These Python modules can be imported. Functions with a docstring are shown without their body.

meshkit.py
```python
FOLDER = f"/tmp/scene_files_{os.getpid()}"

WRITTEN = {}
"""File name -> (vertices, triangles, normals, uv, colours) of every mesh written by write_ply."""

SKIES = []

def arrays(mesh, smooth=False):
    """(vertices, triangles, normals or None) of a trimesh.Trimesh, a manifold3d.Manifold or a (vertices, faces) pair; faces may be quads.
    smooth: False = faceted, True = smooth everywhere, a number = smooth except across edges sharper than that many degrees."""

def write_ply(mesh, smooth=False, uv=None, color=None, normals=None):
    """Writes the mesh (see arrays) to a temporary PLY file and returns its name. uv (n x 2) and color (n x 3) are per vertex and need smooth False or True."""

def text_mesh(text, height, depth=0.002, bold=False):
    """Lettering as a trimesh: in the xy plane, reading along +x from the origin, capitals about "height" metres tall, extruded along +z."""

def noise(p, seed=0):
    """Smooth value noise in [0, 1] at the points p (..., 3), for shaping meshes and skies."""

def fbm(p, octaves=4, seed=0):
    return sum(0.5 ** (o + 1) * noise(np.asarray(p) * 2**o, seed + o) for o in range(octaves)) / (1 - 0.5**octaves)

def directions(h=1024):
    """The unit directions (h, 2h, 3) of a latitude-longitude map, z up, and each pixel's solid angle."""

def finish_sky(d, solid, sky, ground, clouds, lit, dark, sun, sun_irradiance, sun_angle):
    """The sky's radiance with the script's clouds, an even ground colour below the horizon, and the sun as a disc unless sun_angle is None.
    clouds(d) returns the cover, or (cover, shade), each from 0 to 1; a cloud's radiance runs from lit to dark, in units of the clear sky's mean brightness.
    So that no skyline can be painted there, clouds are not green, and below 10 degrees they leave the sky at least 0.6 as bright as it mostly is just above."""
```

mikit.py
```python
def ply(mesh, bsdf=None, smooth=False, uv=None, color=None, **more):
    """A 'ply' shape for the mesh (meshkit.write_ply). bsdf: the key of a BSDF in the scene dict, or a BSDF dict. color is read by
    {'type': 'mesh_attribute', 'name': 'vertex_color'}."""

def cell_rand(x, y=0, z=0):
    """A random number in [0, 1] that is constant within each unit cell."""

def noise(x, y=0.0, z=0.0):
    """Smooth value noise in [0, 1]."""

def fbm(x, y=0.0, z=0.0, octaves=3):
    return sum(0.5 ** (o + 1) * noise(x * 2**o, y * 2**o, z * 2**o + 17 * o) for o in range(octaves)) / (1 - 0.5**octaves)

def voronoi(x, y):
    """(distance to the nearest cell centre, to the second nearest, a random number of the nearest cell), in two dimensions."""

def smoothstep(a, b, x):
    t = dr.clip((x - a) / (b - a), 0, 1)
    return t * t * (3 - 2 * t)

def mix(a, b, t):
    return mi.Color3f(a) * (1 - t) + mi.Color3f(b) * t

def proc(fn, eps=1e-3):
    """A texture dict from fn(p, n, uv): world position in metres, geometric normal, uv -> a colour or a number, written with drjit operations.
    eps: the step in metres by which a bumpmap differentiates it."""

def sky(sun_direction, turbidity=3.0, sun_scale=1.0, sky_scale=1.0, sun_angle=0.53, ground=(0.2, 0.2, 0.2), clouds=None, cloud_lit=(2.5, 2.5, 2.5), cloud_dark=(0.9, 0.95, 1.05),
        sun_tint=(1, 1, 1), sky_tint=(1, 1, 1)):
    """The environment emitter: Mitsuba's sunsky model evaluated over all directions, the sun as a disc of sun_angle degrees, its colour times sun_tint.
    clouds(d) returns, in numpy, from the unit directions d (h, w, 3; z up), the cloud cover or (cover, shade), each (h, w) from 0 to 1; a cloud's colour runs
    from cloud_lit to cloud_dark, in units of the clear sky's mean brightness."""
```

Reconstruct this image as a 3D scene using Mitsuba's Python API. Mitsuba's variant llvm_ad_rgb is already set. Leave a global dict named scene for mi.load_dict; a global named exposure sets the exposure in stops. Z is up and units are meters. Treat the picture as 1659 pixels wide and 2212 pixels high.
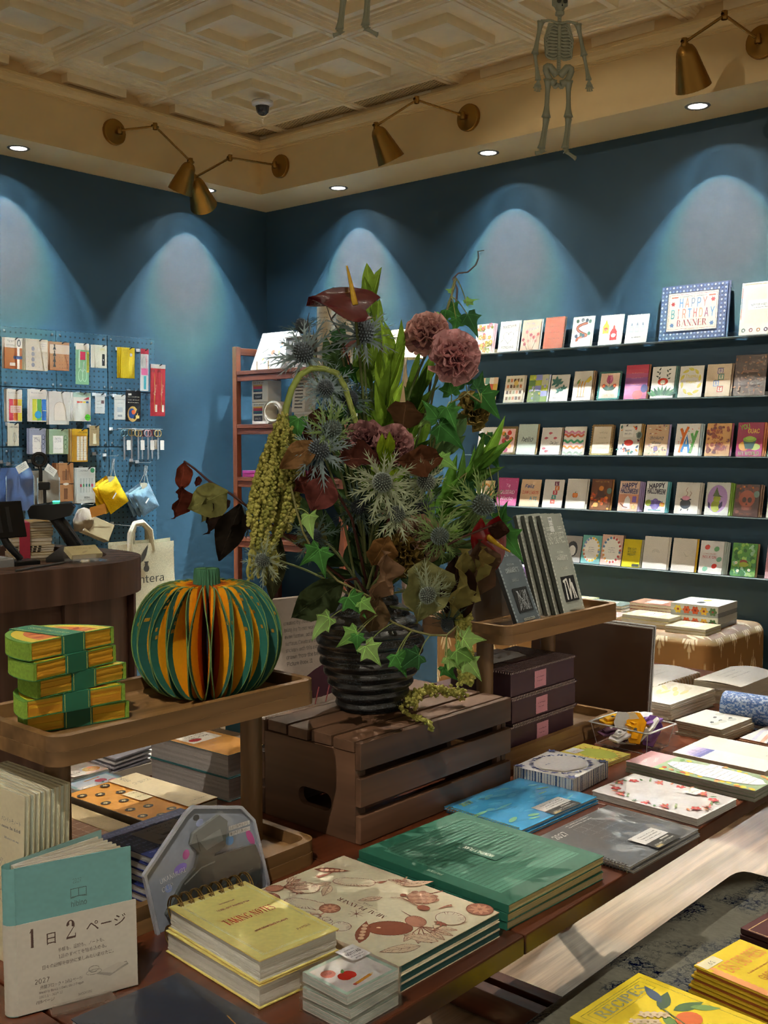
import math, random, glob, numpy as np, trimesh, mitsuba as mi, mikit, meshkit, drjit as dr
from shapely.geometry import Polygon, LineString, box as sbox
from shapely import affinity, union_all
T = mi.ScalarTransform4f
rnd = random.Random(7)
scene, labels = {}, {}
S = scene
# ---------------------------------------------------------------- camera
scene['camera'] = {'type': 'perspective', 'fov': 39.53, 'fov_axis': 'x', 'near_clip': 0.05, 'far_clip': 50,
                   'to_world': T([[-0.661361, 0.047276, 0.748576, 0.0], [0.750067, 0.042776, 0.659977, 0.0], [-0.00082, 0.997966, -0.06375, 1.4], [0.0, 0.0, 0.0, 1.0]])}
# ---------------------------------------------------------------- light
exposure = 0.0
# the shop goes on behind the camera and is open there: an even, dim, warm surround
scene['surround'] = {'type': 'constant', 'radiance': {'type': 'rgb', 'value': [0.49, 0.43, 0.33]}}
def spot(name, o, t, rgb, k, cut, beam):
    scene[name] = {'type': 'spot', 'to_world': T().look_at(list(o), list(t), [0.01, 0.99, 0.1]), 'cutoff_angle': cut, 'beam_width': beam,
                   'intensity': {'type': 'rgb', 'value': [v * k for v in rgb]}}
WARM, COOL = (1.0, 0.88, 0.70), (0.74, 0.95, 1.0)
# recessed ceiling spots of the sales floor, the last one added; all in the ceiling plane (z = 3.0)
spot('spot_a', (2.7, 2.4, 3.0), (1.4, 1.15, .9), WARM, 18.0, 27, 12)
spot('spot_b', (-0.2, 0.5, 3.0), (0.72, 1.0, .85), WARM, 18.0, 18, 10)
spot('spot_c', (2.2, 1.3, 3.0), (1.75, 1.05, .8), WARM, 18.0, 19, 12)
spot('spot_d', (2.3, -0.3, 3.0), (1.58, 0.36, .64), WARM, 11.0, 9.2, 8.6)
spot('spot_e', (3.3, 2.6, 3.0), (2.7, 1.25, .5), WARM, 40.0, 23, 18)
spot('spot_f', (1.9, 2.4, 3.0), (4.25, 2.2, 1.2), WARM, 11.5, 36, 20)
spot('spot_g', (2.0, 2.6, 3.0), (2.8, 4.6, 1.3), WARM, 6.0, 30, 20)
spot('spot_h', (0.6, 2.0, 3.0), (1.2, 2.6, 1.0), WARM, 4.0, 36, 20)
spot('spot_i', (1.1, -1.2, 3.0), (1.93, 1.19, 1.12), WARM, 13.0, 8, 5)
spot('spot_j', (0.5, -0.4, 3.0), (1.4, 1.26, 1.5), WARM, 9.0, 10, 4)  # extra unseen spot, added to brighten the front of the flowers
# ---------------------------------------------------------------- helpers
def rgb8(c):
    if isinstance(c, str):
        c = c.lstrip('#'); c = c if len(c) == 6 else ''.join(v * 2 for v in c); return tuple(int(c[i:i + 2], 16) for i in (0, 2, 4))
    return tuple(int(max(0, min(255, v))) for v in c)
def enc(c, r=.55):
    R, G, B = rgb8(c)
    return ((R * 256 + G + .5) / 65536, (B * 256 + int(r * 255) + .5) / 65536)
def lin(c): return [((v / 255 + .055) / 1.055) ** 2.4 if v > 10 else v / 255 / 12.92 for v in rgb8(c)]
def dec(uv):
    x, y = uv.x * 65536, uv.y * 65536
    r = dr.floor(x / 256); g = dr.floor(x - r * 256); b = dr.floor(y / 256); q = (y - b * 256) / 255
    f = lambda v: dr.power((v / 255 + .055) / 1.055, 2.4)
    return mi.Color3f(f(r), f(g), f(b)), q
_t = np.linspace(0, 2 * np.pi, 25)[:-1]
def norm(v): v = np.asarray(v, float); return v / (np.linalg.norm(v) + 1e-12)
def frame(o, r, u):
    r = norm(r); u = np.asarray(u, float); u = norm(u - r * (u @ r)); M = np.eye(4)
    M[:3, 0], M[:3, 1], M[:3, 2], M[:3, 3] = r, u, np.cross(r, u), o
    return M
def rotz(x, y, z, deg=0): a = math.radians(deg); return frame((x, y, z), (math.cos(a), math.sin(a), 0), (-math.sin(a), math.cos(a), 0))
# box of 24 vertices, six face normals shared with its bevels
_bs = [(a, s) for a in range(3) for s in (-1, 1)]
def _boxgeo():
    V, N, idx = [], [], {}
    for a, s in _bs:
        b, c = (a + 1) % 3, (a + 2) % 3
        for i, j in ((-1, -1), (1, -1), (1, 1), (-1, 1)):
            v = [0, 0, 0]; v[a], v[b], v[c] = s, i, j; k = [0, 0, 0]; k[a] = s
            idx[(a, tuple(v))] = len(V); V.append(v); N.append(k)
    F = []
    def tri(q):
        p = np.array([V[i] for i in q], float) + .1 * np.array([N[i] for i in q]); n = np.cross(p[1] - p[0], p[2] - p[0])
        F.append(q if n @ p.mean(0) > 0 else q[::-1])
    def quad(q): tri(q[:3]); tri([q[0], q[2], q[3]])
    for k in range(6): quad([4 * k + i for i in range(4)])
    nf = len(F)
    for a in range(3):
        b, c = (a + 1) % 3, (a + 2) % 3
        for i in (-1, 1):
            for j in (-1, 1):
                def vv(s): v = [0, 0, 0]; v[a], v[b], v[c] = s, i, j; return tuple(v)
                quad([idx[(b, vv(-1))], idx[(b, vv(1))], idx[(c, vv(1))], idx[(c, vv(-1))]])
    for x in (-1, 1):
        for y in (-1, 1):
            for z in (-1, 1): tri([idx[(a, (x, y, z))] for a in range(3)])
    return np.array(V, float), np.array(N, float), np.array(F[:nf]), np.array(F)
BV, BN, BF0, BF1 = _boxgeo()
_fonts, _txt = {}, {}
def fontfile(f):
    return [g for g in glob.glob('/opt/blender-*/*/datafiles/fonts/*') if f in g][0]
def textpoly(s, f='Inter', bold=0):
    k = (s, f, bold)
    if k not in _txt:
        from PIL import Image, ImageDraw, ImageFont
        if f not in _fonts: _fonts[f] = ImageFont.truetype(fontfile(f), 64)
        fo = _fonts[f]
        x0, y0, x1, y1 = fo.getbbox(s, anchor='ls', stroke_width=bold)
        im = Image.new('L', (x1 - x0 + 8, y1 - y0 + 8))
        ImageDraw.Draw(im).text((4 - x0, 4 - y0), s, 255, font=fo, anchor='ls', stroke_width=bold)
        on = np.pad(np.asarray(im) > 127, ((0, 0), (1, 1))).astype(np.int8)
        rows, st = np.nonzero(np.diff(on, axis=1) == 1); en = np.nonzero(np.diff(on, axis=1) == -1)[1]
        g = union_all([sbox(a, -r - 1, b, -r) for a, b, r in zip(st, en, rows)]).buffer(.6).buffer(-.6).simplify(1.0)
        g = affinity.translate(g, -4 + x0, 4 - y0)
        _txt[k] = (affinity.scale(g, 1 / 46.5, 1 / 46.5, origin=(0, 0)), x0 / 46.5, x1 / 46.5)
    return _txt[k]
# a hand-drawn high-contrast serif, letters as strokes (x0,y0,x1,y1,width) and arcs ('a',cx,cy,rx,ry,from,to,thick,thin)
TK, TN = .17, .045
def _sf(x, y): return (x - .11, y, x + .11, y, TN)
SER = {'T': (.72, [(.36, 0, .36, 1, TK), (.02, .98, .7, .98, TN), (.03, .98, .03, .8, TN), (.69, .98, .69, .8, TN), _sf(.36, .02)]),
 'A': (.78, [(.1, 0, .38, 1, TN), (.4, 1, .68, 0, TK), (.2, .33, .56, .33, TN), _sf(.1, .02), _sf(.68, .02)]),
 'K': (.78, [(.14, 0, .14, 1, TK), (.2, .42, .62, .98, TN), (.32, .58, .68, .02, TK), _sf(.14, .02), _sf(.14, .98), _sf(.62, .98), _sf(.68, .02)]),
 'I': (.32, [(.16, 0, .16, 1, TK), _sf(.16, .02), _sf(.16, .98)]),
 'N': (.8, [(.12, 0, .12, 1, TN), (.14, .98, .66, .02, TK), (.68, 0, .68, 1, TN), _sf(.12, .02), _sf(.12, .98), _sf(.68, .98)]),
 'G': (.74, [('a', .38, .5, .33, .49, 40, 320, TK, TN), (.62, .08, .62, .42, TK * .9), (.5, .42, .74, .42, TN), (.63, .98, .63, .72, TN)]),
 'O': (.78, [('a', .39, .5, .34, .49, 0, 360, TK, TN)]),
 'E': (.66, [(.14, 0, .14, 1, TK), (.1, .98, .6, .98, TN), (.1, .02, .62, .02, TN), (.14, .5, .46, .5, TN), (.6, .98, .6, .78, TN), (.62, .02, .62, .25, TN), (.46, .4, .46, .6, TN)]),
 'S': (.6, [('a', .3, .74, .22, .25, 45, 250, TN, TK * .8), ('a', .3, .26, .24, .25, -130, 75, TN, TK), (.14, .66, .46, .36, TK * .9), (.5, .98, .5, .75, TN), (.07, .02, .07, .26, TN)]),
 'M': (.96, [(.12, 0, .12, 1, TN), (.14, .98, .46, .02, TK), (.46, .02, .8, .98, TN), (.82, 0, .82, 1, TK), _sf(.12, .02), _sf(.82, .02), _sf(.12, .98), _sf(.82, .98)]),
 'L': (.62, [(.14, 0, .14, 1, TK), (.1, .02, .58, .02, TN), (.58, .02, .58, .27, TN), _sf(.14, .98)]),
 'P': (.66, [(.14, 0, .14, 1, TK), ('a', .3, .74, .28, .24, -90, 90, TK, TN), (.14, .98, .32, .98, TN), (.14, .5, .32, .5, TN), _sf(.14, .02), (.04, .98, .2, .98, TN)]),
 'R': (.74, [(.14, 0, .14, 1, TK), ('a', .3, .74, .28, .24, -90, 90, TK, TN), (.14, .98, .32, .98, TN), (.14, .5, .32, .5, TN), (.36, .5, .62, .02, TK), _sf(.14, .02), (.54, .02, .76, .02, TN), (.04, .98, .2, .98, TN)]),
 'B': (.7, [(.14, 0, .14, 1, TK), ('a', .3, .75, .26, .23, -90, 90, TK, TN), ('a', .3, .26, .32, .24, -90, 90, TK, TN), (.06, .98, .32, .98, TN), (.14, .51, .32, .51, TN), (.06, .02, .32, .02, TN)]),
 'C': (.7, [('a', .38, .5, .33, .49, 40, 320, TK, TN), (.63, .98, .63, .7, TN), (.63, .3, .63, .16, TN)]),
 '1': (.5, [(.25, 0, .25, 1, TK), (.1, .8, .22, .98, TN), _sf(.25, .02)]),
 '2': (.66, [('a', .32, .7, .24, .28, -20, 175, TK, TN), (.54, .62, .08, .06, TN * 1.4), (.06, .05, .6, .05, .11), (.6, .03, .6, .24, TN), ('a', .14, .72, .05, .05, 0, 360, .1, .1)]),
 ' ': (.34, [])}
def serif(s, squeeze=1.0):
    k = (s, 'serif', squeeze)
    if k not in _txt:
        x, out = 0, []
        for ch in s:
            w, st = SER[ch]
            for e in st:
                if e[0] == 'a':
                    _, cx, cy, rx, ry, a0, a1, k0, k1 = e
                    a = np.radians(np.linspace(a0, a1, 20)); wv = k1 + (k0 - k1) * np.abs(np.cos(a)) ** 1.5
                    o = np.c_[cx + rx * np.cos(a), cy + ry * np.sin(a)]; i = np.c_[cx + (rx - wv) * np.cos(a), cy + (ry - np.minimum(wv, .06)) * np.sin(a)]
                    for j in range(19): out.append(affinity.translate(Polygon([o[j], o[j + 1], i[j + 1], i[j]]).buffer(.003), x, 0))
                else:
                    a, b = np.array(e[:2]), np.array(e[2:4])
                    if abs(a[1] - b[1]) < 1e-6: g = sbox(min(a[0], b[0]), a[1] - e[4] / 2, max(a[0], b[0]), a[1] + e[4] / 2)
                    else: h = np.array([e[4] / 2, 0]); g = Polygon([a - h, a + h, b + h, b - h])
                    out.append(affinity.translate(g, x, 0))
            x += w + .04
        _txt[k] = (affinity.scale(union_all(out).simplify(.006), squeeze, 1, origin=(0, 0)), 0, x * squeeze)
    return _txt[k]
def tripoly(g):
    V, F, n = [], [], 0
    for q in (getattr(g, 'geoms', None) or [g]):
        if q.is_empty or q.area < 1e-12 or q.geom_type != 'Polygon': continue
        v, f = trimesh.creation.triangulate_polygon(q, engine='earcut')
        V.append(v); F.append(np.asarray(f) + n); n += len(v)
    if not V: return np.zeros((0, 2)), np.zeros((0, 3), int)
    return np.vstack(V), np.vstack(F)
_tt = {}
class MB:
    """Collects boxes, tubes, lathes, flat prints and letters, each with its own colour, into ONE mesh; local x right, y up, z out of the front."""
    def __init__(s): s.V, s.N, s.F, s.U, s.n, s.z, s.dz = [], [], [], [], 0, 0.0, .00002
    def raw(s, v, nrm, f, c, r=.55):
        v = np.asarray(v, float); u = enc(c, r) if (isinstance(c, str) or len(c) == 3) else c
        s.V.append(v); s.N.append(np.asarray(nrm, float)); s.F.append(np.asarray(f) + s.n); s.U.append(np.tile(u, (len(v), 1))); s.n += len(v); return s
    def box(s, x0, x1, y0, y1, z0, z1, c, r=.55, b=0.0):
        h = np.array([x1 - x0, y1 - y0, z1 - z0]) / 2; m = np.array([x0 + x1, y0 + y1, z0 + z1]) / 2
        b = min(b, .45 * abs(h).min() * 2 / 2)
        v = m + BV * h - (BV - BN) * b if b else m + BV * h
        return s.raw(v, BN, BF1 if b else BF0, c, r)
    def mesh(s, m, c, r=.55, smooth=False):
        if smooth is False:
            v, f = np.asarray(m.vertices)[np.asarray(m.faces)].reshape(-1, 3), np.arange(3 * len(m.faces)).reshape(-1, 3)
            n = np.repeat(np.cross(v[1::3] - v[::3], v[2::3] - v[::3]), 3, 0); n /= np.linalg.norm(n, axis=1, keepdims=True) + 1e-20
        else: v, f, n = meshkit.arrays(m, smooth)
        return s.raw(v, n, f, c, r)
    def grid(s, P, c, r=.55, wrapu=False, wrapv=False):
        """smooth surface through a (a,b,3) array of points"""
        P = np.asarray(P, float); a, b = P.shape[:2]
        du = (np.roll(P, -1, 0) - np.roll(P, 1, 0)) if wrapu else np.gradient(P, axis=0)
        dv = (np.roll(P, -1, 1) - np.roll(P, 1, 1)) if wrapv else np.gradient(P, axis=1)
        n = np.cross(du, dv).reshape(-1, 3); l = np.linalg.norm(n, axis=1, keepdims=True); n = np.where(l > 1e-14, n / np.maximum(l, 1e-14), [0, 0, 1])
        i, j = np.meshgrid(np.arange(a if wrapu else a - 1), np.arange(b if wrapv else b - 1), indexing='ij'); i, j = i.ravel(), j.ravel()
        q = np.stack([i * b + j, (i + 1) % a * b + j, (i + 1) % a * b + (j + 1) % b, i * b + (j + 1) % b], 1)
        return s.raw(P.reshape(-1, 3), n, np.vstack([q[:, :3], q[:, [0, 2, 3]]]), c, r)
    def tube(s, pts, rad, c, r=.5, k=7, cap=True):
        p = np.asarray(pts, float); rad = np.broadcast_to(np.asarray(rad, float), (len(p),))
        t = np.gradient(p, axis=0); t /= np.linalg.norm(t, axis=1, keepdims=True) + 1e-12
        a = np.cross(t[0], [0, 0, 1.0] if abs(t[0][2]) < .9 else [1.0, 0, 0]); A = []
        for i in range(len(p)):
            a = a - t[i] * (a @ t[i]); a = norm(a); A.append(a)
        A = np.array(A); B = np.cross(t, A); g = np.arange(k) * 2 * np.pi / k
        P = p[:, None] + rad[:, None, None] * (np.cos(g)[None, :, None] * A[:, None] + np.sin(g)[None, :, None] * B[:, None])
        if cap:
            P = np.concatenate([P[:1] * 0 + p[0], P, P[:1] * 0 + p[-1]])
        return s.grid(P[::-1], c, r, wrapv=True)
    def lathe(s, prof, c, r=.5, k=24, o=(0, 0, 0)):
        """profile of (radius, z), bottom outside first, turned about the z axis through o"""
        p = np.asarray(prof, float); g = np.arange(k) * 2 * np.pi / k; o = np.asarray(o, float)
        P = np.stack([p[:, :1] * np.cos(g), p[:, :1] * np.sin(g), np.repeat(p[:, 1:], k, 1)], -1) + o
        return s.grid(P.transpose(1, 0, 2), c, r, wrapu=True)
    # flat prints, each a little in front of the last
    def flat(s, g, c, r=.55, z=None):
        s.z += s.dz
        if isinstance(g, (list, np.ndarray)): g = np.asarray(g, float)
        if isinstance(g, np.ndarray):
            v = g; f = np.stack([np.zeros(len(v) - 2, int), np.arange(1, len(v) - 1), np.arange(2, len(v))], 1)
            if np.sum(v[:, 0] * np.roll(v[:, 1], -1) - v[:, 1] * np.roll(v[:, 0], -1)) < 0: f = f[:, ::-1]
        elif isinstance(g, tuple): v, f = g
        else: v, f = tripoly(g)
        if not len(v): return s
        return s.raw(np.c_[v, np.full(len(v), s.z if z is None else z)], np.tile([0, 0, 1.0], (len(v), 1)), f, c, r)
    def rect(s, x0, x1, y0, y1, c, r=.55): return s.flat([(x0, y0), (x1, y0), (x1, y1), (x0, y1)], c, r)
    def ell(s, x, y, rx, ry, c, r=.55, rot=0, k=16):
        a = np.arange(k) * 2 * np.pi / k; q = np.c_[rx * np.cos(a), ry * np.sin(a)]; w = math.radians(rot)
        return s.flat(q @ np.array([[math.cos(w), math.sin(w)], [-math.sin(w), math.cos(w)]]) + [x, y], c, r)
    def ring(s, x, y, rx, ry, w, c, k=28):
        a = np.arange(k + 1) * 2 * np.pi / k; o, i = np.c_[x + rx * np.cos(a), y + ry * np.sin(a)], np.c_[x + (rx - w) * np.cos(a), y + (ry - w) * np.sin(a)]
        return s.strip(o, i, c)
    def strip(s, a, b, c, r=.55):
        n = len(a); i = np.arange(n - 1); return s.flat((np.vstack([a, b]), np.vstack([np.c_[i, i + n, i + 1], np.c_[i + 1, i + n, i + n + 1]])), c, r)
    def line(s, pts, w, c, r=.55):
        p = np.asarray(pts, float); t = np.gradient(p, axis=0); t /= np.linalg.norm(t, axis=1, keepdims=True) + 1e-12; n = np.c_[-t[:, 1], t[:, 0]]
        w = np.broadcast_to(np.asarray(w, float), (len(p),))[:, None] / 2; return s.strip(p + n * w, p - n * w, c, r)
    def leaf(s, x, y, l, w, deg, c, r=.55):
        t = np.linspace(0, 1, 7); a = math.radians(deg); e = np.array([math.cos(a), math.sin(a)]); n = np.array([-e[1], e[0]])
        h = (w / 2 * np.sin(np.pi * t ** .8))[:, None]; p = np.array([x, y]) + t[:, None] * l * e
        return s.flat(np.vstack([p + n * h, (p - n * h)[-2:0:-1]]), c, r)
    def flower(s, x, y, rr, c, cc='#f0c040', k=6):
        for i in range(k):
            a = 2 * math.pi * i / k; s.ell(x + .55 * rr * math.cos(a), y + .55 * rr * math.sin(a), .5 * rr, .36 * rr, c, rot=math.degrees(a), k=9)
        return s.ell(x, y, .3 * rr, .3 * rr, cc, k=8)
    def frame_(s, x0, x1, y0, y1, w, c):
        for q in ((x0, x1, y0, y0 + w), (x0, x1, y1 - w, y1), (x0, x0 + w, y0 + w, y1 - w), (x1 - w, x1, y0 + w, y1 - w)): s.rect(*q, c)
        return s
    def text(s, t, x, y, h, c, f='Inter', bold=0, w=None, rot=0, al='m', r=.55, slant=0):
        g, x0, x1 = serif(t, 1.0) if f == 'serif' else textpoly(t, f, bold)
        k = (t, f, bold)
        if k not in _tt: _tt[k] = tripoly(g)
        v, fc = _tt[k]; sx = h if w is None else w / (x1 - x0)
        v = np.c_[(v[:, 0] - ((x0 + x1) / 2 if al == 'm' else x0)) * sx + slant * v[:, 1] * h, v[:, 1] * h]
        a = math.radians(rot); v = v @ np.array([[math.cos(a), math.sin(a)], [-math.sin(a), math.cos(a)]]) + [x, y]
        return s.flat((v, fc), c, r)
    def scrib(s, x0, x1, y, h, c, seed=1, gap=.25):
        """a line of print too small to read: a row of tiny strokes"""
        q = random.Random(seed); x = x0; V, F = [], []
        while x < x1 - h * .3:
            w = h * q.uniform(.25, .8)
            hh = h * q.choice((.6, .6, .9)); n = len(V)
            V += [(x, y), (min(x + w, x1), y), (min(x + w, x1), y + hh), (x, y + hh)]; F += [(n, n + 1, n + 2), (n, n + 2, n + 3)]
            x += w + h * (.25 if q.random() > gap else .8)
        return s.flat((np.array(V), np.array(F)), c) if V else s
    def xf(s, M):
        M = np.asarray(M); R = M[:3, :3]
        s.V = [v @ R.T + M[:3, 3] for v in s.V]; s.N = [n @ R.T for n in s.N]; return s
    def join(s, o):
        for v, n, f, u in zip(o.V, o.N, o.F, o.U): s.V.append(v); s.N.append(n); s.U.append(u)
        for f in o.F: s.F.append(f + s.n)
        s.n += o.n; return s
    def bend(s, fn): s.V = [fn(v) for v in s.V]; return s
    def put(s, key, mat='paint', M=None, **kw):
        if M is not None: s.xf(M)
        key = key if key in labels and key not in S else uniq(key); v = np.vstack(s.V)
        p = meshkit.write_ply((v, np.vstack(s.F)), False, np.vstack(s.U), None, normals=np.vstack(s.N))
        S[key] = {'type': 'ply', 'filename': p, 'face_normals': False, 'bsdf': {'type': 'ref', 'id': mat}, **kw}
        return key
_used = {}
def uniq(key):
    if key not in _used: _used[key] = 0; return key
    _used[key] += 1; k = f'{key}_{_used[key]:03d}'
    while k in _used: _used[key] += 1; k = f'{key}_{_used[key]:03d}'
    _used[k] = 0; return k
def thing(name, label, cat, group=None, kind=None):
    k = uniq(name); labels[k] = {'label': label, 'category': cat}
    if group: labels[k]['group'] = group
    if kind: labels[k]['kind'] = kind
    return k
def struct(name, mb, mat, label=None, M=None):
    k = mb.put(name, mat, M); labels[k] = {'label': label or name.replace('_', ' '), 'category': name.split('_')[0], 'kind': 'structure'}; return k
def P(t, part): return f'{t}__{part}'
def plab(key, label): labels[key] = {'label': label}
def copyto(src, dst, M):
    """dst takes every shape of the thing src under another placing (relative to src's own)"""
    for k in [k for k in S if k == src or k.startswith(src + '__')]: S[dst + k[len(src):]] = {**S[k], 'to_world': T(M)}
W = lambda seed, ax: (seed, {'x': .1, 'y': .5, 'z': .9}[ax])
# ---------------------------------------------------------------- materials
def bs(name, d, two=True): S[name] = {'type': 'twosided', 'b': d} if two else d
_paint = lambda p, n, uv: dec(uv)[0] * (.96 + .08 * mikit.noise(p.x * 260, p.y * 260, p.z * 260))
_rough = lambda p, n, uv: dec(uv)[1]
bs('paint', {'type': 'principled', 'base_color': mikit.proc(_paint), 'roughness': mikit.proc(_rough), 'specular': .45})
_leafc = lambda p, n, uv: dec(uv)[0] * (.62 + .76 * mikit.fbm(p.x * 70, p.y * 70, p.z * 70, 3))
S['leafy'] = {'type': 'principledthin', 'base_color': mikit.proc(_leafc), 'roughness': mikit.proc(_rough), 'diff_trans': .5, 'spec_trans': 0.0}
def rug(p, n, uv): return dec(uv)[0] * (.6 + .8 * mikit.fbm(p.x * 330, p.y * 330, p.z * 330, 3))
bs('fabric', {'type': 'principled', 'base_color': mikit.proc(rug), 'roughness': .9, 'specular': .2, 'sheen': .3})
def metal(name, c, r): bs(name, {'type': 'principled', 'base_color': {'type': 'rgb', 'value': lin(c)}, 'metallic': 1.0, 'roughness': r})
metal('brass', '#86622f', .36); metal('steel', '#c9cacb', .25); metal('gold_wire', '#b79a5c', .28)
S['clear'] = {'type': 'thindielectric', 'int_ior': 1.45}
S['film'] = {'type': 'thindielectric', 'int_ior': 1.3}
def wood(name, c0, c1, c2, r=.45, f=34.0, spec=.5, coat=0.0, vary=.12):
    a0, a1, a2 = (mi.ScalarColor3f(lin(c)) for c in (c0, c1, c2))
    def fn(p, n, uv):
        isx, isy = uv.y < .3, uv.y < .7
        a = dr.select(isx, p.x, dr.select(isy, p.y, p.z)); b = dr.select(isx, p.y, p.x); c = dr.select(isx, p.z, dr.select(isy, p.z, p.y)); s = uv.x * 91.7
        w = mikit.fbm(b * 5 + s, c * 5, a * .8 + s, 3)
        g = mikit.fbm(b * f + s * 3 + w * 2.4, c * f + w * 2.4, a * 1.6 + s, 3); h = mikit.noise(b * f * 7 + s, c * f * 7, a * 9)
        ring = .5 + .5 * dr.sin((b + c) * 70 + w * 14 + s)
        t = dr.clip(.55 * g + .3 * ring * w + .22 * w, 0, 1)
        return mikit.mix(mikit.mix(a0, a1, mikit.smoothstep(.2, .55, t)), a2, mikit.smoothstep(.5, .82, t) * .8) * (.86 + .2 * h) * ((1 - vary) + 2 * vary * mikit.cell_rand(uv.x * 977))
    d = {'type': 'principled', 'base_color': mikit.proc(fn), 'roughness': r, 'specular': spec}
    if coat: d |= {'clearcoat': coat, 'clearcoat_gloss': .85}
    bs(name, d)
wood('table_wood', '#2c130a', '#4a2313', '#5d3019', .3, 22, .5, .3)
wood('mango_wood', '#46331c', '#705434', '#8c6d47', .5, 26)
wood('crate_wood', '#35241a', '#563d2d', '#6f5240', .6, 30)
wood('case_wood', '#3a190c', '#582813', '#6b3519', .45, 30)
wood('counter_wood', '#3c2a23', '#553e34', '#6b5145', .5, 40)
wood('floor_wood', '#836d57', '#b3987c', '#cdb597', .5, 44, vary=.2)
wood('apron_wood', '#1f0e08', '#351a0e', '#482413', .6, 22, .3)
# ---------------------------------------------------------------- the room
XA, YB, ZS, XS, YS, ZC = 4.25, 4.656, 2.732, 3.934, 4.353, 3.03
bs('blue_wall', {'type': 'bumpmap', 'scale': 1.0, 'b': mikit.proc(lambda p, n, uv: .0012 * mikit.fbm(p.x * 55, p.y * 55, p.z * 55, 2), .004),
    'w': {'type': 'principled', 'base_color': mikit.proc(lambda p, n, uv: mi.Color3f(*lin('#213441')) * (.93 + .14 * mikit.fbm(p.x * 3, p.y * 3, p.z * 3, 3))), 'roughness': .55, 'specular': .16}})
bs('cream_paint', {'type': 'principled', 'base_color': mikit.proc(lambda p, n, uv: mi.Color3f(*lin('#d0b584')) * (.95 + .1 * mikit.fbm(p.x * 8, p.y * 8, p.z * 8, 3))), 'roughness': .6, 'specular': .3})
bs('ceiling_paint', {'type': 'principled', 'base_color': mikit.proc(lambda p, n, uv: mi.Color3f(*lin('#e4d3ae')) * (.94 + .12 * mikit.fbm(p.x * 30, p.y * 30, p.z * 30, 3))), 'roughness': .45, 'specular': .4})
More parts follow.
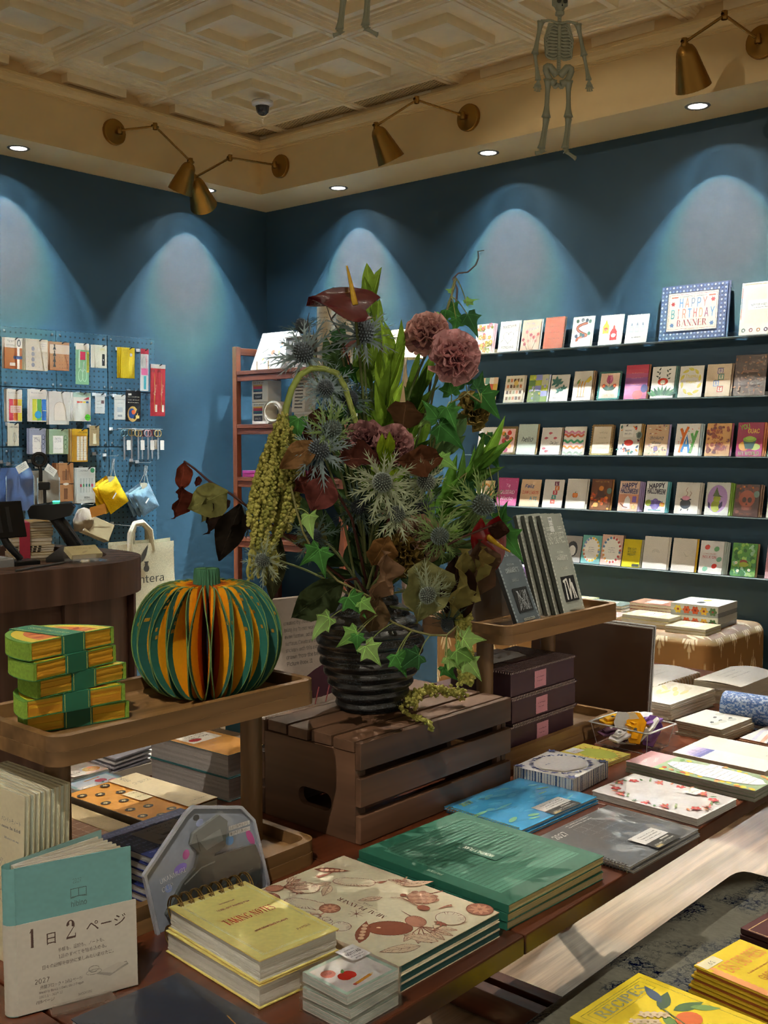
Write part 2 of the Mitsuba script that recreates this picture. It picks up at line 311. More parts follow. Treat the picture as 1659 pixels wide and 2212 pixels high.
def holes(p, n, uv):
    a = p.y * 62; b = p.x * 62 + dr.select(dr.floor(a) - 2 * dr.floor(a / 2) > .5, .5, 0.0)
    d = dr.sqrt(dr.square(a - dr.floor(a) - .5) + dr.square(b - dr.floor(b) - .5))
    return mi.Color3f(*lin('#a98f62')) * dr.select(d < .27, .12, 1.0)
bs('grille_paint', {'type': 'principled', 'base_color': mikit.proc(holes), 'roughness': .5})
C0 = (0, 0, 0)
struct('wall_right', MB().box(XA, XA + .1, -3.5, YB + .1, 0, 3.1, C0[:2] + (0,) if 0 else (0., 0.), .5), 'blue_wall', 'dark blue painted wall behind the rows of greeting cards')
struct('wall_left', MB().box(-2.5, XA, YB, YB + .1, 0, 3.1, (0., 0.)), 'blue_wall', 'dark blue painted wall behind the pegboards and counter')
fl = struct('floor', MB().box(-2.5, XA, -3.5, YB, -.08, -.006, W(.3, 'x')), 'floor_wood', 'light oak plank floor')
q = random.Random(3)
for j in range(12):
    y0 = -1.2 + j * .19; x = -.3 - q.random() * 1.1
    while x < XA - .01:
        x1 = min(x + 1.22, XA - .002)
        if x1 > -.2: MB().box(x + .0008, x1 - .0008, y0 + .001, y0 + .189, -.006, 0, W(q.random(), 'x'), b=.0016).put(fl + '__plank', 'floor_wood')
        x += 1.22
ce = struct('ceiling', MB().box(-2.5, XA, -3.5, YB, ZC + .05, 3.12, (0., 0.)), 'cream_paint', 'cream ceiling of embossed square panels')
TX, TY, TX0, TY0 = .597, .563, 3.79, 4.165
def tilemesh():
    lv = [(i, z * 1.45 if z < .03 else z) for i, z in [(.0015, .04), (.0015, -.0), (.004, -.004), (.024, -.004), (.027, .002), (.032, .002), (.036, .008), (.041, .008), (.046, .015), (.062, .015), (.066, .02), (.14, .02), (.142, -.006), (.168, -.006), (.17, .018), (.172, .02)]]
    m = MB()
    def rc(i, z): return np.array([(i, i, z), (TX - i, i, z), (TX - i, TY - i, z), (i, TY - i, z)])
    V, F = [], []
    for (i0, z0), (i1, z1) in zip(lv, lv[1:]):
        a, b = rc(i0, z0), rc(i1, z1)
        for k in range(4):
            n = len(V); V += [a[k], a[(k + 1) % 4], b[(k + 1) % 4], b[k]]; F += [(n, n + 2, n + 1), (n, n + 3, n + 2)]
    n = len(V); V += list(rc(lv[-1][0], lv[-1][1])); F += [(n, n + 2, n + 1), (n, n + 3, n + 2)]
    return trimesh.Trimesh(np.array(V), np.array(F), process=False)
tm = tilemesh()
tile0 = None
cuts = {}
def tile(x0, y0, cx=None, cy=None):
    """a panel with its low corner at x0, y0; cut off at cx / cy from that corner"""
    k = (cx, cy)
    if k not in cuts:
        m = tm
        if cx: m = m.slice_plane([cx, 0, 0], [-1, 0, 0])
        if cy: m = m.slice_plane([0, cy, 0], [0, -1, 0])
        key = MB().mesh(m, (0., 0.)).put(ce + '__panel', 'ceiling_paint', rotz(x0, y0, ZC)); cuts[k] = (key, x0, y0)
    else:
        key, a, b = cuts[k]; S[uniq(ce + '__panel')] = {**S[key], 'to_world': T().translate([x0 - a, y0 - b, 0])}
for i in range(-1, 7):
    for j in range(-1, 8):
        tile(TX0 - (i + 1) * TX, TY0 - (j + 1) * TY)
    tile(TX0 - (i + 1) * TX, TY0, None, YS - .03 - TY0)
for j in range(2, 8): tile(TX0, TY0 - (j + 1) * TY, XS - .012 - TX0)
gr = MB().box(TX0 + .002, XS - .012, TY0 - 2 * TY + .004, YS - .02, ZC + .001, ZC + .012, (0., 0.)); gr.put(ce + '__air_grille', 'grille_paint')
# soffit: one L-shaped box beam along both blue walls, with a crown moulding
struct('soffit_right', MB().box(XS, XA, -3.5, YB, ZS, ZC + .05, (0., 0.)), 'cream_paint', 'cream soffit beam above the wall of greeting cards')
struct('soffit_left', MB().box(-2.5, XS, YS, YB, ZS, ZC + .05, (0., 0.)), 'cream_paint', 'cream soffit beam above the pegboard wall')
prof = [(0, 0), (.006, 0), (.006, .008), (.012, .01), (.012, .016), (.016, .018), (.026, .03), (.032, .044), (.038, .046), (.038, .056), (.03, .06), (0, .06)]
def crown(pts_of, key, lab):
    m = MB(); p = []
    for (d, z) in prof: p.append(pts_of(d, z + 2.945))
    p = np.array(p)  # (profile, 2 ends, 3)
    for a, b in zip(p, p[1:]):
        v = np.array([a[0], a[1], b[1], b[0]]); n = np.cross(v[1] - v[0], v[3] - v[0]); n /= np.linalg.norm(n)
        m.raw(v, np.tile(n, (4, 1)), [(0, 1, 2), (0, 2, 3)], (0., 0.))
    struct(key, m, 'cream_paint', lab)
crown(lambda d, z: [(XS - d, YS - d, z), (XS - d, -3.5, z)], 'trim_1', 'cream crown moulding along the soffit above the cards')
crown(lambda d, z: [(-2.5, YS - d, z), (XS - d, YS - d, z)], 'trim_2', 'cream crown moulding along the soffit above the pegboards')
# recessed downlights in the soffit, washing the blue walls
S['lamp_face'] = {'type': 'diffuse', 'reflectance': {'type': 'rgb', 'value': .6}}
def downlight(x, y, wall, label, k=1.0):
    t = thing('recessed_downlight', label, 'ceiling light', 'round downlights in the soffit')
    m = MB().lathe([(.036, ZS + .02), (.036, ZS - .001), (.04, ZS - .003), (.047, ZS - .003), (.05, ZS - .0005), (.05, ZS)], '#5b564d', .4, 28, (x, y, 0)); m.put(P(t, 'trim_ring'))
    a = _t; v = np.c_[x + .0365 * np.cos(a), y + .0365 * np.sin(a), np.full(24, ZS - .0012)]
    m = MB().raw(v, np.tile([0, 0, -1.], (24, 1)), [(0, i + 1, i) for i in range(1, 23)], '#ffffff')
    m.put(P(t, 'lamp'), 'lamp_face', emitter={'type': 'area', 'radiance': {'type': 'rgb', 'value': [9, 8.7, 7.6]}})
    d = (.05, 0, 0) if wall == 'r' else (0, .05, 0)
    spot(f'wash_{t}', (x, y, ZS - .006), (x + d[0], y + d[1], ZS - 1), COOL, 165 * k, 38, 4)
    spot(f'spill_{t}', (x, y, ZS - .006), (x + d[0], y + d[1], ZS - 1), COOL, 3.5 * k, 60, 6)
for p, w, l in (((2.6011,4.4973,2.732), 'l', 'glowing round downlight at the far left of the soffit'), ((3.6781,4.4884,2.732), 'l', 'glowing round downlight half hidden behind the brass lamp shades in the corner'),
                ((4.0976,3.9317,2.732), 'r', 'glowing round downlight nearest the corner above the flowers'), ((4.0631,2.9458,2.732), 'r', 'glowing round downlight beside the dangling skeleton feet'),
                ((4.0542,1.9249,2.732), 'r', 'glowing round downlight under the brass lamp at the upper right')):
    downlight(p[0], p[1], w, l)
# ---------------------------------------------------------------- brass swing-arm lamps on the soffit
def sconce(plate, elbow, joint, tip, nrm, label):
    plate, elbow, joint, tip, nrm = (np.array(v, float) for v in (plate, elbow, joint, tip, nrm))
    t = thing('swing_arm_lamp', label, 'wall lamp', 'brass swing arm lamps on the soffit')
    F_ = frame(plate, np.cross([0, 0, 1], nrm), [0, 0, 1])
    MB().lathe([(.06, 0), (.06, .014), (.056, .019), (.022, .021), (.02, .028), (0, .028)], (0., 0.), k=32).put(P(t, 'wall_plate'), 'brass', F_)
    st = plate + nrm * .05
    MB().tube([plate + nrm * .02, st], .009, (0., 0.), k=10).lathe([(0, -.018), (.012, -.016), (.012, .016), (0, .018)], (0., 0.), k=12, o=st).put(P(t, 'knuckle'), 'brass')
    MB().tube([st, elbow], .0055, (0., 0.), k=8).put(P(t, 'arm'), 'brass')
    MB().tube([elbow, joint], .0055, (0., 0.), k=8).put(P(t, 'arm'), 'brass')
    for c in (elbow, joint): MB().lathe([(0, -.017), (.011, -.015), (.011, .015), (0, .017)], (0., 0.), k=12, o=c).tube([c + [-.018, 0, 0], c + [.018, 0, 0]], .006, (0., 0.)).put(P(t, 'joint'), 'brass')
    ax = norm(tip - joint); L = np.linalg.norm(tip - joint); s = L / .17
    pr = [(.012, .0), (.016, .008), (.028, .016), (.036, .03), (.039, .04), (.068, .17), (.0685, .1705), (.067, .1695), (.037, .042), (.03, .02), (0, .016)]
    F2 = frame(joint, np.cross([.3, .1, 1], ax), [.3, .1, 1]); F2[:3, 2] = ax; F2[:3, 0] = norm(np.cross([.3, .2, 1], ax)); F2[:3, 1] = np.cross(ax, F2[:3, 0])
    sh = MB().lathe([(r * s, z * s) for r, z in pr[::-1]], (0., 0.), k=36).put(P(t, 'shade'), 'brass', F2)
    MB().lathe([(0, .1 * s), (.012, .1 * s), (.024, .08 * s), (.024, .06 * s), (.012, .035 * s), (.012, .016 * s)][::-1], '#d8d2c2', .3, 16).put(P(t, 'shade__bulb'), 'paint', F2)
sconce((3.0079,4.352,2.8616), (3.1195,4.18,2.8808), (3.2794,4.12,2.7401), (3.2661,4.19,2.6076), (0, -1, 0), 'brass swing arm lamp on the left soffit, its shade in front of another')
sconce((3.933,4.1878,2.8525), (3.6178,4.23,2.8431), (3.3728,4.21,2.6959), (3.4856,4.28,2.5888), (-1, 0, 0), 'brass swing arm lamp in the corner, its shade half hidden by the nearer one')
sconce((3.933,2.9577,2.8611), (3.74,3.1059,2.9256), (3.68,3.2953,2.8358), (3.76,3.273,2.6955), (-1, 0, 0), 'brass swing arm lamp in the middle of the right soffit')
sconce((3.933,1.6174,2.8688), (3.74,1.6804,2.926), (3.68,1.8034,2.8442), (3.77,1.8076,2.7072), (-1, 0, 0), 'brass swing arm lamp at the upper right edge, nearest the camera')
# dome camera on the ceiling
t = thing('dome_camera', 'small black dome camera in a white ring on the ceiling', 'security camera')
o = (3.5192,3.8763,3.02)
MB().lathe([(0, .026), (.05, .028), (.052, .02), (.05, .012), (.034, .004), (.033, .012)][::-1], '#d9d4cd', .4, 28, (o[0], o[1], 2.998)).put(P(t, 'ring'))
MB().lathe([(.032, .006), (.032, -.006), (.028, -.022), (.016, -.034), (0, -.038)], '#15151a', .12, 24, (o[0], o[1], 2.998)).put(P(t, 'dome'))
MB().lathe([(.009, -.04), (.011, -.036), (.012, -.02)], '#40424a', .1, 16, (o[0] - .008, o[1] - .008, 2.998)).put(P(t, 'lens'))
# ---------------------------------------------------------------- greeting cards on clear wall shelves
ROWZ = {1: 1.835, 2: 1.594, 3: 1.350, 4: 1.106, 5: .862}
RN = {1: 'top', 2: 'second', 3: 'third', 4: 'fourth', 5: 'bottom'}
for r, z in ROWZ.items():
    t = thing('card_shelf', f'clear acrylic wall shelf with a low lip, {RN[r]} of the five card shelves', 'shelf')
    y0, y1 = 1.45, (3.16, 3.17, 3.17, 3.17, 3.0)[r - 1]
    MB().box(XA - .062, XA - .003, y0, y1, z - .005, z - .002, '#9fb0b6', .15, .0008).put(P(t, 'ledge'), 'paint')
    MB().box(XA - .065, XA - .0625, y0, y1, z - .005, z + .014, '#b8c6ca', .1).put(P(t, 'lip'), 'clear')
    MB().box(XA - .0028, XA - .0005, y0, y1, z - .005, z + .05, '#b8c6ca', .1).put(P(t, 'back_strip'), 'clear')
R_ = random.Random(11)
def scat(m, w, h, n, cols, s, kind='f', seed=1, x0=.006, y0=.006):
    q = random.Random(seed)
    for i in range(n):
        x, y = q.uniform(x0, w - x0), q.uniform(y0, h - y0); c = q.choice(cols); k = s * q.uniform(.7, 1.2); y = max(y, 2 * k if kind == 'l' else k)
        if kind == 'f': m.flower(x, y, k, c, q.choice(('#f0c850', '#fff4e0', '#d2482f')), 5)
        elif kind == 'l': m.leaf(x, y, k * 2, k, q.uniform(0, 360), c)
        else: m.ell(x, y, k, k * q.uniform(.6, 1), c, rot=q.uniform(0, 180), k=9)
def a_floral(m, w, h): scat(m, w, h, 26, ('#e8a33a', '#d9517a', '#c9b13a', '#e46b3f', '#8a9a3a'), .011, 'f', 3)
def a_together(m, w, h):
    m.text('TOGETHER', w / 2, h * .78, .012, '#222', w=w * .72, rot=4); m.text('FOREVER', w / 2, h * .1, .012, '#222', w=w * .64)
    a = np.linspace(0, 2 * np.pi, 30); p = np.c_[.5 * w + w * .019 * 16 * np.sin(a) ** 3 * .9, .47 * h + w * .019 * (13 * np.cos(a) - 5 * np.cos(2 * a) - 2 * np.cos(3 * a) - np.cos(4 * a))]
    m.line(p, .0014, '#222'); m.line([(w * .08, h * .3), (w * .24, h * .4)], .0014, '#222'); m.line([(w * .76, h * .58), (w * .92, h * .68)], .0014, '#222'); m.line([(w * .84, h * .69), (w * .93, h * .69), (w * .92, h * .61)], .0014, '#222')
def a_lovely(m, w, h):
    m.text("YOU'RE", w * .42, h * .84, .009, '#7e94b4', w=w * .5, rot=-6); m.text('LOVELY', w * .6, h * .66, .012, '#7e94b4', w=w * .66, rot=12)
    for i, (x, y) in enumerate(((.12, .35), (.28, .6), (.4, .3), (.52, .5), (.68, .42), (.8, .28), (.22, .2), (.9, .5))):
        m.line([(w * (.35 + .35 * x), 0), (w * x, h * y)], .0011, '#5f5a48'); m.flower(w * x, h * y, .009, ('#b8323a', '#d8665c', '#e89a86')[i % 3], '#7d2730', 5)
def a_scallop(m, w, h):
    for i in range(9): m.ell(w * (i + .5) / 9, h - .001, w / 18, .004, '#cc5a26', k=10); m.ell(w - .001, h * (i + .5) / 9, .004, h / 18, '#cc5a26', k=10)
    for y in (.7, .5, .3): m.scrib(w * .25, w * .8, h * y, .006, '#b04a1c', int(y * 10), .9)
def a_snake(m, w, h):
    a = np.linspace(0, 1, 40); x = w * (.52 + .26 * np.cos(a * 3 * np.pi + .3) * (1 - .1 * a)); y = h * (.78 - .62 * a) + .006 * np.sin(a * 9)
    m.line(np.c_[x, y], .013, '#7d3020'); m.line(np.c_[x, y], .004, '#c8672f')
    for x, y, c in ((.25, .85, '#2d5c45'), (.5, .88, '#27384f'), (.72, .86, '#27384f'), (.88, .82, '#2d5c45'), (.25, .35, '#27384f'), (.48, .4, '#2d5c45'), (.6, .36, '#27384f'), (.88, .42, '#2d5c45')): m.ell(w * x, h * y, .008, .009, c, k=10); m.line([(w * x, h * y - .009), (w * x, h * y - .02)], .0005, '#444')
    m.text('S', w * .5, h * .84, .008, '#e8e2d2')
def bottle(m, x, y, s, c, cap, lab): m.flat([(x - s, y), (x + s, y), (x + s, y + 2.2 * s), (x + .5 * s, y + 3 * s), (x - .5 * s, y + 3 * s), (x - s, y + 2.2 * s)], c); m.flat([(x - .4 * s, y + 3 * s), (x + .4 * s, y + 3 * s), (x + .15 * s, y + 4 * s), (x - .15 * s, y + 4 * s)], cap); m.ell(x, y + 1.3 * s, .7 * s, .55 * s, lab, k=10)
def a_sauce(m, w, h): bottle(m, w * .3, h * .38, .015, '#e2c42a', '#d8b41e', '#c8452b'); m.text('MUSTARD', w * .3, h * .48, .004, '#fff3a0', w=.02); bottle(m, w * .68, h * .14, .017, '#b9201e', '#c73a30', '#eee2d0')
def a_bottles(m, w, h):
    for i in range(3): bottle(m, w * (.25 + .25 * i), h * .36, .011, '#d3d9de', '#8fa6bd', '#e2e6ea')
    m.scrib(w * .3, w * .72, h * .18, .006, '#555', 4)
def a_banner(m, w, h):
    q = 19
    for i in range(q):
        for j in range(14):
            x, y = w * (i + .5) / q, h * (j + .5) / 14
            if not (w * .13 < x < w * .86 and h * .17 < y < h * .85): m.flat([(x - .005, y), (x, y - .0055), (x + .005, y), (x, y + .0055)], ('#c3d4ea', '#5f83bd')[(i + j) % 2])
    m.rect(w * .11, w * .88, h * .15, h * .87, '#2a3550'); m.rect(w * .12, w * .87, h * .165, h * .855, '#f2e8d4'); m.frame_(w * .135, w * .855, h * .19, h * .83, .0012, '#b8433f')
    m.text('CAMBRIDGE IMPRINT', w * .5, h * .765, .008, '#4a556e', w=w * .4); m.rect(w * .17, w * .27, h * .765, h * .79, '#cf6a4c'); m.rect(w * .73, w * .83, h * .765, h * .79, '#cf6a4c')
    for s, y, cs in (('HAPPY', .585, ('#4d86b8', '#d88a77', '#8a98a8', '#6f93b5', '#cf8a80')), ('BIRTHDAY', .39, ('#4fa0a0', '#d05a50', '#d98a70', '#5f8fbd', '#c8605a', '#d8a070', '#b06a80', '#5a8fb8'))):
        ww = w * (.44 if len(s) == 5 else .68); x = w * .5 - ww / 2
        for i, ch in enumerate(s): m.text(ch, x + ww * (i + .5) / len(s), h * y, h * .165, cs[i], w=ww / len(s) * (.28 if ch == 'I' else .8), bold=1)
    m.text('BANNER', w * .5, h * .24, h * .12, '#a02b2b', 'serif', w=w * .46)
    for x, y, c in ((.2, .66, '#c83a3a'), (.8, .7, '#c83a3a'), (.2, .27, '#34659b'), (.8, .27, '#34659b')):
        for k in range(3): m.leaf(w * x - .011 * math.cos(k * 1.05), h * y - .011 * math.sin(k * 1.05), .022, .008, 60 * k, c)
def a_letter(m, w, h):
    m.rect(w * .12, w * .98, h * .22, h * .9, '#e9e2d4'); m.rect(w * .2, w * .98, h * .48, h * .66, '#f6f2ea'); m.text('LETTER WRITING SET', w * .6, h * .55, .008, '#444', w=w * .66); m.scrib(w * .35, w * .9, h * .51, .004, '#888', 2)
    for i in range(5): m.ell(w * (.12 + .19 * i), h * .09, .0085, .0085, ('#3d5a40', '#8a3a2e', '#b0742f', '#5b2f45', '#c8bba0')[i], k=12); m.ell(w * (.12 + .19 * i), h * .09, .004, .004, '#eee', k=8)
    m.line([(w * .03, h * .3), (w * .03, h * .9)], .0022, '#c23b2b'); m.line([(w * .03, h * .5), (w * .03, h * .7)], .0022, '#3f6fa0'); m.line([(w * .05, h * .96), (w * .95, h * .96)], .002, '#c9a23a')
def blocks(m, w, h, cols, nx, ny, seed=1):
    q = random.Random(seed)
    for i in range(nx):
        for j in range(ny): m.rect(w * i / nx, w * (i + 1) / nx, h * j / ny, h * (j + 1) / ny, q.choice(cols))
def a_town(m, w, h): blocks(m, w, h, ('#d9b04a', '#c9563a', '#e8c9a8', '#d98a4a', '#6f9a8a', '#efe4d4'), 4, 4, 5); m.rect(0, w, 0, h * .15, '#efe2d0')
def a_gold(m, w, h):
    for i in range(5):
        for j in range(4): m.rect(w * (.1 + .17 * i), w * (.22 + .17 * i), h * (.1 + .22 * j), h * (.22 + .22 * j), ('#7d5a35', '#4a3626', '#c1784a', '#8a8a5a')[(i * 3 + j) % 4])
    m.ell(w * .58, h * .72, .012, .014, '#d3b45a')
def a_green(m, w, h): blocks(m, w, h, ('#6f8a35', '#a9b23e', '#4f6f3a', '#c9c8a8', '#8f94c8'), 3, 5, 2); scat(m, w, h, 12, ('#e6e3c8', '#9aa8d8', '#d2d24e'), .007, 'f', 4)
def a_plants(m, w, h):
    for x, y, s in ((.3, .72, .03), (.45, .64, .026), (.72, .45, .022), (.5, .38, .02)):
        for k in range(4): m.leaf(w * x, h * y, s, s * .5, 30 + 60 * k, '#2f5a50')
        m.line([(w * x, h * y), (w * x, h * .25)], .001, '#46584a')
    m.scrib(w * .2, w * .7, h * .12, .004, '#777', 5)
def a_giraffe(m, w, h):
    for x in (.3, .45, .6): m.line([(w * x, h * .12), (w * x, h * .5)], .003, '#c98a2f'); m.line([(w * x, h * .5), (w * (x + .05), h * .66)], .006, '#d59a3a')
    m.flat([(w * .6, h * .62), (w * .9, h * .84), (w * .98, h * .7), (w * .8, h * .6)], '#c9b43a'); m.leaf(w * .2, h * .55, .03, .01, 60, '#7a9a45'); m.line([(w * .25, h * .12), (w * .7, h * .12)], .002, '#6b5038')
def stamp(m, w, h, c, r=.004):
    for i in range(12):
        for y in (r, h): m.ell(w * (i + .5) / 12, y, r, r, c, k=8)
        for x in (0, w): m.ell(x, max(r, h * (i + .5) / 12), r, r, c, k=8)
def a_gracias(m, w, h):
    m.rect(w * .07, w * .93, h * .05, h * .95, '#e9c9b0'); stamp(m, w, h, '#1f4a44'); m.ell(w * .5, h * .72, .016, .02, '#c9668a'); m.leaf(w * .5, h * .66, .032, .014, 70, '#d9849c'); m.leaf(w * .5, h * .66, .032, .014, 110, '#b84a72')
    for d in (20, 45, 135, 160): m.leaf(w * .5, h * .35, .036, .014, d, '#2c3a30')
    m.line([(w * .5, h * .3), (w * .5, h * .68)], .002, '#2c3a30'); m.flower(w * .25, h * .5, .009, '#c2452f'); m.flower(w * .75, h * .5, .009, '#c2452f'); m.text('GRACIAS', w * .5, h * .1, .012, '#d87a4a', w=w * .56)
def a_pink(m, w, h):
    for i in range(8): m.rect(0, w, h * i / 8, h * (i + 1) / 8, ('#b14a72', '#b5507a', '#c05a80', '#9d5a8e', '#93568f', '#b5567a', '#c4485a', '#c23c50')[i])
    m.ell(w * .88, h * .3, .016, .018, '#2f2a5a'); m.ell(w * .6, h * .12, .024, .02, '#d04a4a')
    for y in (.75, .6, .42): m.scrib(w * .28, w * .8, h * y, .005, '#d99a8a', int(y * 20), .8)
def a_redflower(m, w, h):
    for i in range(9): m.leaf(w * (.2 + .075 * i), h * .06, .045, .014, 150 - 15 * i, ('#2f6a3a', '#3f7d46', '#24502f')[i % 3])
    m.ell(w * .5, h * .52, .024, .016, '#d2452f'); m.ell(w * .5, h * .5, .012, .01, '#eadfce'); m.line([(w * .5, h * .1), (w * .5, h * .45)], .003, '#3a5a3a')
    for x, d in ((.3, 110), (.7, 70)):
        for k in range(5): m.leaf(w * x, h * (.6 + .07 * k), .014, .006, d + (50 if k % 2 else -50), '#2c3428')
def a_thanks(m, w, h):
    for i in range(10): a = i * .63; m.leaf(w * (.5 + .36 * math.cos(a)), h * (.5 + .38 * math.sin(a)), .03, .013, math.degrees(a) + 90, '#d8cb55')
    m.text('Thanks', w * .5, h * .62, .014, '#d8c840', w=w * .56, slant=.2); m.text('friend', w * .5, h * .44, .013, '#d8c840', w=w * .44, slant=.2)
def cube3(m, x, y, s, c, ch): m.rect(x - s, x + s, y - s, y + s, c); m.rect(x - .75 * s, x + .75 * s, y - .75 * s, y + .75 * s, '#eadcc4'); m.text(ch, x, y - .45 * s, s, c, bold=2); m.flat([(x - s, y + s), (x + s, y + s), (x + 1.3 * s, y + 1.3 * s), (x - .7 * s, y + 1.3 * s)], '#a89880')
def a_baby(m, w, h): cube3(m, w * .55, h * .78, .012, '#7d6a9a', 'B'); cube3(m, w * .6, h * .6, .012, '#3f7a6a', 'E'); cube3(m, w * .42, h * .4, .012, '#5a78ad', 'B'); cube3(m, w * .6, h * .22, .012, '#c23b2b', 'E')
def a_brown(m, w, h): scat(m, w, h, 150, ('#5a4436', '#8f7a66', '#3a2a22', '#a5754a', '#6b4a38'), .007, 'l', 6); m.rect(w * .3, w * .75, h * .56, h * .62, '#6e4d3c')
def a_birds(m, w, h):
    for x, y, s in ((.5, .72, .014), (.55, .5, .01), (.35, .2, .012), (.6, .24, .012)): m.ell(w * x, h * y, s, s * .7, '#c24a2f', rot=40); m.leaf(w * x, h * y, .02, .008, 100, '#d8b53a'); m.ell(w * x + s, h * y + s * .6, .004, .004, '#4f7a4a')
    m.line([(w * .5, h * .2), (w * .55, h * .7)], .001, '#888')
def a_fruit(m, w, h): m.rect(w * .1, w * .9, h * .07, h * .93, '#eec3b8'); stamp(m, w, h, '#5a4a2a'); [m.ell(w * x, h * y, .012, .012, c) for x, y, c in ((.3, .75, '#d98a35'), (.6, .78, '#b8362c'), (.72, .55, '#e07a3f'), (.35, .5, '#b13a3a'), (.5, .62, '#6b3a3a'), (.3, .25, '#c94a3a'), (.66, .3, '#e39a45'), (.5, .16, '#a83a5a'))]; scat(m, w, h, 6, ('#3d5a35',), .007, 'l', 8, .02, .03)
def a_hello(m, w, h): m.text('hello', w * .5, h * .42, .024, '#2a332f', w=w * .6, slant=.3)
def lips(m, x, y, s, c='#c25a66'): m.leaf(x - s, y, 2 * s, s * 1.1, 6, c); m.line([(x - s, y), (x + s, y + .002)], .0006, '#8a3a48')
def a_lips(m, w, h): [lips(m, w * x, h * y, .011) for x, y in ((.45, .78), (.26, .6), (.72, .6), (.2, .22), (.34, .12))]; m.text('De joy', w * .66, h * .38, .014, '#3a3636', slant=.25, w=w * .42)
def a_wavy(m, w, h):
    cs = ('#8aa88a', '#e9e2d4', '#c2703a', '#eec8cf', '#3d8a5f', '#e9e2d4', '#d06a4a', '#d98aa0', '#e9e2d4')
    x = np.linspace(0, w, 22)
    for i, c in enumerate(cs): y = h * (.06 + .104 * i) + .005 * np.sin(x * 190 + .4); m.line(np.c_[x, np.clip(y, .003, h - .004)], h * .075, c)
def a_wedding(m, w, h): m.rect(w * .08, w * .92, h * .05, h * .95, '#d9cdb4'); stamp(m, w, h, '#7d6238'); [m.text(t, w * .55, h * y, .008, '#b5a684', slant=.2) for t, y in (('wishing', .72), ('you the', .55), ('happiest of', .38), ('birthdays', .22))]
def a_bday(m, w, h): scat(m, w, h, 34, ('#22324a', '#c9402f', '#d98a35', '#2c5a50', '#3a2a2a'), .008, 'l', 9); m.rect(w * .2, w * .66, h * .58, h * .9, '#eeeae0'); m.text('HAPPY', w * .43, h * .76, .007, '#2a2a33'); m.text('BIRTHDAY', w * .43, h * .66, .007, '#2a2a33', w=.036); m.ell(w * .5, h * .4, .022, .014, '#c23327'); m.ell(w * .95, h * .64, .014, .016, '#6a7a70'); m.ell(w * .95, h * .64, .009, .012, '#2c3a34')
def a_thinking(m, w, h): scat(m, w, h, 46, ('#4f6a8a', '#b5683f', '#7d8a5a', '#8a5a6a', '#e6d8c4'), .006, 'l', 10); m.ell(w * .5, h * .5, w * .36, h * .2, '#cfae8a'); m.text('thinking', w * .5, h * .52, .014, '#2f3648', w=w * .6, slant=.15); m.text('of you', w * .5, h * .37, .013, '#2f3648', w=w * .4, slant=.15); m.ell(w * .5, h * .22, .01, .011, '#5a3f6a')
def a_yay(m, w, h): scat(m, w, h, 30, ('#d9a23a', '#c9402f', '#5a8ac2', '#4d9a5a'), .0025, 'e', 12); [m.line([(w * a, h * b) for a, b in p], .0115, c) for p, c in (([(.2, .85), (.34, .6)], '#d9702a'), ([(.5, .9), (.34, .6), (.22, .1)], '#d9702a'), ([(.3, .12), (.48, .6), (.62, .1)], '#2f78c2'), ([(.36, .32), (.58, .32)], '#2f78c2'), ([(.66, .7), (.76, .48)], '#4a8f3f'), ([(.88, .78), (.78, .48), (.66, .08)], '#4a8f3f'))]
def a_mush(m, w, h): scat(m, w, h, 60, ('#b5622f', '#8a3f2a', '#d9a05a', '#6b2f2a', '#c98a4a'), .008, 'e', 13); [m.text(t, w * x, h * y, .017, '#7d1f2a', w=w * k, slant=.1, bold=1) for t, x, y, k in (('Thank', .42, .68, .5), ('you', .4, .53, .32), ('so', .62, .32, .2), ('mush', .62, .17, .5))]
def a_guac(m, w, h):
    m.text('YOU', w * .3, h * .8, .02, '#7fa53a', w=w * .38, bold=2, rot=14); m.text('GUAC', w * .62, h * .68, .018, '#d9b445', w=w * .46, bold=2); m.text('MY WORLD', w * .5, h * .04, .014, '#7fa53a', w=w * .82, bold=2)
    m.ell(w * .3, h * .3, .022, .02, '#d99a3a'); m.ell(w * .72, h * .28, .022, .014, '#b5c95a'); m.flat([(w * .25, h * .48), (w * .75, h * .48), (w * .64, h * .22), (w * .36, h * .22)], '#2c4a45'); m.ell(w * .5, h * .5, .028, .012, '#8fb53f'); m.ell(w * .5, h * .53, .018, .009, '#a9c75a')
def a_circle(m, w, h): m.ell(w * .5, h * .5, .04, .046, '#d99a4a'); m.ell(w * .5, h * .5, .03, .036, '#f0dcc0'); scat(m, w, h, 8, ('#c9763a', '#e8b96a'), .006, 'l', 3)
def a_quiero(m, w, h): scat(m, w, h, 22, ('#c98aa0', '#e4b5c4'), .002, 'e', 14); m.text('Te', w * .5, h * .66, .016, '#f3dfe6', slant=.2); m.text('QUIERO', w * .5, h * .42, .018, '#f3dfe6', w=w * .74, bold=1); m.text('Mucho', w * .5, h * .2, .017, '#f3dfe6', w=w * .6, slant=.25)
def a_feliz(m, w, h): m.text('Feliz', w * .42, h * .68, .017, '#3a3a6a', slant=.25, bold=1); m.text('CUMPLEAÑOS', w * .5, h * .46, .015, '#c2462f', w=w * .84, bold=1); m.text('A TI', w * .68, h * .24, .016, '#4f8aa0', bold=1, w=w * .36)
def a_letters(m, w, h): [(m.rect(w * x, w * (x + .22), h * y, h * (y + .15), c), m.text(t, w * (x + .11), h * (y + .03), .012, '#efe8dc', bold=1)) for t, x, y, c in (('L', .52, .78, '#6a3a4a'), ('E', .56, .62, '#c9763a'), ('B', .48, .46, '#a83a45'), ('E', .44, .3, '#4f8a80'), ('H', .4, .14, '#c9564a'))]
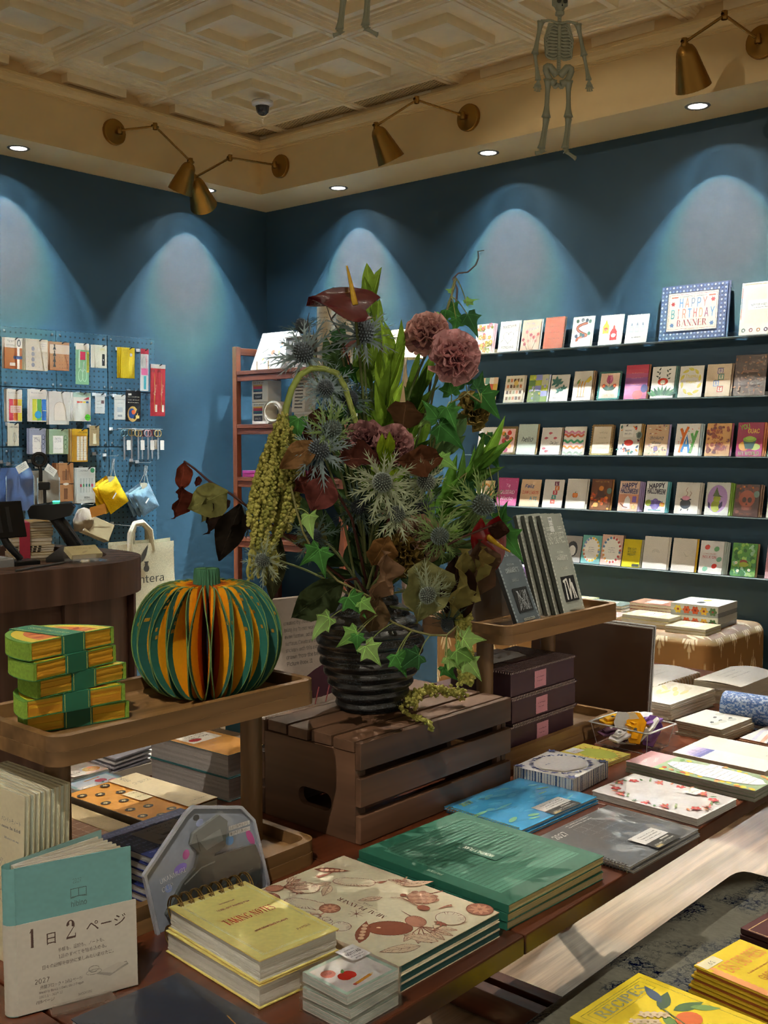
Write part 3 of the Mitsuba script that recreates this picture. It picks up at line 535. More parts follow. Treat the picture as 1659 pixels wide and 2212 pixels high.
def pumpkin(m, x, y, s, c='#d0793a'): [m.ell(x + k * s * .5, y, s * .55, s * .8, c2, k=12) for k, c2 in ((-1, c), (1, c), (0, '#dc8d4d'))]; m.line([(x, y + .7 * s), (x + .1 * s, y + 1.2 * s)], s * .2, '#5a6a3a')
def a_pumpkin(m, w, h): pumpkin(m, w * .45, h * .45, .014)
def a_witchtown(m, w, h):
    scat(m, w, h * .6, 40, ('#c9562a', '#8a3a22', '#d98a35', '#3a2418', '#a5452a'), .007, 'e', 15); m.text('HAPPY HALLOWEEN', w * .5, h * .9, .006, '#e8c07a', w=w * .66)
    m.flat([(w * .3, h * .4), (w * .7, h * .4), (w * .66, h * .62), (w * .56, h * .6), (w * .5, h * .84), (w * .44, h * .6), (w * .34, h * .66)], '#3a1f16'); m.ell(w * .5, h * .7, .012, .012, '#d98a3a'); pumpkin(m, w * .3, h * .16, .012); m.ell(w * .9, h * .62, .012, .014, '#4f6a60')
def hh(m, w, h, c): m.text('HAPPY', w * .5, h * .78, .02, c, w=w * .78, bold=3, rot=4); m.text('HALLOWEEN!', w * .5, h * .6, .02, c, w=w * .9, bold=3, rot=-2)
def a_ghost(m, w, h): m.rect(0, w, 0, h * .56, '#d99a7a'); hh(m, w, h, '#3a2f5a'); m.flat(Polygon([(w * .25, h * .1), (w * .62, h * .08), (w * .6, h * .4), (w * .46, h * .52), (w * .34, h * .42)]), '#eee6dc'); m.rect(w * .7, w * .9, h * .3, h * .5, '#7d5a9a'); pumpkin(m, w * .8, h * .14, .011); m.line([(w * .12, h * .25), (w * .3, h * .14), (w * .5, h * .12)], .005, '#6b3a2a')
def a_bat(m, w, h): hh(m, w, h, '#2a2638'); m.ell(w * .5, h * .26, .02, .026, '#6a5a9a'); m.leaf(w * .5, h * .34, .045, .026, 200, '#56478a'); m.leaf(w * .5, h * .34, .045, .026, -20, '#56478a'); pumpkin(m, w * .84, h * .26, .012, '#c9a23a'); m.ell(w * .17, h * .3, .014, .014, '#8fa53a'); m.rect(w * .2, w * .8, h * .06, h * .09, '#5a9aa5')
def a_cauldron(m, w, h): m.ell(w * .45, h * .32, .024, .022, '#33343c'); m.rect(w * .22, w * .68, h * .44, h * .48, '#26272d'); m.ell(w * .45, h * .5, .018, .01, '#d99ab0'); m.line([(w * .45, h * .56), (w * .52, h * .66), (w * .42, h * .74), (w * .5, h * .84)], .002, '#8a5a45'); m.line([(w * .6, h * .55), (w * .68, h * .66), (w * .6, h * .72)], .002, '#8a5a45'); [m.line([(w * x, h * .16), (w * (x - .04), h * .1)], .004, '#26272d') for x in (.32, .6)]
def a_cat(m, w, h): m.ell(w * .5, h * .5, w * .42, h * .42, '#b08fc4', k=24); m.ell(w * .45, h * .28, .02, .026, '#9aa53a'); m.ell(w * .48, h * .5, .016, .013, '#a9b545'); m.flat([(w * .3, h * .58), (w * .72, h * .56), (w * .56, h * .62), (w * .44, h * .86), (w * .38, h * .62)], '#4a5a35'); m.leaf(w * .6, h * .2, .035, .014, 70, '#3f3560'); m.leaf(w * .2, h * .2, .03, .012, 100, '#3f3560')
def a_skull(m, w, h): scat(m, w, h, 26, ('#5a2a1c', '#6b3524', '#44201a'), .01, 'e', 16); m.ell(w * .5, h * .55, .034, .036, '#8a4530'); m.rect(w * .32, w * .64, h * .2, h * .34, '#7d3a2a'); m.ell(w * .4, h * .52, .009, .011, '#2a1410'); m.ell(w * .62, h * .52, .009, .011, '#2a1410'); m.flat([(w * .5, h * .44), (w * .46, h * .36), (w * .55, h * .36)], '#2a1410'); [m.line([(w * (.36 + .06 * k), h * .2), (w * (.36 + .06 * k), h * .32)], .001, '#2a1410') for k in range(5)]; m.text('STAY CREEPY', w * .5, h * .06, .006, '#b5764a', w=w * .5); m.ell(w * .88, h * .7, .012, .014, '#5f7a72'); [m.ell(w * x, h * y, .004, .004, '#d9883a') for x, y in ((.2, .86), (.35, .92), (.7, .9))]
def a_wreath(m, w, h, c2=('#d9b445', '#7a8ab0', '#c98a6a')): m.ell(w * .5, h * .5, w * .44, h * .44, '#efe9dc', k=24); [m.ell(w * (.5 + .4 * math.cos(a)), h * (.5 + .4 * math.sin(a)), .006, .006, c2[int(a * 9) % 3], k=8) for a in np.arange(0, 6.28, .36)]; [m.scrib(w * .36, w * .66, h * y, .004, '#8a8a86', int(y * 30)) for y in (.56, .49, .42)]
def a_wreath2(m, w, h): a_wreath(m, w, h, ('#b04a45', '#5a7a9a', '#d99a5a'))
def a_sun(m, w, h): [m.text(t, w * .5, h * y, .011, '#4a4420', w=w * .5) for t, y in (('the sun', .62), ('will rise', .52), ('again', .42))]; m.rect(w * .6, w * .98, h * .02, h * .12, '#2a2820')
def a_rainbow(m, w, h): [m.line(np.c_[w * .5 + r * np.cos(np.linspace(0, np.pi, 14)), h * .5 + r * np.sin(np.linspace(0, np.pi, 14))], .0014, c) for r, c in ((.016, '#b8b2a4'), (.012, '#c2bdb0'), (.008, '#b8b2a4'))]
def a_banana(m, w, h): m.line([(w * .48, h * .58), (w * .6, h * .46), (w * .74, h * .48)], [.001, .006, .001], '#cfc9b8')
def a_rock(m, w, h): m.text('ROCK ON', w * .42, h * .46, .011, '#a8332c', w=w * .6); [m.ell(w * x, h * y, .012, .01, c, rot=30) or m.ell(w * x + .006, h * y + .006, .005, .005, c2) for x, y, c, c2 in ((.3, .8, '#b8433c', '#4a5a8a'), (.7, .76, '#5f9a6a', '#c24a4a'), (.84, .45, '#6a9a80', '#3a5a5a'), (.66, .24, '#c2362f', '#d98a8a'), (.28, .14, '#7ab59a', '#4a7ab0'))]; m.scrib(w * .15, w * .7, h * .6, .003, '#c98a80', 3)
def a_frog(m, w, h): scat(m, w, h, 90, ('#4f8a3a', '#6fa045', '#2f6030', '#8fb85a', '#3f7a4a', '#9ac2a0'), .01, 'e', 17); m.ell(w * .5, h * .44, .016, .009, '#8a4a3a'); m.ell(w * .52, h * .36, .02, .01, '#a9b54a'); [m.flower(w * x, h * y, .007, '#e6ece0') for x, y in ((.2, .4), (.75, .2), (.3, .16))]
def a_penguin(m, w, h): m.ell(w * .5, h * .5, w * .3, h * .3, '#23252b'); m.ell(w * .5, h * .44, w * .2, h * .2, '#d8d5cc')
def a_plain(m, w, h): m.frame_(w * .12, w * .88, h * .12, h * .88, .002, '#8a8478')
# row: (y of the left edge, width, height, paper colour, art, label, copies behind, colour of those)
CARDS = {1: [(3.124, .1, .142, '#f2e4df', a_floral, 'white card strewn with yellow and pink flowers', 2, '#e8b9c4'), (2.985, .108, .145, '#efeee8', a_together, 'white together forever card with a drawn heart', 1, '#e9e8e2'),
  (2.857, .102, .142, '#ecc3a8', a_lovely, "peach you're lovely card with red flowers", 1, '#cfd3d2'), (2.732, .103, .143, '#d2622e', a_scallop, 'plain orange card with scalloped edges', 1, '#8a8078'),
  (2.585, .101, .136, '#eceae4', a_snake, 'white card with a brown snake shaped like S', 1, '#e6e4de'), (2.444, .106, .132, '#eceae2', a_sauce, 'white card with a yellow and a red sauce bottle', 1, '#dfe6e2'), (2.313, .105, .124, '#eeedea', a_bottles, 'white card with three faint bottles', 0, '')],
 2: [(3.097, .1, .124, '#efe2cf', a_town, 'card with a patchwork of coloured houses', 0, ''), (2.951, .107, .128, '#ded3bc', a_gold, 'cream card with a grid of small brown pictures', 1, '#dcd6c8'), (2.817, .106, .126, '#93a545', a_green, 'green patterned card in bands', 1, '#d5d9ee'),
  (2.696, .098, .122, '#cfc9be', a_plants, 'grey card with dark green plants', 0, ''), (2.575, .096, .133, '#d9d2c4', a_giraffe, 'grey card with orange stalks and a yellow trumpet flower', 2, '#8a7055'), (2.445, .108, .123, '#1f4a44', a_gracias, 'gracias card like a postage stamp with a tulip', 0, ''),
  (2.313, .107, .148, '#b5507a', a_pink, 'pink and purple graded card', 1, '#7a4a2a'), (2.188, .106, .135, '#eceae2', a_redflower, 'white card with a red flower above green leaves', 2, '#2f5a52'), (2.061, .106, .132, '#e6e2d6', a_thanks, 'white card with a yellow thanks friend wreath', 0, ''),
  (1.941, .106, .134, '#d9c3a2', a_baby, 'tan card with four stacked letter blocks', 1, '#8a6f4f'), (1.82, .132, .165, '#4a372d', a_brown, 'large dark brown leafy patterned card', 0, '')],
 3: [(3.106, .106, .13, '#e6e2d8', a_birds, 'white card with small red birds', 0, ''), (2.991, .11, .13, '#6a562f', a_fruit, 'stamp-edged card with round red and orange fruit', 0, ''), (2.875, .106, .142, '#c3d0c2', a_hello, 'pale green card reading hello', 1, '#8a6f45'),
  (2.744, .106, .125, '#e2dcd2', a_lips, 'white card with pink lips', 1, '#7a6a58'), (2.622, .104, .128, '#e9e2d4', a_wavy, 'card of wavy red, green and pink stripes', 1, '#ece6d8'), (2.478, .104, .133, '#7d6238', a_wedding, 'beige stamp-edged card with pale script', 1, '#5f4a2a'),
  (2.342, .104, .137, '#ddd8cc', a_bday, 'white happy birthday card among red and navy leaves', 2, '#8a6a35'), (2.213, .106, .133, '#cfae8a', a_thinking, 'tan thinking of you card', 1, '#b0a2cc'), (2.073, .108, .135, '#eceae4', a_yay, 'white card with YAY in big coloured brush letters', 2, '#b9cfd8'),
  (1.937, .106, .135, '#d8a565', a_mush, 'orange-brown mushroom card reading thank you so mush', 1, '#8a3a52'), (1.804, .108, .137, '#9a1f45', a_guac, 'crimson card reading you guac my world', 2, '#c9702f'), (1.672, .1, .132, '#3f8a70', a_frog, 'green card cut by the picture edge beside the guac card', 0, '')],
 4: [(3.115, .104, .116, '#e9cf9a', a_circle, 'yellow-edged card with an orange ring', 0, ''), (2.989, .116, .132, '#bb4f7e', a_quiero, 'pink te quiero mucho card', 0, ''), (2.856, .11, .127, '#dcb890', a_feliz, 'tan card reading feliz cumpleaños a ti', 0, ''),
  (2.728, .107, .129, '#dfdad0', a_letters, 'white card with a falling column of letter tiles', 0, ''), (2.604, .104, .135, '#dcd6ca', a_pumpkin, 'plain card with one small orange pumpkin', 1, '#cfcabe'), (2.477, .102, .136, '#5a3420', a_witchtown, 'dark brown halloween card with a castle', 1, '#8a6238'),
  (2.336, .096, .131, '#e2c4ae', a_ghost, 'peach happy halloween card with a ghost', 3, '#a996c2'), (2.207, .097, .133, '#dcdfdc', a_bat, 'white happy halloween card with a purple bat', 2, '#4f9aa5'), (2.068, .106, .132, '#dedad0', a_cauldron, 'white card with a black cauldron', 2, '#d0ccc2'),
  (1.933, .103, .135, '#d6d8d2', a_cat, 'card with a green cat in a lilac oval', 3, '#8ab545'), (1.808, .102, .13, '#2f1712', a_skull, 'dark brown card with a red skull', 2, '#6a4a32'), (1.672, .096, .126, '#dfe6da', a_rock, 'pale blob card cut by the picture edge', 1, '#4fae80')],
 5: [(2.896, .084, .086, '#cfc9bd', a_plain, 'low grey framed card behind the ornament packs', 0, ''), (2.615, .092, .118, '#8a8680', a_penguin, 'grey penguin card half behind the ornament packs', 0, ''), (2.519, .097, .126, '#5f9a92', a_wreath, 'teal card with a white wreath label', 0, ''),
  (2.42, .104, .134, '#d9b2a0', a_wreath2, 'pink card with a white wreath label', 1, '#4a3a34'), (2.312, .085, .12, '#d9c21f', a_sun, 'bright yellow card reading the sun will rise again', 2, '#b5b2a2'), (2.212, .114, .138, '#e2dccf', a_rainbow, 'white card with a faint rainbow', 1, '#dcd6c8'),
  (2.078, .106, .138, '#e0d9ca', a_banana, 'white card with a faint banana', 1, '#d8b02f'), (1.954, .102, .135, '#e6e6e4', a_rock, 'white rock on card', 3, '#c3d2cc'), (1.815, .103, .134, '#4f8a3f', a_frog, 'green frog among clover leaves card', 1, '#7a6040'), (1.672, .096, .135, '#d9a2b0', a_floral, 'pink flowered card cut by the picture edge', 0, '')]}
def stand(y, z, w, h, xb=.05, xt=.02):
    L = math.hypot(h, xb - xt); return frame((XA - xb, y, z), (0, -1, 0), (xb - xt, 0, h)), L
for r, cs in CARDS.items():
    for (y, w, h, c, art, lab, n, c2) in cs:
        k = thing('greeting_card', f'{lab}, on the {RN[r]} card shelf', 'greeting card')
        F_, L = stand(y, ROWZ[r] + .0005, w, h)
        m = MB().box(0, w, 0, L, -.0022, 0, c, .4, .0006); art(m, w, L); m.put(k, 'paint', F_)
        for i in range(n):
            g = thing('greeting_card', f'{("first", "second", "third")[i]} card edge behind the {lab}', 'greeting card', 'copies standing behind the front cards')
            dx = .0045 * (i + 1); F_, L2 = stand(y - .006 * (i + 1), ROWZ[r] + .0005, w, h - .002 * i, .05 - dx, .02 - dx)
            MB().box(0, w + .002, 0, L2, -.002, 0, c2, .35, .0006).put(g, 'paint', F_)
y, w, h = 2.152, .293, .228
k = thing('banner_pack', 'large blue patterned happy birthday banner pack on the top card shelf', 'banner pack')
F_, L = stand(y, ROWZ[1] + .0005, w, h); m = MB().box(0, w, 0, L, -.003, 0, '#2c4a86', .35, .001); a_banner(m, w, L); m.put(P(k, 'cover'), 'paint', F_)
F_, L = stand(y - .006, ROWZ[1] + .0005, w, h + .003, .044, .014); MB().box(0, w + .004, 0, L, -.002, 0, '#22386b', .3).put(P(k, 'backing'), 'paint', F_)
k = thing('writing_set', 'white letter writing set cut by the right picture edge on the top card shelf', 'stationery set')
F_, L = stand(1.801, ROWZ[1] + .0005, .16, .212); m = MB().box(0, .16, 0, L, -.012, 0, '#ece6da', .35, .001); a_letter(m, .16, L); m.put(k, 'paint', F_)
# ---------------------------------------------------------------- pegboards on the left wall
PX, PW, PZ, PH = 2.567, .2905, 1.945, .281
def pegs(p, n, uv):
    a, b = (p.x - PX) / .0264 + .5, (p.z - PZ) / .0264 + .5
    d = dr.sqrt(dr.square(a - dr.floor(a) - .5) + dr.square(b - dr.floor(b) - .5))
    return mi.Color3f(*lin('#213d4e')) * dr.select((d < .17) & (n.y < -.5), .06, 1.0)
bs('peg_paint', {'type': 'principled', 'base_color': mikit.proc(pegs), 'roughness': .45})
first = None
for r in range(5):
    for c in range(-1, 3):
        k = thing('pegboard_panel', f'dark blue pegboard panel, {("top", "second", "third", "fourth", "lowest")[r]} row, {("cut by the left picture edge", "left column", "middle column", "right column")[c + 1]}', 'pegboard', 'pegboard panels')
        M = T().translate([PW * c, 0, -PH * r])
        if first is None:
            first = k
            MB().box(PX + .0007 - PW * 0, PX + PW - .0007, YB - .022, YB - .001, PZ - PH + .0007, PZ - .0007, (0., 0.), b=.002).put(P(k, 'board'), 'peg_paint')
            m = MB()
            for sx in (.02, PW - .02):
                for sz in (.02, PH - .02):
                    MB().lathe([(0, .0245), (.004, .0242), (.0055, .0225), (.0055, .02)][::-1], (0., 0.), k=10).put(P(k, 'screw'), 'steel', frame((PX + sx, YB, PZ - sz), (1, 0, 0), (0, 0, 1)))
        for s in [s for s in S if s.startswith(first + '__')]:
            S[k + s[len(first):]] = {**S[s], 'to_world': M}
# the first panel's own meshes stay where they were built
def hook(x, z, l, lab, tip=True):
    k = thing('peg_hook', f'steel peg hook {lab}', 'hook'); m = MB()
    m.tube([(x, YB - .022, z), (x, YB - .022 - l + .008, z), (x, YB - .022 - l, z + .006)], .0016, '#b9bcc0', .25, 6).box(x - .011, x + .011, YB - .0245, YB - .0222, z - .004, z + .012, '#c2c5c8', .3)
    if tip: m.tube([(x - .001, YB - .016 - l, z - .001), (x + .0035, YB - .03 - l, z + .007)], .0026, '#17181b', .4, 6)
    m.put(k)
def b_(m, w, h, *a): m.rect(w * a[0], w * a[1], h * a[2], h * a[3], a[4])
def p_orange(m, w, h): b_(m, w, h, 0, 1, .68, 1, '#e2ddd2'); b_(m, w, h, .72, .86, 0, .95, '#e6e2da'); b_(m, w, h, .52, 1, .32, .42, '#2a3a5f'); m.ring(w * .56, h * .37, .006, .006, .002, '#26272c'); b_(m, w, h, .3, .62, .1, .2, '#dcd6cc'); m.ell(w * .82, h * .84, .009, .017, '#26272c'); m.ell(w * .82, h * .84, .005, .012, '#e2ddd2'); m.text('TEST', w * .35, h * .86, .008, '#444', w=w * .4); m.text('NOTEBOOK', w * .35, h * .74, .006, '#333', w=w * .5)
def p_dots(m, w, h): [m.ell(w * (.12 + .16 * i), h * (.12 + .15 * j), .002, .002, '#a59678', k=7) for i in range(6) for j in range(4)]; b_(m, w, h, .55, .95, .62, .92, '#d9d0bb'); [m.ell(w * .32, h * (.18 + .17 * j), .0085, .0105, '#77787d', k=12) for j in range(4)]; [m.scrib(w * .6, w * .9, h * y, .003, '#999', 3) for y in (.7, .78, .84)]
def p_brown(m, w, h): b_(m, w, h, 0, 1, .58, .9, '#cbb49a'); [m.flat([(w * .24 - .008, h * y), (w * .24 + .008, h * y), (w * .24, h * y + .024)], '#1d1b1c') for y in (.12, .3, .5, .72)]; [m.ell(w * .24, h * y + .022, .004, .004, '#1d1b1c', k=8) for y in (.12, .3, .5, .72)]; [m.ell(w * x, h * y, .0016, .0016, '#5d3624', k=6) for x in (.5, .64, .78, .9) for y in (.1, .22, .34, .46)]
def p_scissor(m, w, h): b_(m, w, h, 0, 1, .84, 1, '#dcd8ca'); b_(m, w, h, .82, 1, .3, .8, '#c9b23a'); b_(m, w, h, .3, .72, .6, .8, '#b52f4a'); [m.ring(w * x, h * .22, .014, .03, .004, '#a9d2b0') for x in (.36, .66)]; m.line([(w * .5, h * .3), (w * .62, h * .56)], .004, '#b9c2c0'); m.line([(w * .25, h * .4), (w * .28, h * .85)], .008, '#a9d2b0'); b_(m, w, h, .86, .96, .34, .76, '#7d8a2a')
def p_slim(m, w, h): [b_(m, w, h, .1 * i, .1 * i + .015, 0, 1, '#8a8474') for i in range(4)]; m.text('METAL', w * .62, h * .78, .008, '#c9b23a', w=w * .45, bold=1); b_(m, w, h, .58, .82, .1, .62, '#1b1c1f'); m.ell(w * .7, h * .36, .003, .004, '#ddd')
def p_cutter(m, w, h): [b_(m, w, h, x, x + .02, 0, .95, '#a5860f') for x in (.12, .26, .4)]; m.ring(w * .72, h * .45, .012, .054, .0025, '#f0d55a'); b_(m, w, h, .64, .8, .72, .82, '#c9ccd0'); b_(m, w, h, .66, .78, .15, .7, '#e2c22a')
def p_compass(m, w, h): b_(m, w, h, 0, 1, .88, 1, '#a5263a'); b_(m, w, h, .1, .9, .38, .54, '#d05a86'); m.ring(w * .45, h * .68, .013, .03, .003, '#9aa0a6'); m.line([(w * .75, h * .5), (w * .7, h * .85)], .004, '#d98a9a'); b_(m, w, h, .4, .7, .04, .36, '#3f9aa8'); m.text('C', w * .75, h * .7, .012, '#b02a4a', bold=1)
def p_pencils(m, w, h): b_(m, w, h, 0, 1, .92, 1, '#b9b3ad'); [(b_(m, w, h, x, x + .04, .1, .82, '#a9803a'), b_(m, w, h, x + .06, x + .2, .08, .22, '#e2d6cc'), m.text('Pencil', w * (x + .13), h * .5, .014, '#e6b0a0', rot=80, slant=.2)) for x in (.25, .72)]; [b_(m, w, h, x, x + .008, 0, .92, '#7d1f26') for x in (.14, .33, .56, .66)]; m.text('2B', w * .15, h * .85, .012, '#5d1a20', bold=2); m.text('2B', w * .55, h * .85, .012, '#5d1a20', bold=2)
def p_sticky(c):
    def f(m, w, h):
        b_(m, w, h, 0, 1, .78, 1, '#d6d2c6'); [b_(m, w, h, .16 + .28 * i, .42 + .28 * i, .04, .7, q) for i, q in enumerate(c)]; m.scrib(w * .1, w * .8, h * .88, .004, '#777', 5)
        if c[0][1] == 'c': b_(m, w, h, .24, .95, .28, .5, '#e2bcb0'); [m.scrib(w * .28, w * .9, h * y, .003, '#a56a5a', 6) for y in (.32, .38, .44)]
        else: m.ell(w * .5, h * .22, .018, .018, '#2f8ac9'); b_(m, w, h, .74, .98, .34, .36, '#e2e2dc')
    return f
def p_arch(m, w, h): m.flat([(w * .24, h * .12), (w * .84, h * .12), (w * .84, h * .5), (w * .8, h * .6), (w * .68, h * .68), (w * .54, h * .7), (w * .4, h * .68), (w * .28, h * .6), (w * .24, h * .5)], '#b5ada0'); m.flat([(w * .27, h * .13), (w * .82, h * .13), (w * .82, h * .5), (w * .77, h * .59), (w * .67, h * .66), (w * .54, h * .68), (w * .41, h * .66), (w * .31, h * .59), (w * .27, h * .5)], '#ddd5c8')
def p_index(m, w, h): b_(m, w, h, 0, 1, .84, 1, '#9fb8a8'); [b_(m, w, h, .22 + .17 * i, .36 + .17 * i, .64, .7, c) for i, c in enumerate(('#b53a3a', '#c9763a', '#c9b23a', '#3f6aa5'))]; m.flat([(w * .55, h * .76), (w * .9, h * .76), (w * .9, h * .86)], '#a83545'); m.ell(w * .82, h * .14, .016, .016, '#58c22f'); m.scrib(w * .62, w * .95, h * .13, .004, '#2a6a1a', 2)
def p_small(m, w, h): b_(m, w, h, .6, .9, .5, .66, '#5a3f42'); [m.line([(w * .12, h * y), (w * .7, h * y)], .0012, '#8a8a86') for y in (.3, .46, .62)]; b_(m, w, h, .1, .9, .82, .98, '#b9bec2')
def p_grey(m, w, h): b_(m, w, h, .25, .75, .3, .5, '#a9adb2'); b_(m, w, h, .3, .7, .12, .2, '#8a8d92'); b_(m, w, h, 0, 1, .8, .82, '#9a9da2'); m.scrib(w * .2, w * .8, h * .66, .004, '#888', 4)
def p_black(m, w, h): m.ell(w * .45, h * .24, .032, .04, '#c9a25a'); m.ell(w * .4, h * .26, .02, .026, '#2a4a8a'); m.ell(w * .5, h * .3, .012, .012, '#d9663a'); m.line([(w * .55, h * .08), (w * .9, h * .5)], .012, '#151517'); b_(m, w, h, .66, .9, .1, .2, '#d9c27a'); [m.scrib(w * .12, w * .88, h * y, .005, '#c9c5ba', int(9 * y)) for y in (.6, .68, .78)]; b_(m, w, h, .14, .36, .84, .9, '#e0ddd6')
def p_clip(m, w, h): m.text('DIRECTION', w * .5, h * .8, .006, '#3a3a34', w=w * .8, bold=1); m.ring(w * .62, h * .38, .009, .022, .002, '#8a8d8a'); b_(m, w, h, .05, .2, 0, 1, '#c9c4b2')
def p_clips(c):
    def f(m, w, h): b_(m, w, h, .2, .72, .04, .74, '#dcdcd8'); m.text('INDEX', w * .46, h * .58, .01, '#6a6a72', w=w * .36); m.text('CLIPS', w * .46, h * .48, .01, '#6a6a72', w=w * .36); [m.ring(w * .84, h * y, .009, .012, .002, c) for y in (.3, .5, .66)]; m.scrib(w * .26, w * .68, h * .22, .003, '#888', 3); b_(m, w, h, 0, 1, .9, .905, '#777')
    return f
def p_yell(m, w, h): b_(m, w, h, 0, 1, .82, 1, '#c99a1f'); m.text('4 Notepads', w * .66, h * .88, .008, '#4a3a10', w=w * .6); [b_(m, w, h, .3 + .22 * i, .48 + .22 * i, .05, .78, '#e0d6c0') for i in range(3)]; [m.scrib(w * .32, w * .94, h * y, .0025, '#8a8474', int(y * 40)) for y in np.arange(.1, .72, .07)]; b_(m, w, h, .1, .12, 0, .95, '#9a7a2a')
def p_tan(m, w, h): m.flat([(w * .34, h * .1), (w * .7, h * .1), (w * .64, h * .5), (w * .68, h * .64), (w * .6, h * .6), (w * .44, h * .6), (w * .36, h * .64), (w * .4, h * .5)], '#d9cfb2'); m.scrib(w * .2, w * .8, h * .8, .004, '#6a5a3a', 4)
def p_pen(m, w, h): m.rect(w * .25, w * .7, h * .55, h * .8, '#7d4f30'); m.rect(w * .35, w * .6, h * .06, h * .34, '#6a4028'); m.rect(0, w, h * .44, h * .47, '#4a2c1c'); m.ell(w * .5, h * .455, .016, .006, '#e0d8cc'); m.line([(w * .5, h * .55), (w * .5, h * .84)], .005, '#4f2f1e')
def p_marker(m, w, h): b_(m, w, h, .12, .95, .22, .72, '#ccd0cd'); [(b_(m, w, h, .18 + .15 * i, .27 + .15 * i, .3, .7, '#b3b9b6'), b_(m, w, h, .18 + .15 * i, .27 + .15 * i, .46, .54, c)) for i, c in enumerate(('#9a3a4a', '#4f8a5f', '#3a5f6a', '#2f6a5a', '#c23a6a'))]; m.text('ZEBRA', w * .55, h * .14, .008, '#555'); b_(m, w, h, .15, .95, .09, .095, '#333'); m.ell(w * .84, h * .92, .012, .012, '#3f8a5f'); m.scrib(w * .1, w * .6, h * .9, .005, '#666', 8)
PACKS = [(2.551, .088, 1.886, .142, '#a85a32', p_orange, 'orange notebook in a pack with a navy strap', 1, '#c9beb0'), (2.661, .115, 1.889, .147, '#cbbfa2', p_dots, 'cream dotted pouch pack with four grey figures', 3, '#7a6a50'), (2.788, .107, 1.885, .136, '#a5714f', p_brown, 'brown dotted pack with four black bear figures', 2, '#8a5f40'),
 (2.923, .074, 1.886, .199, '#7fae86', p_scissor, 'long green pack holding pale green scissors', 0, ''), (3.036, .068, 1.885, .112, '#d6d0bd', p_slim, 'small cream pack with a black metal part', 2, '#c9c2ae'), (3.19, .081, 1.884, .154, '#cfae1c', p_cutter, 'bright yellow cutter knife pack', 2, '#b5950f'), (3.3, .05, 1.883, .214, '#c9c6c2', p_compass, 'narrow pink and white compass pack', 0, ''),
 (3.363, .094, 1.81, .268, '#b0333a', p_pencils, 'long red pencil packs hanging past the board edge', 0, ''),
 (2.56, .079, 1.65, .15, '#d9d4c8', p_sticky(('#c23a4a', '#c9602f', '#d2b52f')), 'sticky index pack in red, orange and yellow', 1, '#c2bdae'), (2.673, .088, 1.654, .152, '#d3d3c9', p_sticky(('#b9c23a', '#5a9a4a', '#2f6ac2')), 'sticky index pack in green and blue with a blue dot', 1, '#c2bdae'),
 (2.776, .108, 1.648, .158, '#cfccc6', p_arch, 'white pack showing a grey arch shape', 1, '#bdbab4'), (2.909, .1, 1.648, .14, '#d6d3cb', p_index, 'white index pack with a bright green dot', 2, '#c2bfb6'), (3.03, .056, 1.647, .099, '#cfd0cf', p_small, 'small white card pack with a dark square', 0, ''), (3.143, .066, 1.645, .125, '#d2d0cc', p_grey, 'white pack with grey squares beside the black pack', 0, ''), (3.215, .09, 1.67, .158, '#16161a', p_black, 'black boxed pack with a colourful picture', 0, ''),
 (2.558, .057, 1.493, .105, '#d0cbb8', p_clip, 'small cream paper clip pack', 0, ''), (2.669, .088, 1.471, .122, '#8f92a6', p_clips('#3a3f5a'), 'lilac index clips pack', 1, '#77798c'), (2.776, .106, 1.468, .12, '#93a88c', p_clips('#4a6a45'), 'pale green index clips pack', 3, '#7d9078'), (2.895, .087, 1.47, .16, '#b5832a', p_yell, 'yellow topped notepads pack', 2, '#a58a5a'), (2.997, .056, 1.488, .1, '#a08a64', p_tan, 'small tan pack with a cream cat', 0, ''),
 (2.822, .082, 1.306, .187, '#a9764f', p_pen, 'brown card pack with a wooden pen', 3, '#8a5a38'), (2.916, .106, 1.282, .175, '#d0d3d0', p_marker, 'white marker pen set with five coloured bands', 2, '#b9bdba')]
for i, (x, w, z, h, c, art, lab, n, c2) in enumerate(PACKS):
    yf = 4.572 + .004 * (i % 3)
    k = thing('hanging_pack', lab + ', on the pegboard', 'stationery pack')
    m = MB().box(0, w, 0, h, -.004, 0, c, .3, .001); art(m, w, h); tilt = .012 * ((i * 7) % 5 - 2) / 2
    m.put(P(k, 'pack') if 0 else k, 'paint', frame((x, yf, z - h), (1, tilt, 0), (0, -.03, 1)))
    for j in range(n):
        g = thing('hanging_pack', f'{("first", "second", "third")[j]} pack edge behind the {lab}', 'stationery pack', 'packs hanging behind the front packs')
        MB().box(0, w, 0, h, -.003, 0, c2, .35, .001).put(g, 'paint', frame((x - .0075 * (j + 1), yf + .007 * (j + 1), z - h + .0005), (1, tilt, 0), (0, -.03, 1)))
    hook(x + w * .62, z - .006, YB - .022 - yf + .012, 'holding the ' + lab)
for i, (x, z) in enumerate(((3.207, 1.876), (3.27, 1.876), (2.983, 1.632), (3.123, 1.64), (3.16, 1.47), (3.06, 1.345), (3.28, 1.31), (2.555, 1.31), (2.705, 1.312), (2.885, 1.078))):
    hook(x, z, .06, ('above the yellow cutter pack', 'by the compass pack', 'above the small white card pack', 'beside the black pack', 'left of the scissors', 'left of the yellow pouches', 'left of the grey pouches', 'over the blue plastic bags', 'over the clear bags', 'bare above the counter')[i], False)
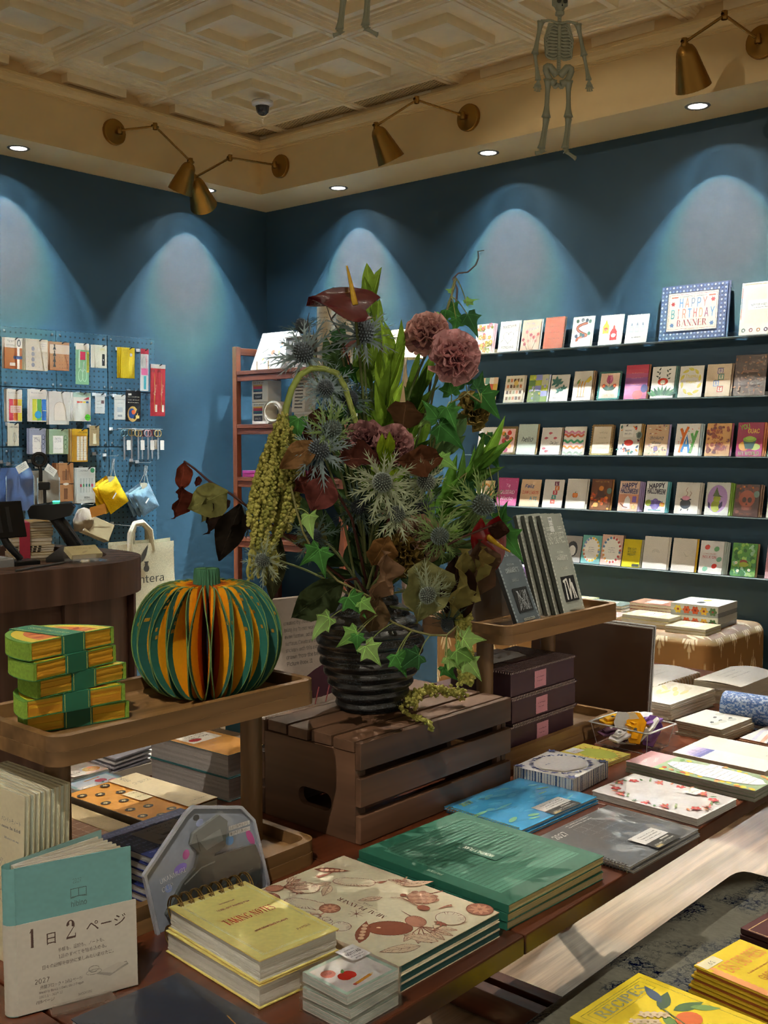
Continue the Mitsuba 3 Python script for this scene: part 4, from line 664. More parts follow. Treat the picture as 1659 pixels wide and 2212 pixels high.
# scissors in a row
for i, (x, c, dz) in enumerate(((3.2, '#3d5560', 0), (3.253, '#8a7a4a', .004), (3.285, '#a08a5a', 0), (3.318, '#5a2a30', .002), (3.345, '#b5868a', 0), (3.38, '#6a2f38', .003), (3.408, '#b59a62', 0))):
    k = thing('scissors', f'hanging scissors with {("teal", "olive", "tan", "dark red", "pink", "maroon", "gold")[i]} finger rings, {("first", "second", "third", "fourth", "fifth", "sixth", "last")[i]} of the row', 'scissors', 'scissors on the pegboard')
    y = 4.575 + .012 * (i % 2); z = 1.452 + dz
    a = _t
    for s in (-1, 1): MB().tube(np.c_[x + s * .011 + .011 * np.cos(a), np.full(24, y + .003 * s), z + .016 * np.sin(a)].tolist() + [(x + s * .011 + .011, y + .003 * s, z)], .0032, c, .3, 6, False).put(P(k, 'finger_ring'))
    MB().box(x - .006, x + .001, y - .002, y, z - .135, z - .012, '#9a9ca0', .25, .0008).put(P(k, 'blade')); MB().box(x - .001, x + .006, y + .001, y + .003, z - .13, z - .012, '#8a8c90', .25, .0008).put(P(k, 'blade'))
    if i % 2 == 0 or i == 5: MB().box(x + .01, x + .034, y - .006, y - .0045, z - .085, z - .035, '#d6d2c8', .5).text('1', x + .02, z - .07, .02, '#555').put(P(k, 'price_tag')) if 0 else MB().box(x + .01, x + .034, y - .006, y - .0045, z - .085, z - .035, '#d6d2c8', .5).put(P(k, 'price_tag'))
hook(3.3, 1.468, .085, 'of the scissors row', False)
MB().tube([(3.165, 4.58, 1.4745), (3.44, 4.58, 1.4745)], .0018, '#b9bcc0', .25, 6).put(thing('hanging_rail', 'thin steel rail carrying the row of scissors', 'rail'))
# cloth pouches, plastic bags
def pouch(x, z, w, h, ang, c, lab, n, first):
    for j in range(n):
        k = thing('zip_pouch', f'{("front", "middle", "rear")[j]} {lab}', 'pouch', lab + ' hanging by loops')
        g = np.linspace(-1, 1, 15); U, V = np.meshgrid(g, g, indexing='ij'); pz = .009 * (1 - U ** 4) * (1 - V ** 4) + .0025 * meshkit.noise(np.stack([U * 3, V * 3, U * 0 + j], -1), 3)
        A = np.stack([U * w / 2, V * h / 2, pz], -1); B = np.stack([U * w / 2, V * h / 2, -pz], -1)[::-1]
        F_ = frame((x - .012 * j, 4.545 + .024 * j, z), (math.cos(ang), 0, math.sin(ang)), (-math.sin(ang), 0, math.cos(ang)))
        m = MB().grid(A[::-1] if 0 else A, c, .9).grid(B, c, .9); m.put(P(k, 'cloth'), 'fabric', F_)
        if j == 0: MB().rect(-w * .1, w * .14, -.003, .005, '#e6e2da').bend(lambda v: v + [0, 0, .0125]).put(P(k, 'label_tab'), 'paint', frame(F_[:3, 3], F_[:3, 0] * .4 + F_[:3, 1] * -.9, F_[:3, 0] * .9 + F_[:3, 1] * .4))
        top = F_ @ np.array([-w * .46, h * .46, 0, 1]); hy = top[1]
        MB().tube([top[:3], (x + .005 + .01 * j, hy, z + h * .62 + .06), (x + .012 + .01 * j, hy, z + h * .62 + .105)], .0014, '#cfcfca', .6, 5).put(P(k, 'loop'))
        MB().box(x - .028 + .012 * j, x + .006 + .012 * j, hy - .004, hy - .003, z + h * .3, z + h * .5 + .03, '#b9b09c', .7).put(P(k, 'paper_tag'))
pouch(3.108, 1.143, .15, .125, math.radians(-60), '#c79a0c', 'mustard yellow cloth pouch', 3, 0)
pouch(3.305, 1.11, .135, .115, math.radians(-62), '#5f7688', 'blue grey cloth pouch', 3, 0)
hook(3.12, 1.338, .12, 'holding the yellow pouches', False); hook(3.317, 1.302, .12, 'holding the grey pouches', False)
def bag(x, w, z, h, c, lab, tagang):
    for j in range(2):
        k = thing('plastic_pouch', f'{("front", "rear")[j]} {lab}', 'plastic pouch', lab); y = 4.55 + .025 * j
        g = np.linspace(0, 1, 12); U, V = np.meshgrid(g, g, indexing='ij'); wv = .006 * meshkit.noise(np.stack([U * 6 + j * 9, V * 4, U * 0], -1), 5)
        sp = 1 - .3 * np.clip(V - .8, 0, 1) * 5 * .6
        A = np.stack([x - .03 * j + w * (.5 + (U - .5) * sp), y - wv, z - h + h * V], -1)
        MB().grid(A, c, .2).put(P(k, 'sheet'), 'paint'); B = A + [0, -.008, 0]; MB().grid(B, c, .1).put(P(k, 'film'), 'film')
        for s in (0, 1): MB().tube([A[0 if s == 0 else -1, i] + [0, -.004, 0] for i in range(10)], .002, '#a9bccb', .2, 5).put(P(k, 'seam'))
    M = frame((x + w * .5, 4.52, z + .002), (math.cos(tagang), 0, math.sin(tagang)), (-math.sin(tagang), 0, math.cos(tagang))); m = MB().box(-.03, .03, -.018, .018, -.0006, 0, '#e8e6e0', .5)
    [m.scrib(-.02, .02, yy, .003, '#777', int(yy * 999) % 7) for yy in (-.008, 0, .008)]; m.put(P(k, 'price_tag'), 'paint', M)
    hook(x + w * .45, z + .012, .12, 'holding the ' + lab, False)
bag(2.53, .14, 1.288, .2, '#4f618a', 'clear bag with a blue sleeve behind the counter', .5)
bag(2.69, .115, 1.272, .18, '#7d7468', 'clear bag with a grey sleeve behind the counter', -.6)
# ---------------------------------------------------------------- cash counter
CZ = 1.08
def outline(x0, x1, y0, y1, r, n=14):
    a = np.linspace(-np.pi / 2, 0, n); b = np.linspace(0, np.pi / 2, n)
    return [(x0, y0)] + [(x1 - r + r * math.cos(t), y0 + r + r * math.sin(t)) for t in a] + [(x1 - r + r * math.cos(t), y1 - r + r * math.sin(t)) for t in b] + [(x0, y1)]
k = thing('cash_counter', 'dark wood veneer cash counter with a rounded corner and panelled front', 'counter')
ext = lambda g, z0, z1: (lambda mm: (mm.apply_translation([0, 0, z0]), mm)[1])(trimesh.creation.extrude_polygon(g, z1 - z0, engine='earcut'))
rim = Polygon(outline(-.2, 1.877, 2.42, 3.16, .28)); well = Polygon(outline(-.3, 1.812, 2.55, 3.1, .2))
MB().mesh(ext(rim.difference(well), .985, CZ), W(.21, 'z'), smooth=35).put(P(k, 'rim'), 'counter_wood')
MB().mesh(ext(rim.buffer(-.004).intersection(well.buffer(.003)), .985, 1.053), W(.24, 'x'), smooth=35).put(P(k, 'well_floor'), 'counter_wood')
body = Polygon(outline(-.19, 1.845, 2.452, 3.14, .26)); MB().mesh(ext(body, .0, .984), W(.4, 'z'), smooth=35).put(P(k, 'body'), 'counter_wood')
for i, (x, w) in enumerate(((.35, .05), (.93, .05), (1.512, .042))):
    MB().box(x, x + w, 2.434, 2.4515, .1, .984, W(.5 + .1 * i, 'z'), b=.002).put(P(k, 'stile'), 'counter_wood')
cst = Polygon(outline(-.2, 1.863, 2.434, 3.15, .27)).difference(body.buffer(.0005)).intersection(sbox(1.777, 2.2, 2.6, 2.6)); MB().mesh(ext(cst, .1, .984), W(.77, 'z'), smooth=35).put(P(k, 'corner_stile'), 'counter_wood')
MB().mesh(ext(Polygon(outline(-.2, 1.861, 2.436, 3.15, .27)).difference(body.buffer(.0005)), .0005, .0995), W(.9, 'x'), smooth=35).put(P(k, 'plinth'), 'counter_wood')
# on the counter
k = thing('tablet_stand', 'black slotted back of a tablet on a metal stand at the left edge', 'tablet')
F_ = frame((1.48, 2.66, 1.195), (1, .1, 0), (.0, .25, 1)); m = MB().box(-.2, .055, -.05, .05, -.006, .002, '#131416', .35, .004)
for i in range(5): m.box(-.12 + .03 * i, -.108 + .03 * i, -.035, .035, .002, .0026, '#2b2d30', .3)
for i, ch in enumerate('PAY'): m.text(ch, .0 + .018 * i, -.02 + .02 * i, .02, '#c9ccd0', rot=50)
m.put(P(k, 'tablet'), 'paint', F_)
MB().tube([(1.46, 2.66, 1.17), (1.48, 2.66, 1.13), (1.51, 2.64, 1.086)], [.008, .011, .009], '#1c1d20', .3, 8).put(P(k, 'arm')); MB().box(1.47, 1.545, 2.6, 2.66, 1.0535, 1.086, '#1c1d20', .35, .003).put(P(k, 'foot'))
k = thing('blue_case', 'blue zip case beside the book pile on the counter', 'pencil case'); a = np.linspace(0, 1, 9)
MB().lathe([(0, 0), (.028, .006), (.034, .03), (.034, .17), (.028, .196), (0, .2)], '#1f3f8a', .6, 18).put(k, 'paint', frame((1.49, 2.87, 1.0875), (0, 1, .0), (0, 0, 1)) @ np.array([[0, 0, 1, 0], [1, 0, 0, 0], [0, 1, 0, 0], [0, 0, 0, 1.]]))
MB().box(1.28, 1.46, 2.58, 2.72, 1.0535, 1.1, '#a9adb2', .3, .006).put(thing('silver_case', 'flat silver case at the left edge of the counter front', 'case'))
MB().tube([(1.38, 2.44, 1.0835), (1.45, 2.47, 1.0835), (1.53, 2.5, 1.0835), (1.57, 2.52, 1.0835)], .003, '#5f6266', .4, 6).put(thing('charging_cable', 'thin grey cable running along the counter edge', 'cable'))
NTH = 'first second third fourth fifth sixth seventh eighth ninth tenth eleventh twelfth thirteenth fourteenth fifteenth sixteenth seventeenth'.split(); q = random.Random(5); z = 1.0535
for i in range(14):
    th = q.uniform(.006, .011); k = thing('thin_book', f'cream edged book, {NTH[i]} from the bottom of the strapped pile on the counter', 'book', 'books in the strapped counter pile'); dx, dy = q.uniform(-.004, .004), q.uniform(-.004, .004)
    m = MB().box(0, .115, .0, .16, 0, th - .0006, q.choice(('#dcd3bb', '#e4dcc8', '#d3c7a6', '#e6e0d0')), .6, .001).box(-.001, .116, -.001, .161, th - .0012, th - .0004, q.choice(('#cfc09a', '#e2d8c4', '#c9a86a')), .5)
    if i in (3, 4, 5): [m.box(.004 + .013 * u, .012 + .013 * u, -.0016, -.001, .001, th - .002, '#25211d', .5) for u in range(6)]
    m.put(k, 'paint', rotz(1.61 + dx, 2.865 + dy, z, -22)); z += th
m = MB().box(.02, .05, -.0075, -.0065, .0, z - 1.0535 + .0012, '#b83a52', .5).box(.02, .05, -.0075, .168, z - 1.0535 + .0012, z - 1.0535 + .0022, '#d2607a', .5); m.put(thing('paper_strap', 'pink paper strap around the pile of books on the counter', 'strap'), 'paint', rotz(1.61, 2.865, 1.0535, -22))
k = thing('phone_holder', 'black ring-topped phone holder arm standing on the counter', 'phone holder'); o = np.array([2.0, 3.16, 0])
a = np.linspace(0, 2 * np.pi, 25); cx = np.array((1.7633,2.965,1.3503)); dn = norm([-.66, -.75, 0]); rr = norm([.75, -.66, 0])
MB().tube([cx + .019 * (math.cos(t) * rr + math.sin(t) * np.array([0, 0, 1])) for t in a], .0055, '#121315', .4, 8, False).put(P(k, 'ring'))
b0 = np.array((1.763,2.959,1.2836)); b1 = np.array((1.7698,2.9498,1.2694)); b2 = np.array((1.7682,2.9407,1.156))
MB().tube([cx - [0, 0, .022], cx * .5 + b0 * .5 + [.002, 0, 0], b0], .0055, '#121315', .4, 8).put(P(k, 'arm')); F_ = frame(b1, rr, (0, 0, 1)); MB().box(-.017, .016, -.012, .012, -.01, .01, '#17181a', .4, .003).put(P(k, 'clamp'), 'paint', F_)
MB().tube([b1, (b2[0], b2[1], 1.06)], .0048, '#121315', .35, 8).lathe([(0, 1.0535), (.03, 1.0535), (.03, 1.06), (.01, 1.064), (0, 1.064)], '#17181a', .4, 24, (b2[0], b2[1], 0)).put(P(k, 'pole'))
k = thing('barcode_scanner', 'black barcode scanner with a green light in its dock on the counter', 'barcode scanner'); F_ = frame((1.742, 2.79, 1.0535), (.8, -.6, 0), (.6, .8, 0))
hb = lambda pts: trimesh.convex.convex_hull(np.array(pts, float))
MB().mesh(hb([(x, y, z) for x, y in ((-.055, -.035), (.05, -.035), (.06, 0), (.05, .04), (-.055, .04)) for z in (0, .012)] + [(x, y, .045) for x in (-.01, .045) for y in (-.02, .024)]), '#121316', .4, 30).put(P(k, 'dock'), 'paint', F_)
MB().tube([(.03, 0, .035), (-.005, 0, .09), (-.03, 0, .135)], [.019, .018, .021], '#16171a', .4, 12).tube([(.047, .0, .04), (.014, -.002, .09), (-.004, 0, .12)], .007, '#4a4d52', .3, 8).put(P(k, 'handle'), 'paint', F_)
MB().mesh(hb([(x, y, z) for x, z in ((-.1, .128), (-.105, .15), (-.095, .165), (.015, .172), (.028, .16), (.015, .135), (-.04, .122)) for y in (-.028, .028)] + [(-.03, 0, .176)]), '#131416', .35, 35).put(P(k, 'head'), 'paint', F_)
MB().box(.035, .05, -.0395, -.037, .012, .03, '#d8d8d4', .5).put(P(k, 'sticker'), 'paint', F_)
S['green_glow'] = {'type': 'diffuse', 'reflectance': {'type': 'rgb', 'value': [.1, .6, .4]}}
MB().box(-.036, -.016, -.012, .012, .1745, .178, '#2fe0a0', .3, .002).put(P(k, 'light'), 'green_glow', F_, emitter={'type': 'area', 'radiance': {'type': 'rgb', 'value': [.2, 2.2, 1.1]}})
k = thing('card_holder', 'clear acrylic holder full of cream business cards at the counter corner', 'card holder'); F_ = frame((1.625, 2.5, CZ + .0005), (.98, -.12, 0), (.12, .98, 0))
MB().box(-.052, .052, -.02, .03, 0, .004, '#c9d0d0', .1, .001).put(P(k, 'base'), 'clear', F_); MB().box(-.052, .052, -.021, -.019, .004, .022, '#c9d0d0', .1).put(P(k, 'front_lip'), 'clear', F_); MB().box(-.052, .052, .03, .032, .004, .03, '#c9d0d0', .1).put(P(k, 'back'), 'clear', F_)
k2 = thing('business_cards', 'stack of cream business cards with pale lettering in the clear holder', 'business cards'); m = MB().box(-.045, .045, 0, .05, -.014, 0, '#e6dcae', .6, .0008); m.text('tintera', 0, .028, .012, '#c9bc8a', 'Noto Sans CJK'); m.leaf(-.012, .008, .026, .006, 30, '#cfc294'); m.put(k2, 'paint', F_ @ frame((0, -.001, .0215), (1, 0, 0), (0, .8, .35)))
k = thing('paper_parcel', 'kraft paper parcel tilted behind the scanner', 'parcel'); MB().box(-.07, .07, -.045, .045, -.03, .03, '#7d6a4c', .75, .003).put(P(k, 'box'), 'paint', frame((2.98, 4.5, .985), (.85, -.25, -.42), (.3, .1, .9))); MB().box(-.04, .04, -.025, .025, 0, .001, '#c98a3a', .6).put(P(k, 'tag'), 'paint', frame((2.97, 4.47, 1.075), (.9, -.2, .22), (-.2, 0, 1)))
MB().lathe([(0, 0), (.05, .005), (.055, .06), (.03, .11), (0, .12)], '#6f5d45', .8, 14).put(P(k, 'wrapping'), 'paint', frame((2.93, 4.53, .97), (1, 0, 0), (0, 1, 0)))
hook(2.99, 1.1, .1, 'above the kraft parcel', False)
k = thing('tote_bag', 'natural canvas tote bag with a feather and inkpot print beside the counter', 'tote bag')
g = np.linspace(0, 1, 22); U, V = np.meshgrid(g, g, indexing='ij'); nz = meshkit.fbm(np.stack([U * 4, V * 5, U * 0], -1), 3, 2)
TO = np.array((2.9874,4.4,0.9195)); tw, th = .375, .42
A = np.stack([TO[0] + tw * U, 4.4 - .02 * nz - .012 * np.sin(np.pi * U), TO[2] - .01 - th + th * V - .006 * nz * V], -1)
MB().grid(A, '#b9ad92', .9).grid((A + [.012, .045, .012])[::-1], '#a99d82', .9).put(P(k, 'canvas'), 'fabric')
for s, x in ((0, .1), (1, .115)):
    MB().tube([(TO[0] + .1 + .05 * s, 4.385 + .05 * s, TO[2] - .05), (TO[0] + .105 + .05 * s, 4.385 + .05 * s, TO[2] + .04), (TO[0] + .13 + .04 * s, 4.385 + .05 * s, TO[2] + .085), (TO[0] + .18 + .03 * s, 4.385 + .05 * s, TO[2] + .09), (TO[0] + .225 + .02 * s, 4.385 + .05 * s, TO[2] + .05), (TO[0] + .24, 4.385 + .05 * s, TO[2] - .05)], .014, '#b0a488', .9, 8).put(P(k, 'handle'), 'fabric')
m = MB(); m.leaf(0, 0, .1, .026, 62, '#2a2622'); m.line([(-.012, -.03), (.0, 0)], .002, '#2a2622'); m.ell(.035, -.03, .017, .017, '#2a2622'); m.rect(.026, .044, -.018, .002, '#2a2622'); m.rect(.022, .048, .0, .005, '#2a2622'); m.text('tintera', .045, -.1, .036, '#2a2622', 'Noto Sans CJK', w=.2); pt = (3.1302,4.37,0.7763)
m.put(P(k, 'print'), 'paint', frame((pt[0] + .012, 4.372, pt[2] + .035), (1, 0, 0), (0, 0, 1)))
hook(TO[0] + .17, TO[2] + .07, .26, 'carrying the canvas tote bag', False)
# ---------------------------------------------------------------- bookcase in the corner
k = thing('bookcase', 'open reddish wood bookcase in the corner behind the flowers', 'bookcase'); X0, X1, Y0, Y1 = 3.88, 4.215, 3.69, 4.535
for y in (Y0, Y1 - .035):
    for x in (X0, X1 - .035): MB().box(x, x + .035, y, y + .035, 0, 1.93, W(rnd.random(), 'z'), b=.003).put(P(k, 'post'), 'case_wood')
    MB().box(X0 + .0352, X1 - .0352, y + .004, y + .031, 1.885, 1.925, W(rnd.random(), 'x'), b=.003).put(P(k, 'side_rail'), 'case_wood')
for i, z in enumerate((1.795, 1.505, 1.217, .885, .45)):
    MB().box(X0 + .001, X1 - .002, Y0 + .0355, Y1 - .0355, z - .022, z, W(rnd.random(), 'y'), b=.002).box(X0 + .004, X0 + .024, Y0 + .0355, Y1 - .0355, z - .055, z - .0225, W(rnd.random(), 'y'), b=.002).put(P(k, 'shelf'), 'case_wood')
zt = 1.796
k = thing('art_print', 'white sheet with small drawings propped on a gold easel, bookcase top shelf', 'print'); F_ = frame((3.93, 4.44, zt + .006), (0, -1, 0), (.09, 0, .2)); m = MB().box(0, .24, 0, .225, -.003, 0, '#e8e6e2', .5)
m.text('STICKER BOOK', .13, .19, .006, '#777', w=.1); m.rect(.12, .155, .05, .13, '#e6cfc4'); m.ell(.137, .1, .014, .014, '#d0663f'); [m.line([(x, y), (x + a, y + b)], .003, c) for x, y, a, b, c in ((.05, .1, .045, .025, '#5a5f4a'), (.06, .03, .07, .02, '#44464a'), (.12, .05, .05, .03, '#3f4148'), (.18, .02, .03, .06, '#5a4a3a'))]
[m.ell(x, y, .009, .006, c, rot=30) for x, y, c in ((.19, .15, '#c96a3a'), (.19, .13, '#5a8ab0'), (.185, .1, '#d9c23a'), (.075, .06, '#d9b23a'), (.1, .04, '#4a6a5a'), (.19, .085, '#7a8a3f'))]; m.put(P(k, 'sheet'), 'paint', F_)
for y in (4.38, 4.29): MB().tube([(3.925, y, zt + .05), (3.925, y, zt + .004), (3.95, y, zt + .004)], .0025, (0., 0.)).put(P(k, 'easel_leg'), 'gold_wire')
k = thing('framed_sheet', 'white sheet behind the propped print on the bookcase top', 'print'); MB().box(0, .24, 0, .23, -.002, 0, '#dedcd8', .5).put(k, 'paint', frame((3.96, 4.41, zt + .001), (0, -1, 0), (.09, 0, .2)))
k = thing('picture_box', 'low clear topped box beside the print on the bookcase top shelf', 'box'); MB().box(3.94, 4.1, 3.98, 4.17, zt + .0005, zt + .16, '#8f8d88', .3, .003).box(3.935, 4.105, 3.975, 4.175, zt + .1605, zt + .168, '#d9d6d0', .4, .002).put(k)
for i, y in enumerate((3.925, 3.79)):
    k = thing('card_tube', f'tall cream cardboard tube with printed label, {("left", "right")[i]} of two above the flowers', 'cardboard tube', 'cardboard tubes'); zz = (.335, .34)[i]
    MB().lathe([(0, 0), (.05, 0), (.05, zz), (0, zz)], '#d8cbb4', .5, 28).put(P(k, 'tube'), 'paint', rotz(4.0, y, zt + .0005)); MB().lathe([(.0503, zz - .012), (.052, zz - .012), (.052, zz), (.049, zz + .004), (0, zz + .004)], '#e4d9c6', .4, 28).put(P(k, 'lid'), 'paint', rotz(4.0, y, zt + .0005))
    m = MB(); m.text('PUZZLE' if 0 else 'POSTER', 0, .27, .01, '#7a6a55', w=.05); [m.scrib(-.03, .03, yy, .004, '#8a7a66', int(yy * 777)) for yy in (.25, .235, .19, .18)]; scat(m, .05, .07, 30, ('#a5523f', '#c98a5a', '#7a4a3a'), .006, 'e', 3); m.bend(lambda v: np.c_[.0508 * np.sin((v[:, 0] - (.025 if 0 else 0)) / .05), v[:, 1], .0508 * np.cos(v[:, 0] / .05) + v[:, 2]])
    m.put(P(k, 'label'), 'paint', frame((4.0, y, zt), (.35, -1, 0), (0, 0, 1)))
z2 = 1.506
for i in range(2):
    k = thing('washi_box', f'white box with a striped label, {("lower", "upper")[i]} of two on the second bookcase shelf', 'box', 'striped label boxes'); m = MB().box(0, .13, 0, .117, -.1, 0, '#ddd6c6', .5, .002)
    [m.rect(.012, .085, .055 + .008 * j, .063 + .008 * j, c) for j, c in enumerate(('#2f3a5f', '#2f6a6a', '#a83a5a', '#b5413a', '#d9a24a'))]; m.rect(.015, .085, .015, .045, '#33343a'); m.text('WASHI', .05, .024, .01, '#ddd'); [m.ell(.02 + .014 * j, .105, .003, .004, '#6a6258') for j in range(6)]; m.put(k, 'paint', frame((3.93, 4.43, z2 + .0005 + .1185 * i), (0, -1, 0), (0, 0, 1)))
k = thing('tape_roll', 'large white roll with a striped label lying beside the boxes in the bookcase', 'tape roll'); m = MB().lathe([(.04, 0), (.06, 0), (.06, .1), (.04, .1), (.04, 0)], '#e0d8c8', .5, 28); [m.rect(-.035, .035, -.02 + .008 * j, -.012 + .008 * j, c) for j, c in enumerate(('#a83a5a', '#b5608a', '#2f3a5f', '#2f6a6a', '#5a8a9a'))]; m.bend(lambda v: v); m.put(k, 'paint', frame((3.99, 4.245, z2 + .062), (.2, -1, 0), (0, 0, 1)))
for i in range(5):
    MB().box(3.93, 4.08, 3.78, 4.1, z2 + .0005 + .012 * i, z2 + .0118 + .012 * i, ('#d6cfc0', '#c2b8a4')[i % 2], .5, .001).put(thing('flat_notebook', f'flat cream notebook, {("lowest", "second", "third", "fourth", "topmost")[i]} of the pile on the second bookcase shelf', 'notebook', 'cream notebooks stacked in the bookcase'))
k = thing('index_cards', 'upright ribbed cream card dispenser in the bookcase behind the amaranth', 'card box'); m = MB().box(0, .1, 0, .2, -.08, 0, '#d9d0bd', .5, .002); [m.rect(.02, .08, .02 + .018 * j, .028 + .018 * j, '#5a5248') for j in range(9)]; m.put(k, 'paint', frame((3.95, 4.14, z2 + .061), (0, -1, 0), (.1, 0, 1)))
for i in range(2):
    MB().box(3.9, 4.12, 4.14, 4.48, 1.2175 + .018 * i, 1.2172 + .018 * (i + 1), ('#7a2350', '#932c62')[i], .35, .002).put(thing('pink_album', f'{("lower", "upper")[i]} magenta album lying on the third bookcase shelf', 'album'))
# ---------------------------------------------------------------- lit table lamp behind the flowers
k = thing('lamp_stand', 'slim dark round stand behind the flowers carrying the small lamp', 'stand'); MB().lathe([(0, 0), (.12, 0), (.12, .015), (.02, .03), (.014, .06), (.014, 1.41), (.02, 1.42), (.1, 1.425), (.1, 1.44), (0, 1.44)], W(.6, 'z'), k=28, o=(3.87, 3.28, 0)).put(k, 'counter_wood')
k = thing('table_lamp', 'small glowing lamp with a cream shade behind the carnations', 'table lamp'); o = (3.87, 3.28, 1.4405)
MB().lathe([(0, 0), (.05, 0), (.05, .012), (.02, .03), (.014, .08), (.03, .15), (.018, .23), (.008, .3), (.008, .42), (0, .42)], '#b5a07a', .4, 24, o).put(P(k, 'base'))
S['shade_cloth'] = {'type': 'twosided', 'b': {'type': 'diffuse', 'reflectance': {'type': 'rgb', 'value': [.8, .7, .5]}}}
MB().lathe([(.085, .36), (.066, .49)], '#fff', .6, 32, o).put(P(k, 'shade'), 'shade_cloth', emitter={'type': 'area', 'radiance': {'type': 'rgb', 'value': [2.6, 2.15, 1.2]}})
# ---------------------------------------------------------------- display tables pushed together
TZ, TY0_, TY1_ = .78, .735, 1.72
for x0, n, lab, legs in ((.105, 4, 'long dark red-brown wooden table carrying the crate and the planners', (.14, 2.055)), (2.105, 1, 'short dark red-brown wooden table joined on at the right under the open notebooks', (2.12, 2.62))):
    k = thing('display_table', lab, 'table'); x1 = x0 + .5 * n + (.16 if n == 1 else 0); s = lambda: rnd.random()
    for j in range(n):
        a = x0 + .5 * j; b = x1 if j == n - 1 else a + .5
        MB().box(a + .0006, b - .0006, TY0_, TY1_, TZ - .028, TZ, W(s(), 'x'), b=.003).put(P(k, 'top_board'), 'table_wood'); MB().box(a + .002, b - .002, TY0_ + .04, TY0_ + .06, TZ - .05, TZ - .0282, W(s(), 'x'), b=.003).put(P(k, 'apron'), 'apron_wood')
    MB().box(x0 + .01, x1 - .01, TY1_ - .04, TY1_ - .015, TZ - .085, TZ - .0285, W(s(), 'x'), b=.002).put(P(k, 'apron'), 'table_wood')
    for x in legs:
        MB().box(x, x + .04, TY1_ - .1, TY1_ - .042, .0702, TZ - .0285, W(s(), 'z'), b=.003).put(P(k, 'leg'), 'table_wood'); MB().box(x, x + .04, TY1_ - .12 if x > 2.5 else .95, TY1_ - .02, .0, .07, W(s(), 'y'), b=.003).put(P(k, 'foot_rail'), 'table_wood')
# ---------------------------------------------------------------- books, pads and packs lying on it
READ = {'x': lambda w, d: ((0, 0), (1, 0), (0, 1), w, d), '-x': lambda w, d: ((w, d), (-1, 0), (0, -1), w, d), 'y': lambda w, d: ((w, 0), (0, 1), (-1, 0), d, w), '-y': lambda w, d: ((0, d), (0, -1), (1, 0), d, w)}
def book(k, x0, x1, y0, y1, z0, h, cover, page='#d9d2bf', spine=None, rot=0, ct=.0011, read='x', art=None, r=.5, under=None, film=False, inset=.0015, leaves=6):
    w, d = x1 - x0, y1 - y0; c = ((x0 + x1) / 2, (y0 + y1) / 2)
    M = rotz(c[0], c[1], z0, rot) @ rotz(-w / 2, -d / 2, 0)
    m = MB().box(0, w, 0, d, h - ct, h, cover, r, ct * .4)
    if under != 'none': m.box(0, w, 0, d, 0, ct, under or cover, r, ct * .4)
    if spine == 'x0': m.box(-.0008, .0006, 0, d, 0, h, cover, r, .0005)
    if spine == 'x1': m.box(w - .0006, w + .0008, 0, d, 0, h, cover, r, .0005)
    if spine == 'y0': m.box(0, w, -.0008, .0006, 0, h, cover, r, .0005)
    if spine == 'y1': m.box(0, w, d - .0006, d + .0008, 0, h, cover, r, .0005)
    if art:
        o, rr, u, ww, dd = READ[read](w, d); a = MB(); art(a, ww, dd); a.xf(frame((o[0], o[1], h + .00005), (rr[0], rr[1], 0), (u[0], u[1], 0))); m.join(a)
    m.put(P(k, 'cover'), 'paint', M)
    p = MB(); q = random.Random(int(h * 1e5) + int(x0 * 999)); n = leaves; t0, t1 = (ct if under != 'none' else 0), h - ct
    pr = rgb8(page)
    for i in range(n):
        e = q.uniform(0, inset * .7); f = q.uniform(.93, 1.03)
        p.box(inset - e * .5 if spine != 'x0' else .0007, w - inset + e * .5, inset - e * .5, d - inset + e * .5, t0 + (t1 - t0) * i / n + .00003, t0 + (t1 - t0) * (i + 1) / n - .00008, tuple(min(255, v * f) for v in pr), .7)
    p.put(P(k, 'pages'), 'paint', M)
    if film:
        g = np.linspace(-.004, 1.004, 15); U, V = np.meshgrid(g, g, indexing='ij')
        A = np.stack([U * w, V * d, h + .0012 + .0022 * meshkit.noise(np.stack([U * 5 + x0 * 9, V * 4, U * 0], -1), 2) * (U > .02) * (U < .98)], -1); MB().grid(A, '#fff').put(P(k, 'film'), 'film', M)
    return M
OR = ('top', 'second', 'third', 'fourth', 'fifth', 'sixth', 'seventh', 'eighth')
def pile(name, lab, cat, n, x0, x1, y0, y1, z0, th, cover, group, jit=.003, seed=1, art=None, rot=0, **kw):
    q = random.Random(seed); M = None
    for i in range(n):
        k = thing(name, f'{lab}, {"topmost" if i == n - 1 else OR[n - 1 - i] + " from the top"}' if n > 1 else lab, cat, group if n > 1 else None)
        dx, dy = (q.uniform(-jit, jit), q.uniform(-jit, jit)) if i < n - 1 else (0, 0)
        M = book(k, x0 + dx, x1 + dx, y0 + dy, y1 + dy, z0 + th * i + .0002 * (i + 1), th - .0003, cover, art=art if i == n - 1 else None, rot=rot + (q.uniform(-.6, .6) if i < n - 1 else 0), **kw)
    return z0 + th * n
